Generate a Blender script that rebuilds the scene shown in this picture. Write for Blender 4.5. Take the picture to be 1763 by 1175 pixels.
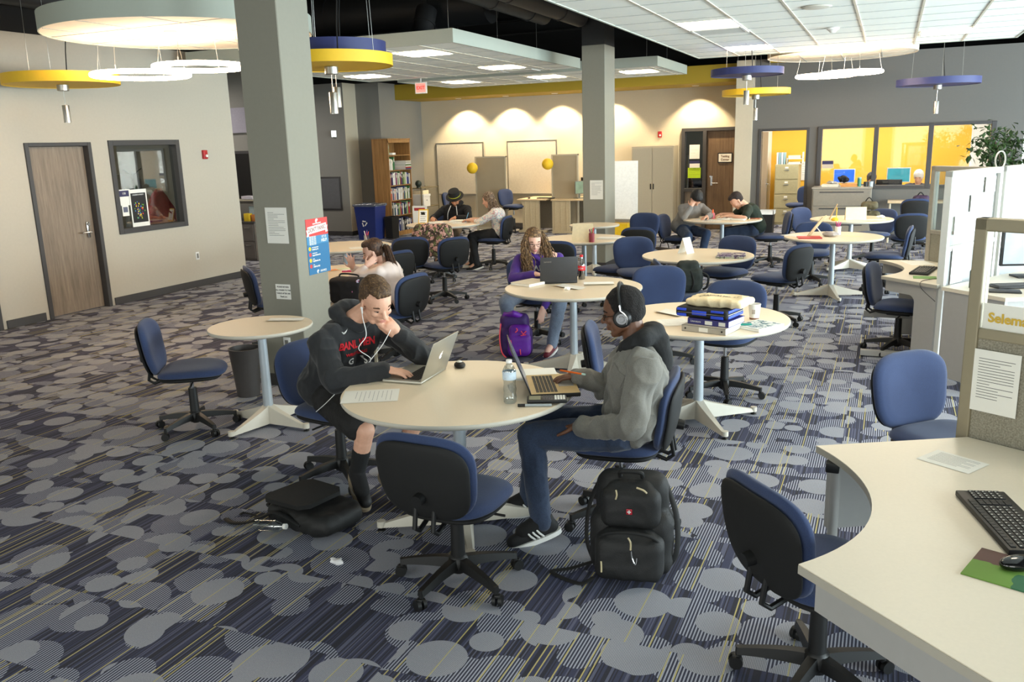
import bpy, bmesh, math, random
from mathutils import Vector, Matrix, Euler, noise
V = Vector; PI = math.pi
random.seed(7)
S = bpy.context.scene
COL = S.collection
for o in list(bpy.data.objects): bpy.data.objects.remove(o)

# ---------------------------------------------------------------- camera
CAM_H = 1.95
cd = bpy.data.cameras.new('camera'); cam = bpy.data.objects.new('camera', cd); COL.objects.link(cam)
cd.sensor_width = 36.0; cd.lens = 29.895; cd.clip_start = 0.05; cd.clip_end = 200
Ry = V((655, 359, -1464)).normalized()
Rz = -V((189, -6312.5, -1464)).normalized(); Rz = (Rz - Rz.dot(Ry)*Ry).normalized()
Rx = Ry.cross(Rz)
cam.matrix_world = Matrix.Translation((0, 0, CAM_H)) @ Matrix((Rx, Ry, Rz)).to_4x4()
S.camera = cam

# ---------------------------------------------------------------- world, exposure, daylight
w = bpy.data.worlds.new('world'); S.world = w; w.use_nodes = True
nt = w.node_tree; bg = nt.nodes['Background']
bg.inputs[0].default_value = (0.78, 0.95, 0.98, 1); bg.inputs[1].default_value = 1.5
S.view_settings.view_transform = 'Standard'; S.view_settings.look = 'None'
S.view_settings.exposure = 0.62; S.view_settings.gamma = 1.0
S.view_settings.use_curve_mapping = False

def area(name, loc, rot, sx, sy, power, col=(1, 1, 1), spread=PI):
    l = bpy.data.lights.new(name, 'AREA'); l.shape = 'RECTANGLE'; l.size = sx; l.size_y = sy
    l.energy = power; l.color = col; l.spread = spread
    o = bpy.data.objects.new(name, l); COL.objects.link(o); o.location = loc; o.rotation_euler = rot
    return o
DAY = (0.80, 0.94, 0.98)
# daylight just inside the tall window bays of the right-hand and the near wall
for i, y in enumerate((1.5, 5.0, 8.5, 12.0, 15.2)):
    area('window_daylight', (6.9, y, 1.6), (0, PI/2, 0), 2.6, 2.6, 340, DAY)
for i, x in enumerate((-6.5, -2.5, 1.5)):
    area('window_daylight', (x, -3.35, 1.6), (PI/2, 0, 0), 2.8, 2.6, 42, (1.0, .92, .82))

for x, y in ((-12.0, 11.75), (-12.6, 14.8), (-11.5, 18.4), (-14.5, 8)):
    area('corridor_fill_light', (x, y, 3.2), (0, 0, 0), .6, .6, 30, (1, .93, .85))  # added fill lamps without fixtures, keep recess and corridor from going black
# ---------------------------------------------------------------- materials
def lin(c):
    return tuple(((x/255)/12.92 if x/255 <= .04045 else ((x/255+.055)/1.055)**2.4) for x in c)
_M = {}
def mat(name, rgb, rough=.6, metal=0., var=.06, scale=30., bump=0., bscale=200., emit=0., trans=0., ior=1.45, alpha=1., coat=0., sheen=0.):
    """procedural principled material: rgb given in sRGB 0-255, small noise variation + optional bump"""
    if name in _M: return _M[name]
    m = bpy.data.materials.new(name); m.use_nodes = True; _M[name] = m
    n = m.node_tree.nodes; L = m.node_tree.links; b = n['Principled BSDF']
    c = lin(rgb)
    b.inputs['Roughness'].default_value = rough; b.inputs['Metallic'].default_value = metal
    tc = n.new('ShaderNodeTexCoord')
    if var > 0:
        nz = n.new('ShaderNodeTexNoise'); nz.inputs['Scale'].default_value = scale; nz.inputs['Detail'].default_value = 3
        L.new(tc.outputs['Object'], nz.inputs['Vector'])
        mr = n.new('ShaderNodeMapRange'); mr.inputs[1].default_value = .25; mr.inputs[2].default_value = .75
        mr.inputs[3].default_value = 1-var; mr.inputs[4].default_value = 1+var
        L.new(nz.outputs[0], mr.inputs[0])
        vm = n.new('ShaderNodeVectorMath'); vm.operation = 'SCALE'; vm.inputs[0].default_value = c
        L.new(mr.outputs[0], vm.inputs['Scale']); L.new(vm.outputs[0], b.inputs['Base Color'])
    else: b.inputs['Base Color'].default_value = (*c, 1)
    if bump > 0:
        nb = n.new('ShaderNodeTexNoise'); nb.inputs['Scale'].default_value = bscale; nb.inputs['Detail'].default_value = 4
        L.new(tc.outputs['Object'], nb.inputs['Vector'])
        bp = n.new('ShaderNodeBump'); bp.inputs['Strength'].default_value = bump; bp.inputs['Distance'].default_value = .01
        L.new(nb.outputs[0], bp.inputs['Height']); L.new(bp.outputs[0], b.inputs['Normal'])
    if emit > 0:
        b.inputs['Emission Color'].default_value = (*c, 1); b.inputs['Emission Strength'].default_value = emit
    if trans > 0:
        b.inputs['Transmission Weight'].default_value = trans; b.inputs['IOR'].default_value = ior
    if alpha < 1: b.inputs['Alpha'].default_value = alpha
    if coat: b.inputs['Coat Weight'].default_value = coat
    if sheen: b.inputs['Sheen Weight'].default_value = sheen
    return m

class NB:
    """tiny node-expression builder"""
    def __init__(s, name, rough=.9):
        s.m = bpy.data.materials.new(name); s.m.use_nodes = True; s.t = s.m.node_tree; s.n = s.t.nodes; s.L = s.t.links
        s.b = s.n['Principled BSDF']; s.b.inputs['Roughness'].default_value = rough
    def put(s, sock, v):
        if hasattr(v, 'is_output'): s.L.new(v, sock)
        else: sock.default_value = v
    def math(s, op, a, b=0., c=None):
        x = s.n.new('ShaderNodeMath'); x.operation = op; s.put(x.inputs[0], a); s.put(x.inputs[1], b)
        if c is not None: s.put(x.inputs[2], c)
        return x.outputs[0]
    def vec(s, x, y, z=0.):
        c = s.n.new('ShaderNodeCombineXYZ'); s.put(c.inputs[0], x); s.put(c.inputs[1], y); s.put(c.inputs[2], z); return c.outputs[0]
    def sep(s, v):
        c = s.n.new('ShaderNodeSeparateXYZ'); s.L.new(v, c.inputs[0]); return c.outputs
    def white(s, v):
        c = s.n.new('ShaderNodeTexWhiteNoise'); c.noise_dimensions = '3D'; s.L.new(v, c.inputs['Vector']); return c.outputs[0], c.outputs[1]
    def mix(s, f, a, b):
        c = s.n.new('ShaderNodeMix'); c.data_type = 'RGBA'; s.put(c.inputs[0], f)
        s.put(c.inputs[6], a if hasattr(a, 'is_output') else (*a, 1)); s.put(c.inputs[7], b if hasattr(b, 'is_output') else (*b, 1)); return c.outputs[2]
    def vor(s, v, scale, rnd=1.):
        c = s.n.new('ShaderNodeTexVoronoi'); c.voronoi_dimensions = '2D'; s.L.new(v, c.inputs['Vector'])
        c.inputs['Scale'].default_value = scale; c.inputs['Randomness'].default_value = rnd
        return c.outputs['Distance'], c.outputs['Color']
    def noise(s, v, scale, detail=2):
        c = s.n.new('ShaderNodeTexNoise'); s.L.new(v, c.inputs['Vector']); c.inputs['Scale'].default_value = scale; c.inputs['Detail'].default_value = detail; return c.outputs[0]
    def obj(s):
        return s.n.new('ShaderNodeTexCoord').outputs['Object']
    def col(s, v): s.put(s.b.inputs['Base Color'], v); return s.m

def carpet_mat():
    k = NB('carpet_tiles', .95); P = k.obj(); x, y, z = k.sep(P)
    T = .5
    ti = k.math('FLOOR', k.math('DIVIDE', k.math('ADD', x, 50.17), T)); tj = k.math('FLOOR', k.math('DIVIDE', k.math('ADD', y, 50.06), T))
    h, hc = k.white(k.vec(ti, tj, 3.0)); hx, hy, hz = k.sep(hc)
    # shift the pattern by tile; pairs of tiles share an offset so only some discs are cut
    px = k.math('ADD', x, k.math('MULTIPLY', k.math('FLOOR', k.math('MULTIPLY', hx, 3.)), 3.13))
    py = k.math('ADD', y, k.math('MULTIPLY', k.math('FLOOR', k.math('MULTIPLY', hy, 3.)), 5.37))
    pv = k.vec(px, py)
    def disc(scale, off, rmin, rmax, prob, rnd):
        v = k.vec(k.math('ADD', px, off), k.math('ADD', py, off*1.7))
        d, c = k.vor(v, scale, rnd); r, g, b = k.sep(c)
        rad = k.math('MULTIPLY_ADD', r, rmax-rmin, rmin)
        on = k.math('LESS_THAN', d, rad); keep = k.math('LESS_THAN', g, prob)
        return k.math('MULTIPLY', on, keep)
    s1 = disc(3.15, 0., .27, .44, .68, .42); s2 = disc(4.7, 4.4, .26, .40, .24, .5)
    solid = k.math('MAXIMUM', s1, s2)
    t1 = disc(2.9, 9.3, .34, .48, .74, .45); t2 = disc(4.4, 14.7, .34, .5, .3, .7)
    strd = k.math('MAXIMUM', t1, t2)
    # fine yarn lines run along Y
    li = k.math('FLOOR', k.math('DIVIDE', x, .0058)); ln, lc = k.white(k.vec(li, k.math('MULTIPLY', ti, 7.), tj))
    base = k.mix(k.math('GREATER_THAN', ln, .42), lin((45, 46, 58)), lin((60, 63, 88)))
    base = k.mix(k.math('GREATER_THAN', ln, .80), base, lin((92, 95, 118)))
    fr = k.math('FRACT', k.math('DIVIDE', x, .0135))
    lite = k.mix(k.math('LESS_THAN', fr, .45), lin((52, 54, 72)), lin((166, 170, 186)))
    c1 = k.mix(strd, base, lite)
    fs = k.math('FRACT', k.math('DIVIDE', x, .0062))
    sol = k.mix(k.math('LESS_THAN', fs, .30), lin((164, 166, 175)), lin((108, 111, 124)))
    # accents
    ai = k.math('FLOOR', k.math('DIVIDE', k.math('ADD', x, 30.004), .0125)); an, ac = k.white(k.vec(ai, tj, 11.)); ar, ag, ab = k.sep(ac)
    acc = k.mix(k.math('GREATER_THAN', ar, .42), lin((128, 84, 76)), lin((176, 162, 130)))
    acc = k.mix(k.math('GREATER_THAN', ar, .74), acc, lin((190, 178, 116)))
    af = k.math('FRACT', k.math('DIVIDE', k.math('ADD', x, 30.004), .0125))
    on = k.math('MULTIPLY', k.math('GREATER_THAN', an, .90), k.math('LESS_THAN', af, .45))
    c2 = k.mix(on, c1, acc)
    sol = k.mix(k.math('MULTIPLY', on, k.math('MULTIPLY', k.math('GREATER_THAN', an, .93), .75)), sol, acc)
    c3 = k.mix(solid, c2, sol)
    nz = k.noise(P, 420., 2)
    f = k.math('MULTIPLY_ADD', nz, 1.5, .25)
    vm = k.n.new('ShaderNodeVectorMath'); vm.operation = 'SCALE'; k.L.new(c3, vm.inputs[0]); k.L.new(f, vm.inputs['Scale'])
    bp = k.n.new('ShaderNodeBump'); bp.inputs['Strength'].default_value = .35; bp.inputs['Distance'].default_value = .004
    k.L.new(nz, bp.inputs['Height']); k.L.new(bp.outputs[0], k.b.inputs['Normal'])
    return k.col(vm.outputs[0])

def wood_mat(name, c0, c1, axis=2, sc=9., rough=.5):
    k = NB(name, rough); P = k.obj(); x, y, z = k.sep(P); q = [x, y, z]
    st = [k.math('MULTIPLY', q[i], .06 if i == axis else 1.) for i in range(3)]
    v = k.vec(*st); n1 = k.noise(v, sc*4, 6); n2 = k.noise(v, sc*22, 3)
    f = k.math('ADD', k.math('MULTIPLY', n1, .65), k.math('MULTIPLY', n2, .35))
    f = k.math('MULTIPLY', k.math('SUBTRACT', f, .32), 2.8); f = k.math('MINIMUM', k.math('MAXIMUM', f, 0.), 1.)
    return k.col(k.mix(f, lin(c0), lin(c1)))

def fabric_mat(name, rgb, rgb2=None, sc=900., rough=.95):
    if name in _M: return _M[name]
    k = NB(name, rough); P = k.obj(); n1 = k.noise(P, sc, 1); n2 = k.noise(P, 4., 3)
    f = k.math('ADD', k.math('MULTIPLY', n1, .8), k.math('MULTIPLY', n2, .2))
    f = k.math('MINIMUM', k.math('MAXIMUM', k.math('MULTIPLY', k.math('SUBTRACT', f, .35), 3.2), 0.), 1.)
    rgb2 = rgb2 or tuple(min(255, c*1.25+6) for c in rgb)
    k.b.inputs['Sheen Weight'].default_value = .15; _M[name] = k.m
    bp = k.n.new('ShaderNodeBump'); bp.inputs['Strength'].default_value = .25; bp.inputs['Distance'].default_value = .002
    k.L.new(n1, bp.inputs['Height']); k.L.new(bp.outputs[0], k.b.inputs['Normal'])
    return k.col(k.mix(f, lin(rgb), lin(rgb2)))

def blotch_mat(name, cols, sc=14., rough=.85):
    """several colours in irregular patches (camouflage, prints)"""
    k = NB(name, rough); P = k.obj(); c = lin(cols[0]); cur = None
    for i, cc in enumerate(cols[1:]):
        mp = k.n.new('ShaderNodeVectorMath'); mp.operation = 'ADD'; k.L.new(P, mp.inputs[0]); mp.inputs[1].default_value = (i*3.7, i*1.3, i*2.1)
        n = k.noise(mp.outputs[0], sc*(1+.35*i), 3)
        cur = k.mix(k.math('GREATER_THAN', n, .53+.02*i), c if cur is None else cur, lin(cc))
    return k.col(cur)

def glass_mat(name='glass', tint=(255, 255, 255), rough=.02, f=.10):
    if name in _M: return _M[name]
    m = bpy.data.materials.new(name); m.use_nodes = True; n = m.node_tree.nodes; L = m.node_tree.links
    for x in list(n): n.remove(x)
    o = n.new('ShaderNodeOutputMaterial'); mx = n.new('ShaderNodeMixShader'); t = n.new('ShaderNodeBsdfTransparent'); g = n.new('ShaderNodeBsdfGlossy')
    t.inputs[0].default_value = (*lin(tint), 1); g.inputs['Roughness'].default_value = rough
    fr = n.new('ShaderNodeFresnel'); ge = n.new('ShaderNodeNewGeometry'); io = n.new('ShaderNodeMath'); io.operation = 'MULTIPLY_ADD'
    L.new(ge.outputs['Backfacing'], io.inputs[0]); io.inputs[1].default_value = 1/1.5-1.5; io.inputs[2].default_value = 1.5; L.new(io.outputs[0], fr.inputs[0])
    ad = n.new('ShaderNodeMath'); ad.operation = 'ADD'; L.new(fr.outputs[0], ad.inputs[0]); ad.inputs[1].default_value = f
    L.new(ad.outputs[0], mx.inputs[0]); L.new(t.outputs[0], mx.inputs[1]); L.new(g.outputs[0], mx.inputs[2]); L.new(mx.outputs[0], o.inputs[0])
    _M[name] = m; return m

M_wall = mat('wall_paint_warm', (186, 180, 166), .85, var=.02, bump=.05, bscale=300)
M_wallb = mat('wall_paint_beige', (196, 186, 164), .85, var=.02)
M_wallg = mat('wall_paint_grey', (132, 130, 124), .85, var=.02)
M_walld = mat('wall_paint_dark_grey', (104, 102, 98), .85, var=.02)
M_col = mat('column_paint', (140, 137, 124), .8, var=.02, bump=.05, bscale=300)
M_trim = mat('trim_charcoal', (62, 60, 60), .5, var=.03)
M_deck = mat('deck_black', (20, 20, 20), .9)
M_duct = mat('duct_black', (34, 34, 35), .55)
M_tile = mat('ceiling_tile', (243, 247, 240), .9, var=.015, scale=8)
M_tedge = mat('cloud_edge', (176, 182, 170), .7, var=.01)
M_grid = mat('ceiling_grid', (205, 198, 180), .6)
M_gridd = mat('tile_joint', (168, 172, 168), .8)
M_white = mat('white_paint', (232, 232, 228), .6, var=.01)
M_paper = mat('paper', (238, 236, 228), .7, var=.01)
M_ink = mat('ink', (60, 60, 60), .8, var=0)
M_black = mat('black_plastic', (15, 15, 15), .5, var=.04)
M_blackm = mat('black_matte', (11, 11, 11), .75, var=.05)
M_chrome = mat('chrome', (200, 200, 200), .2, 1., var=.02)
M_silver = mat('brushed_silver', (176, 176, 172), .35, 1., var=.03)
M_post = mat('table_post_metal', (176, 184, 190), .35, .3, var=.02)
M_lam = mat('table_laminate', (234, 217, 190), .36, var=.02, scale=120)
M_edge = mat('table_edge', (196, 190, 176), .5, var=.02)
M_beige = mat('beige_metal', (176, 168, 148), .5, var=.02)
M_yel = mat('yellow_paint', (236, 190, 40), .6, var=.02)
M_blue = mat('blue_paint', (44, 52, 104), .55, var=.02)
M_chair = fabric_mat('chair_fabric_blue', (34, 45, 76), (53, 70, 108))
M_panel = mat('light_panel', (255, 234, 202), .5, var=0, emit=16.)
M_ring = mat('ring_light', (255, 226, 194), .5, var=0, emit=32.)
M_oak = wood_mat('oak', (120, 84, 44), (170, 126, 74), 2, 6.)
M_door = wood_mat('door_veneer', (112, 98, 84), (150, 134, 116), 2, 7.)
M_floor = carpet_mat()
M_glass = glass_mat(f=0.)

# ---------------------------------------------------------------- geometry helpers
class G:
    def __init__(s): s.v = []; s.f = []; s.m = []; s.mi = 0; s.X = Matrix.Identity(4)
    def add(s, vs, fs):
        b = len(s.v); s.v += [tuple(s.X @ V(p)) for p in vs]; s.f += [tuple(i+b for i in q) for q in fs]; s.m += [s.mi]*len(fs); return s
    def at(s, loc=(0, 0, 0), rot=(0, 0, 0)):
        s.X = Matrix.Translation(loc) @ Euler(rot).to_matrix().to_4x4(); return s
    def box(s, c, d, r=0., seg=2):
        x, y, z = [q/2 for q in d]
        if r > 0:
            bm = bmesh.new(); bmesh.ops.create_cube(bm, size=1.)
            for q in bm.verts: q.co = V((q.co.x*d[0], q.co.y*d[1], q.co.z*d[2]))
            bmesh.ops.bevel(bm, geom=bm.edges[:], offset=min(r, min(d)*.49), segments=seg, affect='EDGES', profile=.5)
            bm.verts.index_update()
            s.add([(q.co.x+c[0], q.co.y+c[1], q.co.z+c[2]) for q in bm.verts], [[q.index for q in f.verts] for f in bm.faces]); bm.free(); return s
        vs = [(c[0]+i*x, c[1]+j*y, c[2]+k*z) for i in (-1, 1) for j in (-1, 1) for k in (-1, 1)]
        return s.add(vs, [(0, 1, 3, 2), (4, 6, 7, 5), (0, 4, 5, 1), (2, 3, 7, 6), (0, 2, 6, 4), (1, 5, 7, 3)])
    def bb(s, x0, x1, y0, y1, z0, z1, r=0., seg=2):
        return s.box(((x0+x1)/2, (y0+y1)/2, (z0+z1)/2), (abs(x1-x0), abs(y1-y0), abs(z1-z0)), r, seg)
    def tube(s, pts, r, n=8, cap=True, flat=1.):
        pts = [V(p) for p in pts]; R = r if isinstance(r, (list, tuple)) else [r]*len(pts); vs = []; fs = []
        up = V((0, 0, 1)); prev = None
        for i, p in enumerate(pts):
            t = (pts[min(i+1, len(pts)-1)]-pts[max(i-1, 0)])
            t = t.normalized() if t.length > 1e-9 else V((0, 0, 1))
            if prev is None:
                a = t.cross(up)
                if a.length < .05: a = t.cross(V((1, 0, 0)))
            else: a = prev - t*prev.dot(t)
            a.normalize(); prev = a; b = t.cross(a)
            for k in range(n):
                th = 2*PI*k/n; vs.append(p + (a*math.cos(th) + b*math.sin(th)*flat)*R[i])
        for i in range(len(pts)-1):
            for k in range(n):
                j = (k+1) % n; fs.append((i*n+k, i*n+j, (i+1)*n+j, (i+1)*n+k))
        if cap: fs.append(tuple(reversed(range(n)))); fs.append(tuple((len(pts)-1)*n+k for k in range(n)))
        return s.add(vs, fs)
    def cyl(s, p0, p1, r0, r1=None, n=20): return s.tube([p0, p1], [r0, r0 if r1 is None else r1], n)
    def lathe(s, prof, c=(0, 0, 0), n=32, cap=True):
        vs = []; fs = []; m = len(prof)
        for k in range(n):
            a = 2*PI*k/n
            for r, z in prof: vs.append((c[0]+r*math.cos(a), c[1]+r*math.sin(a), c[2]+z))
        for k in range(n):
            j = (k+1) % n
            for i in range(m-1): fs.append((k*m+i, j*m+i, j*m+i+1, k*m+i+1))
        cap = cap and len(prof) > 2
        if cap and prof[0][0] > 1e-6: fs.append(tuple(k*m for k in reversed(range(n))))
        if cap and prof[-1][0] > 1e-6: fs.append(tuple(k*m+m-1 for k in range(n)))
        return s.add(vs, fs)
    def ball(s, c, r, n=16, m=10):
        r = r if isinstance(r, (tuple, list)) else (r, r, r); vs = [(c[0], c[1], c[2]-r[2])]; fs = []
        for i in range(1, m):
            a = -PI/2+PI*i/m
            for k in range(n): b = 2*PI*k/n; vs.append((c[0]+r[0]*math.cos(a)*math.cos(b), c[1]+r[1]*math.cos(a)*math.sin(b), c[2]+r[2]*math.sin(a)))
        vs.append((c[0], c[1], c[2]+r[2])); t = len(vs)-1
        for k in range(n):
            j = (k+1) % n; fs.append((0, 1+j, 1+k)); fs.append((t, 1+(m-2)*n+k, 1+(m-2)*n+j))
            for i in range(m-2): fs.append((1+i*n+k, 1+i*n+j, 1+(i+1)*n+j, 1+(i+1)*n+k))
        return s.add(vs, fs)
    def prism(s, poly, z0, z1):
        n = len(poly); vs = [(x, y, z0) for x, y in poly]+[(x, y, z1) for x, y in poly]
        return s.add(vs, [tuple(reversed(range(n))), tuple(range(n, 2*n))]+[(i, (i+1) % n, n+(i+1) % n, n+i) for i in range(n)])
    def quad(s, *p): return s.add(p, [tuple(range(len(p)))])
    def torus(s, c, R, r, n=48, m=8, sz=1.):
        vs = []; fs = []
        for i in range(n):
            a = 2*PI*i/n
            for j in range(m):
                b = 2*PI*j/m; q = R+r*math.cos(b); vs.append((c[0]+q*math.cos(a), c[1]+q*math.sin(a), c[2]+r*sz*math.sin(b)))
        for i in range(n):
            for j in range(m): k = (i+1) % n; l = (j+1) % m; fs.append((i*m+j, k*m+j, k*m+l, i*m+l))
        return s.add(vs, fs)
    def out(s, name, mats, parent=None, loc=None, rz=0., smooth=35., origin=None):
        me = bpy.data.meshes.new(name); vs = s.v
        if origin is not None: o3 = V(origin); vs = [tuple(V(p)-o3) for p in vs]
        me.from_pydata(vs, [], s.f)
        mats = mats if isinstance(mats, (list, tuple)) else [mats]
        for m in mats: me.materials.append(m)
        me.polygons.foreach_set('material_index', s.m)
        me.update(); fix_normals(me)
        if smooth:
            me.polygons.foreach_set('use_smooth', [True]*len(me.polygons)); me.set_sharp_from_angle(angle=math.radians(smooth))
        o = bpy.data.objects.new(name, me); COL.objects.link(o)
        if parent is not None: o.parent = parent
        if origin is not None and loc is None: o.location = V(origin)
        if loc is not None: o.location = loc
        o.rotation_euler = (0, 0, rz)
        return o
def fix_normals(me):
    bm = bmesh.new(); bm.from_mesh(me); bmesh.ops.recalc_face_normals(bm, faces=bm.faces[:]); bm.to_mesh(me); bm.free()
def tag(o, label, cat, group=None, kind=None):
    o['label'] = label; o['category'] = cat
    if group: o['group'] = group
    if kind: o['kind'] = kind
    return o
def thing(name, label, cat, loc=(0, 0, 0), rz=0., group=None):
    o = bpy.data.objects.new(name, None); COL.objects.link(o); o.location = loc; o.rotation_euler = (0, 0, rz)
    o.empty_display_size = .1
    return tag(o, label, cat, group)
def struct(o): o['kind'] = 'structure'; return o
def copy_tree(o, parent=None):
    c = o.copy(); COL.objects.link(c)
    if parent is not None: c.parent = parent
    for ch in [q for q in bpy.data.objects if q.parent == o]: copy_tree(ch, c)
    return c
KIDS = {}
def clone(root, loc, rz, label, group=None):
    c = copy_tree(root); c.location = loc; c.rotation_euler = (0, 0, rz); c['label'] = label
    if group: c['group'] = group
    return c
def text(body, size, name, m, parent=None, M=None, ext=.0008, align='CENTER', off=0., sx=1.):
    """flat lettering lying in local XY, turned to mesh; M places it"""
    c = bpy.data.curves.new('t', 'FONT'); c.body = body; c.size = size; c.extrude = ext; c.align_x = align; c.align_y = 'CENTER'; c.offset = off; c.resolution_u = 3
    t = bpy.data.objects.new('t', c); COL.objects.link(t)
    dg = bpy.context.evaluated_depsgraph_get(); me = bpy.data.meshes.new_from_object(t.evaluated_get(dg))
    bpy.data.objects.remove(t); bpy.data.curves.remove(c)
    me.transform((M or Matrix.Identity(4)) @ Matrix.Diagonal((sx, 1, 1, 1)))
    me.materials.clear(); me.materials.append(m)
    o = bpy.data.objects.new(name, me); COL.objects.link(o)
    if parent is not None: o.parent = parent
    return o
def frameM(loc, xdir, zdir):
    """matrix whose local X is xdir and local Z (facing) is zdir"""
    z = V(zdir).normalized(); x = V(xdir); x = (x-z*x.dot(z)).normalized(); y = z.cross(x)
    m = Matrix((x, y, z)).transposed().to_4x4(); m.translation = V(loc); return m
FRONT = ((1, 0, 0), (0, -1, 0))      # faces -Y (towards the photographer)
RIGHT = ((0, 1, 0), (1, 0, 0))       # faces +X
UP = ((1, 0, 0), (0, 0, 1))
# ================================================================ the room
H0 = 3.38   # painted walls end here, above is the black open deck
XL = -9.4
g = G(); g.quad((-17, -3.6, 0), (7.2, -3.6, 0), (7.2, 24, 0), (-17, 24, 0)); struct(g.out('floor', M_floor, smooth=0))
g = G(); g.bb(-17, 7.2, -3.6, 24, 4.5, 4.6); struct(g.out('ceiling', M_deck, smooth=0))
# left wall with door and window openings
def wall(name, m, axis, pos, a0, a1, z0, z1, holes=(), th=.14, dirn=1):
    """wall in plane axis=pos running a0..a1, thickness goes to dirn; holes (a0,a1,z0,z1)"""
    g = G(); cuts = sorted(set([a0, a1]+[h[0] for h in holes]+[h[1] for h in holes]))
    def seg(p0, p1, q0, q1):
        if p1-p0 < 1e-4 or q1-q0 < 1e-4: return
        if axis == 'x': g.bb(pos, pos+dirn*th, p0, p1, q0, q1)
        else: g.bb(p0, p1, pos, pos+dirn*th, q0, q1)
    for c0, c1 in zip(cuts[:-1], cuts[1:]):
        mid = (c0+c1)/2; hs = sorted([(h[2], h[3]) for h in holes if h[0] <= mid <= h[1]]); z = z0
        for h0, h1 in hs: seg(c0, c1, z, h0); z = h1
        seg(c0, c1, z, z1)
    return struct(g.out(name, m, smooth=0))
wall('wall_left', M_wall, 'x', XL, -3.6, 10.75, 0, H0, [(7.18, 8.06, 0, 2.1), (8.42, 9.54, .98, 2.09), (5.35, 6.5, 0, 2.1)], dirn=-1)
wall('wall_left_upper', M_deck, 'x', XL, -3.6, 10.75, H0, 4.5, dirn=-1)
wall('wall_end', M_wall, 'y', 10.61, -13.5, XL-.14, 0, H0)
wall('wall_recess', M_wallg, 'y', 12.95, -13.5, -10.45, 0, 3.9, [(-11.8, -10.52, 1.05, 1.95)])
wall('wall_stub', M_wallg, 'y', 16.5, -16.5, -11.24, 0, H0, th=.5)
wall('wall_bookcase', M_wallg, 'x', -10.62, 17.12, 18.95, 0, H0, dirn=-1)
g = G(); g.bb(-11.24, -11.232, 16.5, 17.0, 0, H0); struct(g.out('wall_stub_lit_side', M_wallb, smooth=0))  # stub's side catches the light; that brightness is put into a paler strip
g = G(); g.bb(-11.24, -10.62, 17.0, 17.12, 0, H0); struct(g.out('wall_return', M_wallg, smooth=0))
wall('wall_back', M_wallb, 'y', 18.9, -10.76, -2.8, 0, H0, [(-4.16, -2.96, 0, 2.12)])
wall('wall_office', M_walld, 'y', 17.5, -2.5, 2.1, 0, H0, [(-2.35, -1.47, 0, 2.06), (-1.28, 1.64, .97, 2.06)])
g = G(); g.bb(-2.82, -2.5, 17.42, 17.75, 0, H0); struct(g.out('wall_pilaster', M_wallb, smooth=0))
g = G(); g.bb(-2.8, -2.66, 17.75, 18.9, 0, H0); struct(g.out('wall_return', M_wallb, smooth=0))
wall('wall_upper_back', M_deck, 'y', 19.1, -17, 7.2, H0, 4.5)
wall('wall_far_left', M_wallg, 'x', -16.5, -3.6, 19.1, 0, 4.5, dirn=-1)
wall('wall_right', M_wall, 'x', 7.05, -3.6, 19.1, 0, 4.5, [(y-1.35, y+1.35, .25, 3.0) for y in (1.5, 5.0, 8.5, 12.0, 15.2)], dirn=1)
wall('wall_near', M_wall, 'y', -3.45, -16.5, 7.05, 0, 4.5, [(x-1.5, x+1.5, .25, 3.0) for x in (-6.5, -2.5, 1.5)], dirn=-1)
wall('wall_office_side', M_white, 'x', 2.1, 17.5, 23, 0, H0, dirn=1)
wall('wall_corner', M_wall, 'y', 17.5, 2.24, 7.05, 0, 4.5)
# office interior: yellow back wall, white side wall with bright window
M_yw = mat('office_yellow', (238, 184, 60), .7, var=.015)
wall('wall_office_back', M_yw, 'y', 21.0, -2.62, 1.55, 0, H0)
wall('wall_office_back_end', M_white, 'y', 21.0, 1.55, 2.1, 0, H0)
wall('wall_office_left', M_white, 'x', -2.55, 17.64, 21.0, 0, H0, dirn=-1)
g = G(); g.bb(-2.62, 2.1, 17.66, 21, 2.75, 2.8); struct(g.out('ceiling_office', M_tile, smooth=0))
area('office_panel_light', (-.2, 19.3, 2.7), (0, 0, 0), 3.4, 1.6, 95, (1, .95, .86))
# closed rooms behind the left door wall / testing-center door
g = G(); g.bb(-12.5, XL-.14, 10.55, 10.6, 0, H0); g.bb(-12.5, XL-.14, 5.0, 5.05, 0, H0); g.bb(-12.5, -12.45, 5, 10.6, 0, H0); g.bb(-12.5, XL-.14, 5, 10.6, 2.7, 2.75)
struct(g.out('wall_side_room', mat('side_room_paint', (150, 146, 136), .85), smooth=0))
g = G(); g.bb(-4.4, -2.8, 20.3, 20.35, 0, 2.6); g.bb(-4.4, -2.8, 19.05, 20.3, 2.55, 2.6); g.bb(-4.4, -4.35, 19.05, 20.3, 0, 2.6); g.bb(-2.85, -2.8, 19.05, 20.3, 0, 2.6)
struct(g.out('wall_testing_room', M_wallg, smooth=0))
# baseboards
def base(name, *b):
    g = G(); g.bb(*b, 0, .1, .004); struct(g.out(name, M_trim, smooth=0))
base('baseboard_left', XL, XL+.015, 8.14, 10.75); base('baseboard_left', XL, XL+.015, 6.58, 7.1); base('baseboard_left', XL, XL+.015, -3.4, 5.28)
base('baseboard_stub', -16.4, -11.22, 16.485, 16.5); base('baseboard_stub_side', -11.24, -11.225, 16.5, 17.0)
base('baseboard_bookcase', -10.62, -10.605, 17.12, 18.9); base('baseboard_back', -10.6, -4.24, 18.885, 18.9)
base('baseboard_office', -1.4, 2.1, 17.485, 17.5); base('baseboard_recess', -13.4, -10.45, 12.935, 12.95)
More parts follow.
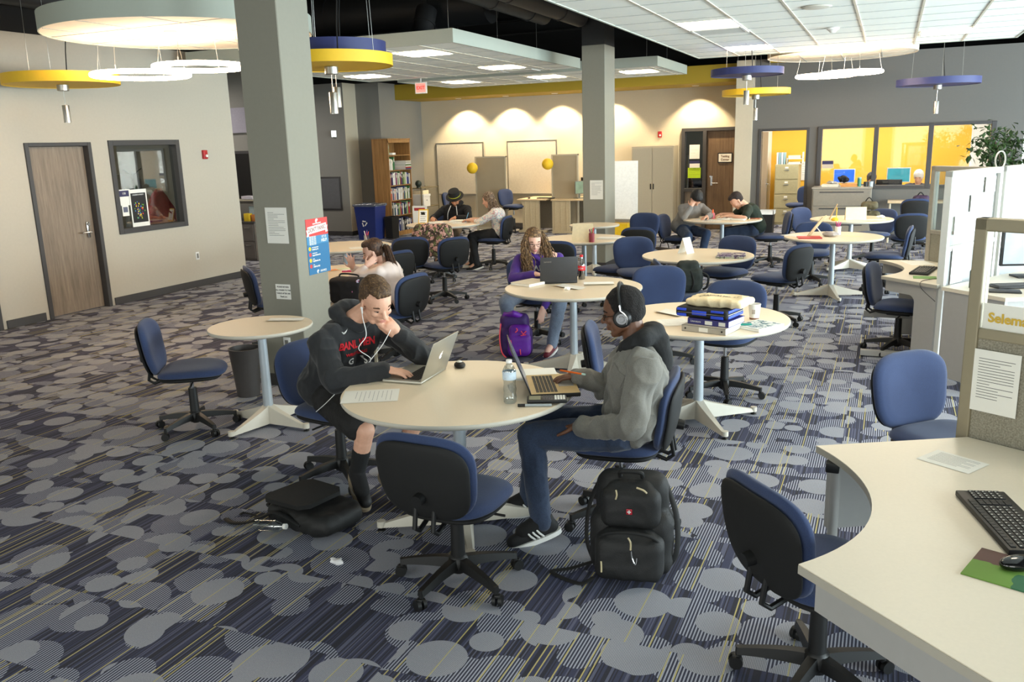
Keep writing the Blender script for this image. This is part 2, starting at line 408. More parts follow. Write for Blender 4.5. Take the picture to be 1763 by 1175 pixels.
# big square columns
def column(n, x0, x1, y0, y1):
    g = G(); g.bb(x0, x1, y0, y1, 0, H0-.03, .006, 1)
    c = g.out(n, [M_col], smooth=0, origin=((x0+x1)/2, (y0+y1)/2, 0)); struct(c)
    g = G(); g.bb(x0+.004, x1-.004, y0+.004, y1-.004, H0-.03, 4.5); struct(g.out(n+'_top', M_duct, smooth=0))
    g = G(); g.bb(x0-.012, x1+.012, y0-.012, y1+.012, 0, .1, .003, 1); struct(g.out('baseboard_'+n, M_trim, smooth=0))
column('wall_column_near', -4.76, -4.36, 5.6, 6.0); column('wall_column_far', -4.34, -3.98, 12.69, 13.2)

# doors -----------------------------------------------------------
def door(n, label, axis, pos, a0, a1, z1, face, leaf=True, m=M_door, open_=None):
    """a steel frame around the opening and a veneer leaf set back"""
    g = G(); t = .055; d = .17
    def b(p0, p1, q0, q1, o0=-.02, o1=d-.02):
        lo, hi = (pos-face*o1, pos-face*o0)
        lo, hi = min(lo, hi), max(lo, hi)
        if axis == 'x': g.bb(lo, hi, p0, p1, q0, q1, .004, 1)
        else: g.bb(p0, p1, lo, hi, q0, q1, .004, 1)
    b(a0-.03, a0+t-.03, 0, z1+.03); b(a1-t+.03, a1+.03, 0, z1+.03); b(a0+t-.03, a1-t+.03, z1-t+.04, z1+.03, -.018)
    f = struct(g.out(n, M_trim, smooth=0))
    return f
door('door_1', '', 'x', XL, 7.18, 8.06, 2.1, 1)
g = G(); g.bb(XL-.11, XL-.07, 7.21, 8.03, .01, 2.08); lf = g.out('door_1_leaf', M_door, smooth=0); struct(lf)
g = G(); g.box((XL-.055, 7.93, 1.03), (.012, .04, .2), .004); g.cyl((XL-.05, 7.93, 1.0), (XL, 7.93, 1.0), .011); g.tube([(XL, 7.93, 1.0), (XL-.0, 7.88, 1.0), (XL-.01, 7.80, 1.0)], .01, 10); g.cyl((XL-.05, 7.93, 1.1), (XL-.03, 7.93, 1.1), .017)
h = g.out('door_handle', M_chrome); h.parent = lf
door('door_2', '', 'x', XL, 5.35, 6.5, 2.1, 1)
g = G(); g.bb(XL-.11, XL-.07, 5.38, 6.47, .01, 2.08); struct(g.out('door_2_leaf', M_door, smooth=0))
# window_1 in the left wall
g = G()
for a0, a1, z0, z1 in ((8.36, 8.43, .92, 2.15), (9.53, 9.6, .92, 2.15), (8.43, 9.53, .92, .99), (8.43, 9.53, 2.08, 2.15)): g.bb(XL-.13, XL+.02, a0, a1, z0, z1, .004, 1)
wn = struct(g.out('window_1', M_trim, smooth=0))
g = G(); g.bb(XL-.075, XL-.07, 8.42, 9.54, .98, 2.09); gl = g.out('window_pane', glass_mat('glass_office', (215, 220, 215), .015, .10)); gl.parent = wn
# things dimly seen in the side room
g = G(); g.bb(-11.6, -11.2, 9.5, 10.4, 0, 1.66, .01); tag(g.out('storage_cabinet', mat('cab_grey', (150, 150, 142), .5), smooth=0), 'pale grey cabinet inside the dim room behind the left window', 'cabinet')
def red_cloth():
    g = G(); n = 26; R = random.Random(4); vs = []; fs = []
    for i in range(n):
        for j in range(9):
            a = 2*PI*i/n; t = j/8; r = (.05+.24*t**.8)*(1+.22*math.sin(a*5+t*2)+.1*R.random()); vs.append((-10.1+r*.6*math.cos(a), 9.80+r*math.sin(a), 1.46-.52*t-.05*R.random()))
    for i in range(n):
        for j in range(8): k = (i+1) % n; fs.append((i*9+j, k*9+j, k*9+j+1, i*9+j+1))
    g.add(vs, fs); return tag(g.out('draped_cloth', mat('crimson_cloth', (172, 24, 50), .7, var=.2), smooth=60), 'crimson crumpled cloth hanging in the room behind the left window', 'cloth')
red_cloth()
g = G(); g.cyl((-10.5, 9.72, 0), (-10.5, 9.72, 1.7), .015); g.cyl((-10.5, 9.72, 0), (-10.5, 9.72, .03), .2); g.tube([(-10.5, 9.55, 1.75), (-10.5, 9.68, 1.68), (-10.5, 9.76, 1.68), (-10.5, 9.9, 1.75)], .008); tag(g.out('coat_stand', M_blackm), 'thin dark coat stand behind the left window', 'coat stand')

area('side_room_light', (-11, 8.5, 2.65), (0, 0, 0), .6, .6, 28, (1, .93, .85))
# window wall of the office
g = G(); X0, X1, Z0, Z1 = -1.29, 1.67, .94, 2.1
for a in (X0, -.31, .60, X1-.08): g.bb(a, a+.08, 17.46, 17.62, Z0, Z1, .004, 1)
for a, c in ((X0+.08, -.31), (-.23, .60), (.68, X1-.08)): g.bb(a, c, 17.462, 17.62, Z0, Z0+.06); g.bb(a, c, 17.462, 17.62, Z1-.05, Z1)
wn = struct(g.out('window_2', M_trim, smooth=0))
for a0, a1 in ((-1.21, -.31), (-.23, .60), (.68, 1.59)):
    g = G(); g.bb(a0, a1, 17.53, 17.535, Z0+.06, Z1-.05); o = g.out('window_pane', M_glass); o.parent = wn
door('door_3', '', 'y', 17.5, -2.35, -1.47, 2.06, -1)
g = G(); g.bb(-2.36, -2.32, 17.66, 18.5, .01, 2.04); lf = struct(g.out('door_3_leaf', [M_door], smooth=0))
g = G(); g.tube([(-2.32, 18.38, 1.0), (-2.27, 18.38, 1.0), (-2.27, 18.28, 1.0)], .01); g.box((-2.315, 18.38, 1.02), (.01, .04, .16)); o = g.out('door_handle', M_chrome); o.parent = lf
for z in (.35, 1.05, 1.85):
    g = G(); g.bb(-2.345, -2.325, 17.60, 17.66, z-.06, z+.06); o = g.out('door_hinge', M_silver, smooth=0); o.parent = lf
# testing center door with side light
g = G()
for a0, a1, z0, z1 in ((-4.18, -4.11, 0, 2.17), (-3.72, -3.64, 0, 2.10), (-4.11, -2.9, 2.10, 2.17), (-4.11, -3.72, .82, .89)): g.bb(a0, a1, 18.83, 19.0, z0, z1, .003, 1)
d4 = struct(g.out('door_4', M_trim, smooth=0))
g = G(); g.bb(-4.11, -3.72, 18.93, 18.935, .89, 2.1); o = g.out('side_light', glass_mat('glass_dim', (170, 172, 165), .02, .12)); o.parent = d4
g = G(); g.bb(-4.11, -3.72, 18.92, 18.94, 0, .82); o = g.out('door_bottom_panel', M_door, smooth=0); o.parent = d4
g = G(); g.bb(-3.64, -2.9, 18.90, 18.94, .01, 2.1); lf = struct(g.out('door_4_leaf', wood_mat('door_veneer_brown', (92, 70, 48), (122, 98, 72), 2, 7.), smooth=0))
g = G(); g.cyl((-3.52, 18.9, 1.0), (-3.52, 18.84, 1.0), .012); g.tube([(-3.52, 18.84, 1.0), (-3.38, 18.84, 1.0)], .011); g.cyl((-3.55, 18.9, 1.14), (-3.55, 18.87, 1.14), .02); g.box((-3.53, 18.895, 1.05), (.04, .01, .2)); o = g.out('door_handle', M_chrome); o.parent = lf

# soffit of the back wall: olive-yellow fascia with warm downlights
M_fas = mat('fascia_yellow', (172, 144, 38), .7, var=.02)
g = G(); g.bb(-10.62, -2.2, 17.7, 18.9, 3.02, 3.36, .004, 1); struct(g.out('trim_1', M_fas, smooth=0))
g = G(); g.bb(-2.2, -1.9, 17.3, 18.9, 3.30, 3.36, .004, 1); struct(g.out('trim_2', M_fas, smooth=0))
for i, x in enumerate((-9.36, -8.15, -6.95, -5.75, -3.82)):
    t = thing('recessed_downlight', '', 'ceiling light', (x, 18.45, 3.02), 0, 'small round downlights in the yellow soffit')
    t['label'] = 'small warm downlight in the yellow soffit, %s from the left' % ('first', 'second', 'third', 'fourth', 'fifth')[i]
    g = G(); g.lathe([(.05, -.004), (.07, -.006), (.075, 0), (.05, .0)], n=24); g.out('light_ring', M_white, t)
    g = G(); g.lathe([(0, -.002), (.05, -.002)], n=24); g.out('light_lens', mat('downlight_lens', (255, 226, 170), .5, var=0, emit=8), t)
    l = bpy.data.lights.new('downlight', 'SPOT'); l.energy = 130; l.color = (1, .80, .52); l.spot_size = 1.75; l.spot_blend = .45; l.shadow_soft_size = .04
    o = bpy.data.objects.new('downlight_lamp', l); COL.objects.link(o); o.location = (x, 18.45, 2.99); o.rotation_euler = (.25, 0, 0)

# ceiling clouds ---------------------------------------------------
def cloud(n, x0, x1, y0, y1, z, h, panels, lab, grid=.61, cross=.61, gx=None):
    t = thing('ceiling_cloud', lab, 'ceiling panel', ((x0+x1)/2, (y0+y1)/2, z)); C = t.location.copy()
    g = G(); g.bb(x0, x1, y0, y1, z+.004, z+h); g.out('tile_field', M_tile, t, smooth=0, origin=C, loc=(0, 0, 0))
    g = G(); e = .025
    g.bb(x0-e, x0, y0-e, y1+e, z-.004, z+h+.01); g.bb(x1, x1+e, y0-e, y1+e, z-.004, z+h+.01); g.bb(x0, x1, y0-e, y0, z-.004, z+h+.01); g.bb(x0, x1, y1, y1+e, z-.004, z+h+.01)
    g.out('edge_trim', M_tedge, t, smooth=0, origin=C, loc=(0, 0, 0))
    g = G(); x = x0+grid if gx is None else gx
    while x < x1-.05: g.bb(x-.011, x+.011, y0, y1, z-.003, z+.005); x += grid
    g.out('grid_rail', M_grid, t, smooth=0, origin=C, loc=(0, 0, 0))
    g = G(); y = y0+cross
    while y < y1-.05: g.bb(x0, x1, y-.003, y+.003, z-.0005, z+.005); y += cross
    g.out('tile_joint', M_gridd, t, smooth=0, origin=C, loc=(0, 0, 0))
    g = G(); R = random.Random(n)
    k = 0; yy = y0+.5
    while yy < y1:
        for xx in (x0+.3, x1-.3): g = G(); g.cyl((xx, yy, z+h), (xx, yy, 4.5), .003, n=5); g.out('hanger_wire', M_silver, t, origin=C, loc=(0, 0, 0))
        yy += 1.5
    return t
def panel_light(px, py, z, sx=.58, sy=.58, lab='', vent=0):
    t = thing('ceiling_light', lab, 'ceiling light', (px, py, z), 0)
    g = G(); g.bb(-sx/2, sx/2, -sy/2, sy/2, -.006, -.001); g.out('diffuser', M_panel, t, smooth=0)
    g = G(); e = .018
    for b in ((-sx/2-e, -sx/2, -sy/2-e, sy/2+e), (sx/2, sx/2+e, -sy/2-e, sy/2+e), (-sx/2, sx/2, -sy/2-e, -sy/2), (-sx/2, sx/2, sy/2, sy/2+e)): g.bb(*b, -.008, -.001)
    g.out('light_frame', M_white, t, smooth=0)
def vent(px, py, z, sx, sy, lab):
    t = thing('ceiling_vent', lab, 'vent', (px, py, z))
    g = G(); g.bb(-sx/2, sx/2, -sy/2, sy/2, -.005, -.001); g.out('vent_back', mat('vent_grey', (150, 150, 146), .6), t, smooth=0)
    g = G(); y = -sy/2+.02
    while y < sy/2: g.bb(-sx/2+.02, sx/2-.02, y, y+.006, -.012, -.004); y += .03
    g.out('vent_slat', mat('vent_slat', (196, 196, 190), .5), t, smooth=0)
    g = G()
    for b in ((-sx/2-.02, -sx/2+.01, -sy/2-.02, sy/2+.02), (sx/2-.01, sx/2+.02, -sy/2-.02, sy/2+.02), (-sx/2, sx/2, -sy/2-.02, -sy/2+.01), (-sx/2, sx/2, sy/2-.01, sy/2+.02)): g.bb(*b, -.014, -.001)
    g.out('vent_frame', M_white, t, smooth=0)
Z = 3.17
cloud(1, -2.84, 1.46, 1.5, 14.0, Z, .14, [], 'large white suspended tile ceiling at upper right, nearest the camera', gx=-2.24)
cloud(2, -9.1, -4.95, 9.66, 14.3, Z, .15, [], 'suspended tile ceiling panel behind the near column')
cloud(3, -8.78, -3.74, 14.83, 17.1, Z, .15, [], 'suspended tile ceiling panel farthest back, before the yellow soffit')
for px, py, lab in [(-5.86, 10.54, 'bright square light, nearest on the panel behind the near column'), (-8.45, 13.2, 'bright square light left end of the panel behind the near column'), (-5.9, 13.25, 'bright square light at the far right of the panel behind the near column'),
                    (-7.85, 15.65, 'leftmost bright square light on the farthest ceiling panel'), (-6.07, 15.7, 'middle bright square light on the farthest ceiling panel'), (-4.32, 15.85, 'right bright square light on the farthest ceiling panel beyond the far column'),
                    (-1.93, 10.0, 'bright square light beside a vent in the large upper right ceiling'), (-1.93, 12.9, 'small looking bright square light at the far left of the large upper right ceiling'), (.55, 8.9, 'bright square light at the upper right corner of the large ceiling'), (.55, 12.6, 'bright square light at the far right end of the large ceiling'),
                    (-1.93, 5.6, 'bright square light of the large ceiling above the front table'), (.55, 4.6, 'bright square light of the large ceiling above the near desk')]:
    panel_light(px, py, Z, lab=lab)
vent(-1.93, 10.62, Z, .56, .5, 'grey slatted vent behind the light in the large upper right ceiling')
vent(-5.9, 14.0, Z, .56, .36, 'slatted vent beside the far right light behind the near column')
vent(-6.7, 16.5, Z, .5, .4, 'dark slatted vent in the farthest ceiling panel')
t = thing('ceiling_speaker', 'round flat white speaker grille in the large upper right ceiling', 'speaker', (-.76, 9.3, Z)); g = G(); g.lathe([(0, -.012), (.12, -.012), (.14, -.006), (.145, 0)], n=32); g.out('speaker_grille', mat('spk', (206, 204, 192), .6), t)
t = thing('smoke_detector', 'small white smoke detector under the large upper right ceiling', 'smoke detector', (-.72, 11.2, Z)); g = G(); g.lathe([(0, -.06), (.03, -.055), (.05, -.03), (.07, -.02), (.075, 0)], n=24); g.out('detector_body', M_white, t)

# ducts under the deck
def duct(pts, r, lab):
    g = G(); g.tube(pts, r, 18)
    for a, b in zip(pts[:-1], pts[1:]):
        a, b = V(a), V(b); n = max(1, int((b-a).length/1.2))
        for i in range(n): p = a.lerp(b, (i+.5)/n); d = (b-a).normalized()*.02; g.cyl(p-d, p+d, r+.012, n=18)
    tag(g.out('air_duct', M_duct), lab, 'duct')
duct([(-4.3, 6.2, 3.72), (-4.3, 9, 3.72), (-4.3, 12.5, 3.72)], .13, 'slim black air duct above the gap between ceiling panels')
duct([(-4.75, 6.0, 3.75), (-4.75, 11.0, 3.75), (-4.75, 12.2, 3.75)], .13, 'black air duct running beside the slim one above the gap')
duct([(-12.5, 11.8, 3.95), (-9, 11.8, 3.95), (-5.4, 11.8, 3.95)], .3, 'wide black air duct crossing above the near column')
duct([(-6.2, 11.35, 3.85), (-6.2, 11.15, 3.45)], .15, 'short black duct drop above the ceiling panel')
duct([(-3.6, 14.5, 3.8), (-3.6, 18.8, 3.8)], .12, 'black air duct far behind beyond the far column')
duct([(-9.15, 4.6, 3.75), (-9.15, 10.5, 3.75)], .12, 'dark duct along the top of the left wall')
for i in range(9):
    g = G(); y = 3.0+i*1.8; g.bb(-16, 7, y-.04, y+.04, 4.2, 4.5); g.bb(-16, 7, y-.09, y+.09, 4.2, 4.22); struct(g.out('trim_%d' % (i+10), M_deck, smooth=0))

# round discs, pendants and rings ----------------------------------
def disc(name, lab, cat, x, y, z, r, h, m, under, pendant=None, group=None, joints=False):
    t = thing(name, lab, cat, (x, y, z), 0, group)
    g = G(); g.lathe([(0, h*.5), (r-.012, h*.5), (r-.012, h), (r, h), (r, 0), (r-.012, 0), (r-.012, .012), (0, .012)], n=72); g.mi = 0
    b = g.out('disc_rim', m, t)
    g = G(); g.lathe([(0, .006), (r-.013, .006)], n=72); g.out('disc_underside', under, t)
    for k in range(3 if not joints else 6):
        a = 2*PI*k/(3 if not joints else 6)+.6; g = G(); g.cyl((r*.7*math.cos(a), r*.7*math.sin(a), h*.5), (r*.62*math.cos(a), r*.62*math.sin(a), 4.45-z), .0025, n=5); g.out('hanger_wire', M_silver, t)
    if joints:
        g = G()
        for k in (-1, 0, 1):
            q = math.sqrt(max(.01, (r-.03)**2-(k*.61)**2)); g.bb(k*.61-.006, k*.61+.006, -q, q, .002, .008); g.bb(-q, q, k*.61-.004, k*.61+.004, .002, .008)
        g.out('panel_joint', M_gridd, t, smooth=0)
        g = G(); g.lathe([(0, -.004), (.06, -.004), (.065, .006)], (.1, -.25, 0), 20); g.out('sprinkler_cap', mat('cap', (196, 180, 150), .5), t)
    if pendant:
        L = pendant; g = G(); g.tube([(r*.15, 0, h), (r*.1, .05, h+.25), (r*.02, .3, 4.4-z)], .006, 6); g.out('power_cord', M_blackm, t)
        g = G(); g.lathe([(0, 0), (.062, 0), (.062, -.06), (.055, -.065), (0, -.065)], n=28); g.out('canopy', M_silver, t)
        g = G(); g.cyl((0, 0, -.065), (0, 0, -L), .004, n=6); g.out('stem', M_silver, t)
        g = G(); g.lathe([(0, -L), (.036, -L), (.038, -L-.005), (.038, -L-.19), (.034, -L-.19), (.034, -L-.17), (0, -L-.17)], n=28); g.out('lamp_shade', M_silver, t)
        g = G(); g.lathe([(0, -L-.172), (.033, -L-.172)], n=20); g.out('lamp_lens', mat('lamp_lens', (255, 220, 170), .5, var=0, emit=2), t)
    return t
M_dun = mat('disc_white_underside', (236, 226, 206), .8, var=.01)
disc('ceiling_disc', 'huge round pale grey-green ceiling disc at the upper left', 'ceiling panel', -6.55, 6.9, 3.1, 1.27, .17, M_tedge, M_dun, joints=True)
disc('ceiling_disc', 'round white ceiling disc above the far right ring lights', 'ceiling panel', -.85, 15.5, 3.2, 1.15, .12, M_dun, M_dun, joints=True)
disc('disc_pendant', 'yellow round disc pendant by the upper left wall', 'pendant lamp', -8.55, 7.1, 2.74, .6, .11, M_yel, M_yel, .22)
disc('disc_pendant', 'yellow round disc pendant peeking out behind the near column', 'pendant lamp', -4.72, 6.78, 2.68, .56, .1, M_yel, M_yel, .22)
disc('disc_pendant', 'navy disc pendant just above the yellow one behind the near column', 'pendant lamp', -5.0, 7.25, 2.84, .5, .11, M_blue, M_blue, .3)
disc('disc_pendant', 'navy disc pendant above a yellow one before the far pilaster', 'pendant lamp', -1.9, 12.6, 2.78, .49, .09, M_blue, M_blue, .2)
disc('disc_pendant', 'small looking yellow disc pendant below a navy one before the far pilaster', 'pendant lamp', -2.05, 14.6, 2.6, .53, .09, M_yel, M_yel, .2)
disc('disc_pendant', 'navy disc pendant hanging alone at the upper right', 'pendant lamp', .6, 15.3, 2.65, .6, .1, M_blue, M_blue, .24)
def ring(x, y, z, r, lab):
    t = thing('ring_lamp', lab, 'pendant lamp', (x, y, z), 0)
    g = G(); g.torus((0, 0, 0), r, .018, 72, 8, 1.3); g.out('light_tube', M_ring, t)
    for k in range(4):
        a = PI/2*k+.3; g = G(); g.cyl((r*math.cos(a), r*math.sin(a), .01), (r*math.cos(a), r*math.sin(a), .06), .006, n=6); g.cyl((r*math.cos(a), r*math.sin(a), .05), (r*.9*math.cos(a), r*.9*math.sin(a), 3.1-z), .002, n=5); g.out('hanger_wire', M_silver, t)
ring(-7.1, 6.85, 2.75, .47, 'glowing ring lamp in front of the yellow disc, upper left')
ring(-6.3, 6.83, 2.78, .43, 'glowing ring lamp touching the near column, right of its twin')
ring(-1.02, 14.6, 2.84, .42, 'glowing ring lamp far right, the left one of the pair')
ring(-.62, 14.2, 2.84, .43, 'glowing ring lamp far right, the right one of the pair')

# exit sign
t = thing('exit_sign', 'small white exit sign with red letters hanging before the yellow soffit', 'sign', (-7.97, 14.23, 3.0))
g = G(); g.box((0, 0, 0), (.24, .03, .2), .006); g.out('sign_housing', M_white, t)
g = G(); g.cyl((0, 0, .1), (0, 0, .17), .012); g.out('sign_mount', M_white, t)
g = G(); g.box((0, -.017, 0), (.19, .004, .15)); g.out('sign_face', mat('exit_face', (255, 120, 110), .5, var=0, emit=.8), t, smooth=0)
text('EXIT', .085, 'sign_text', mat('exit_red', (225, 30, 30), .5, var=0, emit=.8), t, frameM((0, -.021, 0), *FRONT), off=.002)
# wall fittings
def alarm(x, y, z, axis, lab):
    t = thing('fire_alarm', lab, 'fire alarm', (x, y, z), 0 if axis == 'x' else -PI/2)
    g = G(); g.box((.02, 0, 0), (.04, .085, .13), .008); g.out('alarm_body', mat('alarm_red', (176, 28, 34), .4), t)
    g = G(); g.ball((.045, .01, -.02), (.02, .022, .022)); g.out('strobe_lens', M_white, t)
alarm(XL, 10.08, 1.93, 'x', 'red fire alarm on the left wall right of the window')
alarm(-4.67, 18.9, 2.06, 'y', 'red fire alarm on the beige back wall above the cabinet')
def outlet(x, y, z, rz, lab):
    t = thing('wall_outlet', lab, 'outlet', (x, y, z), rz); g = G(); g.box((.004, 0, 0), (.008, .07, .115), .003); g.out('outlet_plate', M_white, t)
    g = G(); g.box((.009, 0, 0), (.004, .034, .07), .002); g.out('outlet_socket', mat('socket', (120, 118, 112), .5), t)
outlet(XL, 9.72, .46, 0, 'white outlet low on the left wall'); outlet(-4.54, 5.6, .37, -PI/2, 'outlet low on the near column under the small table')
outlet(-10.62, 17.3, 1.05, 0, 'white light switch on the grey wall left of the bookcase')
t = thing('wall_speaker', 'small grey wedge lamp high on the grey wall right of the near column', 'wall lamp', (-11.55, 16.5, 2.3)); g = G(); g.prism([(-.07, 0), (.07, 0), (0, -.09)], -.08, .06); g.out('lamp_body', M_silver, t)
t = thing('wall_panel', 'grey metal access panel on the far grey wall beside the near column', 'access panel', (-11.75, 16.49, .96)); g = G(); g.box((0, 0, 0), (.6, .02, .76), .005); g.out('panel_frame', M_trim, t); g = G(); g.box((0, -.012, 0), (.52, .01, .68)); g.out('panel_door', mat('panel_grey', (96, 96, 98), .6), t, smooth=0)
# the dark recess seen left of the near column
g = G(); g.bb(-11.8, -10.5, 12.93, 13.05, 1.03, 1.97); wn = struct(g.out('window_3', M_trim, smooth=0))
g = G(); g.bb(-11.74, -10.56, 12.92, 12.935, 1.08, 1.92); o = g.out('window_pane', mat('dark_pane', (26, 26, 28), .15, var=0), smooth=0); o.parent = wn
g = G(); g.bb(-13, -10.5, 12.9, 12.95, 2.3, 2.75); struct(g.out('trim_3', mat('lilac_band', (150, 146, 158), .8), smooth=0))
# ================================================================ tables and chairs
def round_table(x, y, r, lab, rot=.3, z=.74, small=False, cap_leg=0.43):
    t = thing('round_table', lab, 'table', (x, y, 0), rot, None if small else 'large round tables')
    g = G(); g.lathe([(0, z-.032), (r-.03, z-.032), (r-.006, z-.024), (r, z-.014), (r-.001, z-.003), (r-.004, z-.0005)], n=80, cap=False); g.out('table_edge', M_edge, t, smooth=50)
    g = G(); g.lathe([(0, z), (r-.004, z), (r-.004, z-.002)], n=80, cap=False); g.out('tabletop', M_lam, t, smooth=50)
    g = G(); g.tube([(0, 0, .10), (0, 0, .5), (0, 0, z-.03)], [.036, .032, .03], 20); g.lathe([(.03, 0), (.14, .012), (.15, .02), (.15, .022)], (0, 0, z-.055), 24); g.out('table_post', M_post, t)
    L = cap_leg
    for k in range(4):
        a = PI/2*k; c, s_ = math.cos(a), math.sin(a); g = G(); P = []; W = []
        n = 10
        for i in range(n+1):
            u = i/n; d = .015+(L-.015)*u; zz = .155-.115*u**.8; hh = .055*(1-u)+.016; ww = .03*(1-u)+.02
            P.append((d, zz-hh, ww, hh))
        vs = []
        for d, zz, ww, hh in P:
            for (yy, k2) in ((-ww, -hh), (ww, -hh), (ww*.55, hh), (-ww*.55, hh)): vs.append((d*c-yy*s_, d*s_+yy*c, max(.022, zz+k2)))
        fs = []
        for i in range(n):
            for j in range(4): fs.append((i*4+j, i*4+(j+1) % 4, (i+1)*4+(j+1) % 4, (i+1)*4+j))
        fs += [(3, 2, 1, 0), (n*4, n*4+1, n*4+2, n*4+3)]
        g.add(vs, fs); g.cyl((L*c, L*s_, .022), (L*c, L*s_, .055), .023, n=14); lg = g.out('leg', M_edge, t, smooth=40)
        g = G(); g.lathe([(.006, .022), (.006, .01), (.02, .006), (.022, 0)], (L*c, L*s_, 0), 14); g.out('glide', M_black, lg)
    return t
round_table(-1.95, 3.7, .59, 'large round table in front where two students work on laptops', .55)
round_table(-4.05, 4.72, .365, 'small round table standing against the near column', -.12, small=True, cap_leg=.36)
round_table(-2.43, 6.82, .59, 'round table with the girl in purple and the black laptop', .2)
round_table(-1.14, 5.8, .60, 'round table with the stack of books and canvas bag', .62)
round_table(-1.82, 9.06, .585, 'round table with magazines behind the book stack table', .3)
round_table(-.58, 11.07, .575, 'round table with the red book and cup of pink pens', .3)
round_table(-.47, 13.46, .575, 'round table with an upright cream card, before the grey counter', .9)
round_table(-2.3, 13.27, .59, 'round table where two boys bend over their work', .5)
round_table(-3.55, 10.4, .55, 'round table with a folded cream card and pen cup near the far column', .4)
round_table(-4.0, 12.2, .375, 'small round table just in front of the far column', .3, small=True, cap_leg=.34)
round_table(-6.48, 12.08, .6, 'round table where the man in the hat and a woman write', .5)
round_table(-6.33, 9.1, .6, 'round table with an orange pen cup behind the near column', .3)
round_table(-4.98, 7.1, .6, 'round table where the girl in white leans, right of the near column', .3)

def pad(g, w, h, t, e, fn, n=40, m=9, taper=0., back=.35):
    """cushion: superellipse outline in (u,v), thickness t, fn maps (u,v,d) to xyz"""
    vs = []; fs = []
    def ring(q):
        o = []
        for k in range(n):
            a = 2*PI*k/n; c, s_ = math.cos(a), math.sin(a); u = math.copysign(abs(c)**(2/e), c)*w/2; v = math.copysign(abs(s_)**(2/e), s_)*h/2
            u *= 1+taper*(v/(h/2)); o.append((u*q, v*q))
        return o
    qs = [0.001, .35, .65, .85, .95, .99, 1.0]
    lay = [(q, (1-q**8)**.5*.5+.0) for q in qs]
    seq = [(q, th) for q, th in lay]+[(q, -th*back) for q, th in reversed(lay[:-1])]
    for q, th in seq:
        for u, v in ring(q): vs.append(fn(u, v, th*2*t))
    for i in range(len(seq)-1):
        for k in range(n): j = (k+1) % n; fs.append((i*n+k, i*n+j, (i+1)*n+j, (i+1)*n+k))
    fs.append(tuple(range(n))); fs.append(tuple(reversed([(len(seq)-1)*n+k for k in range(n)])))
    g.add(vs, fs)
SEAT_Z = .452
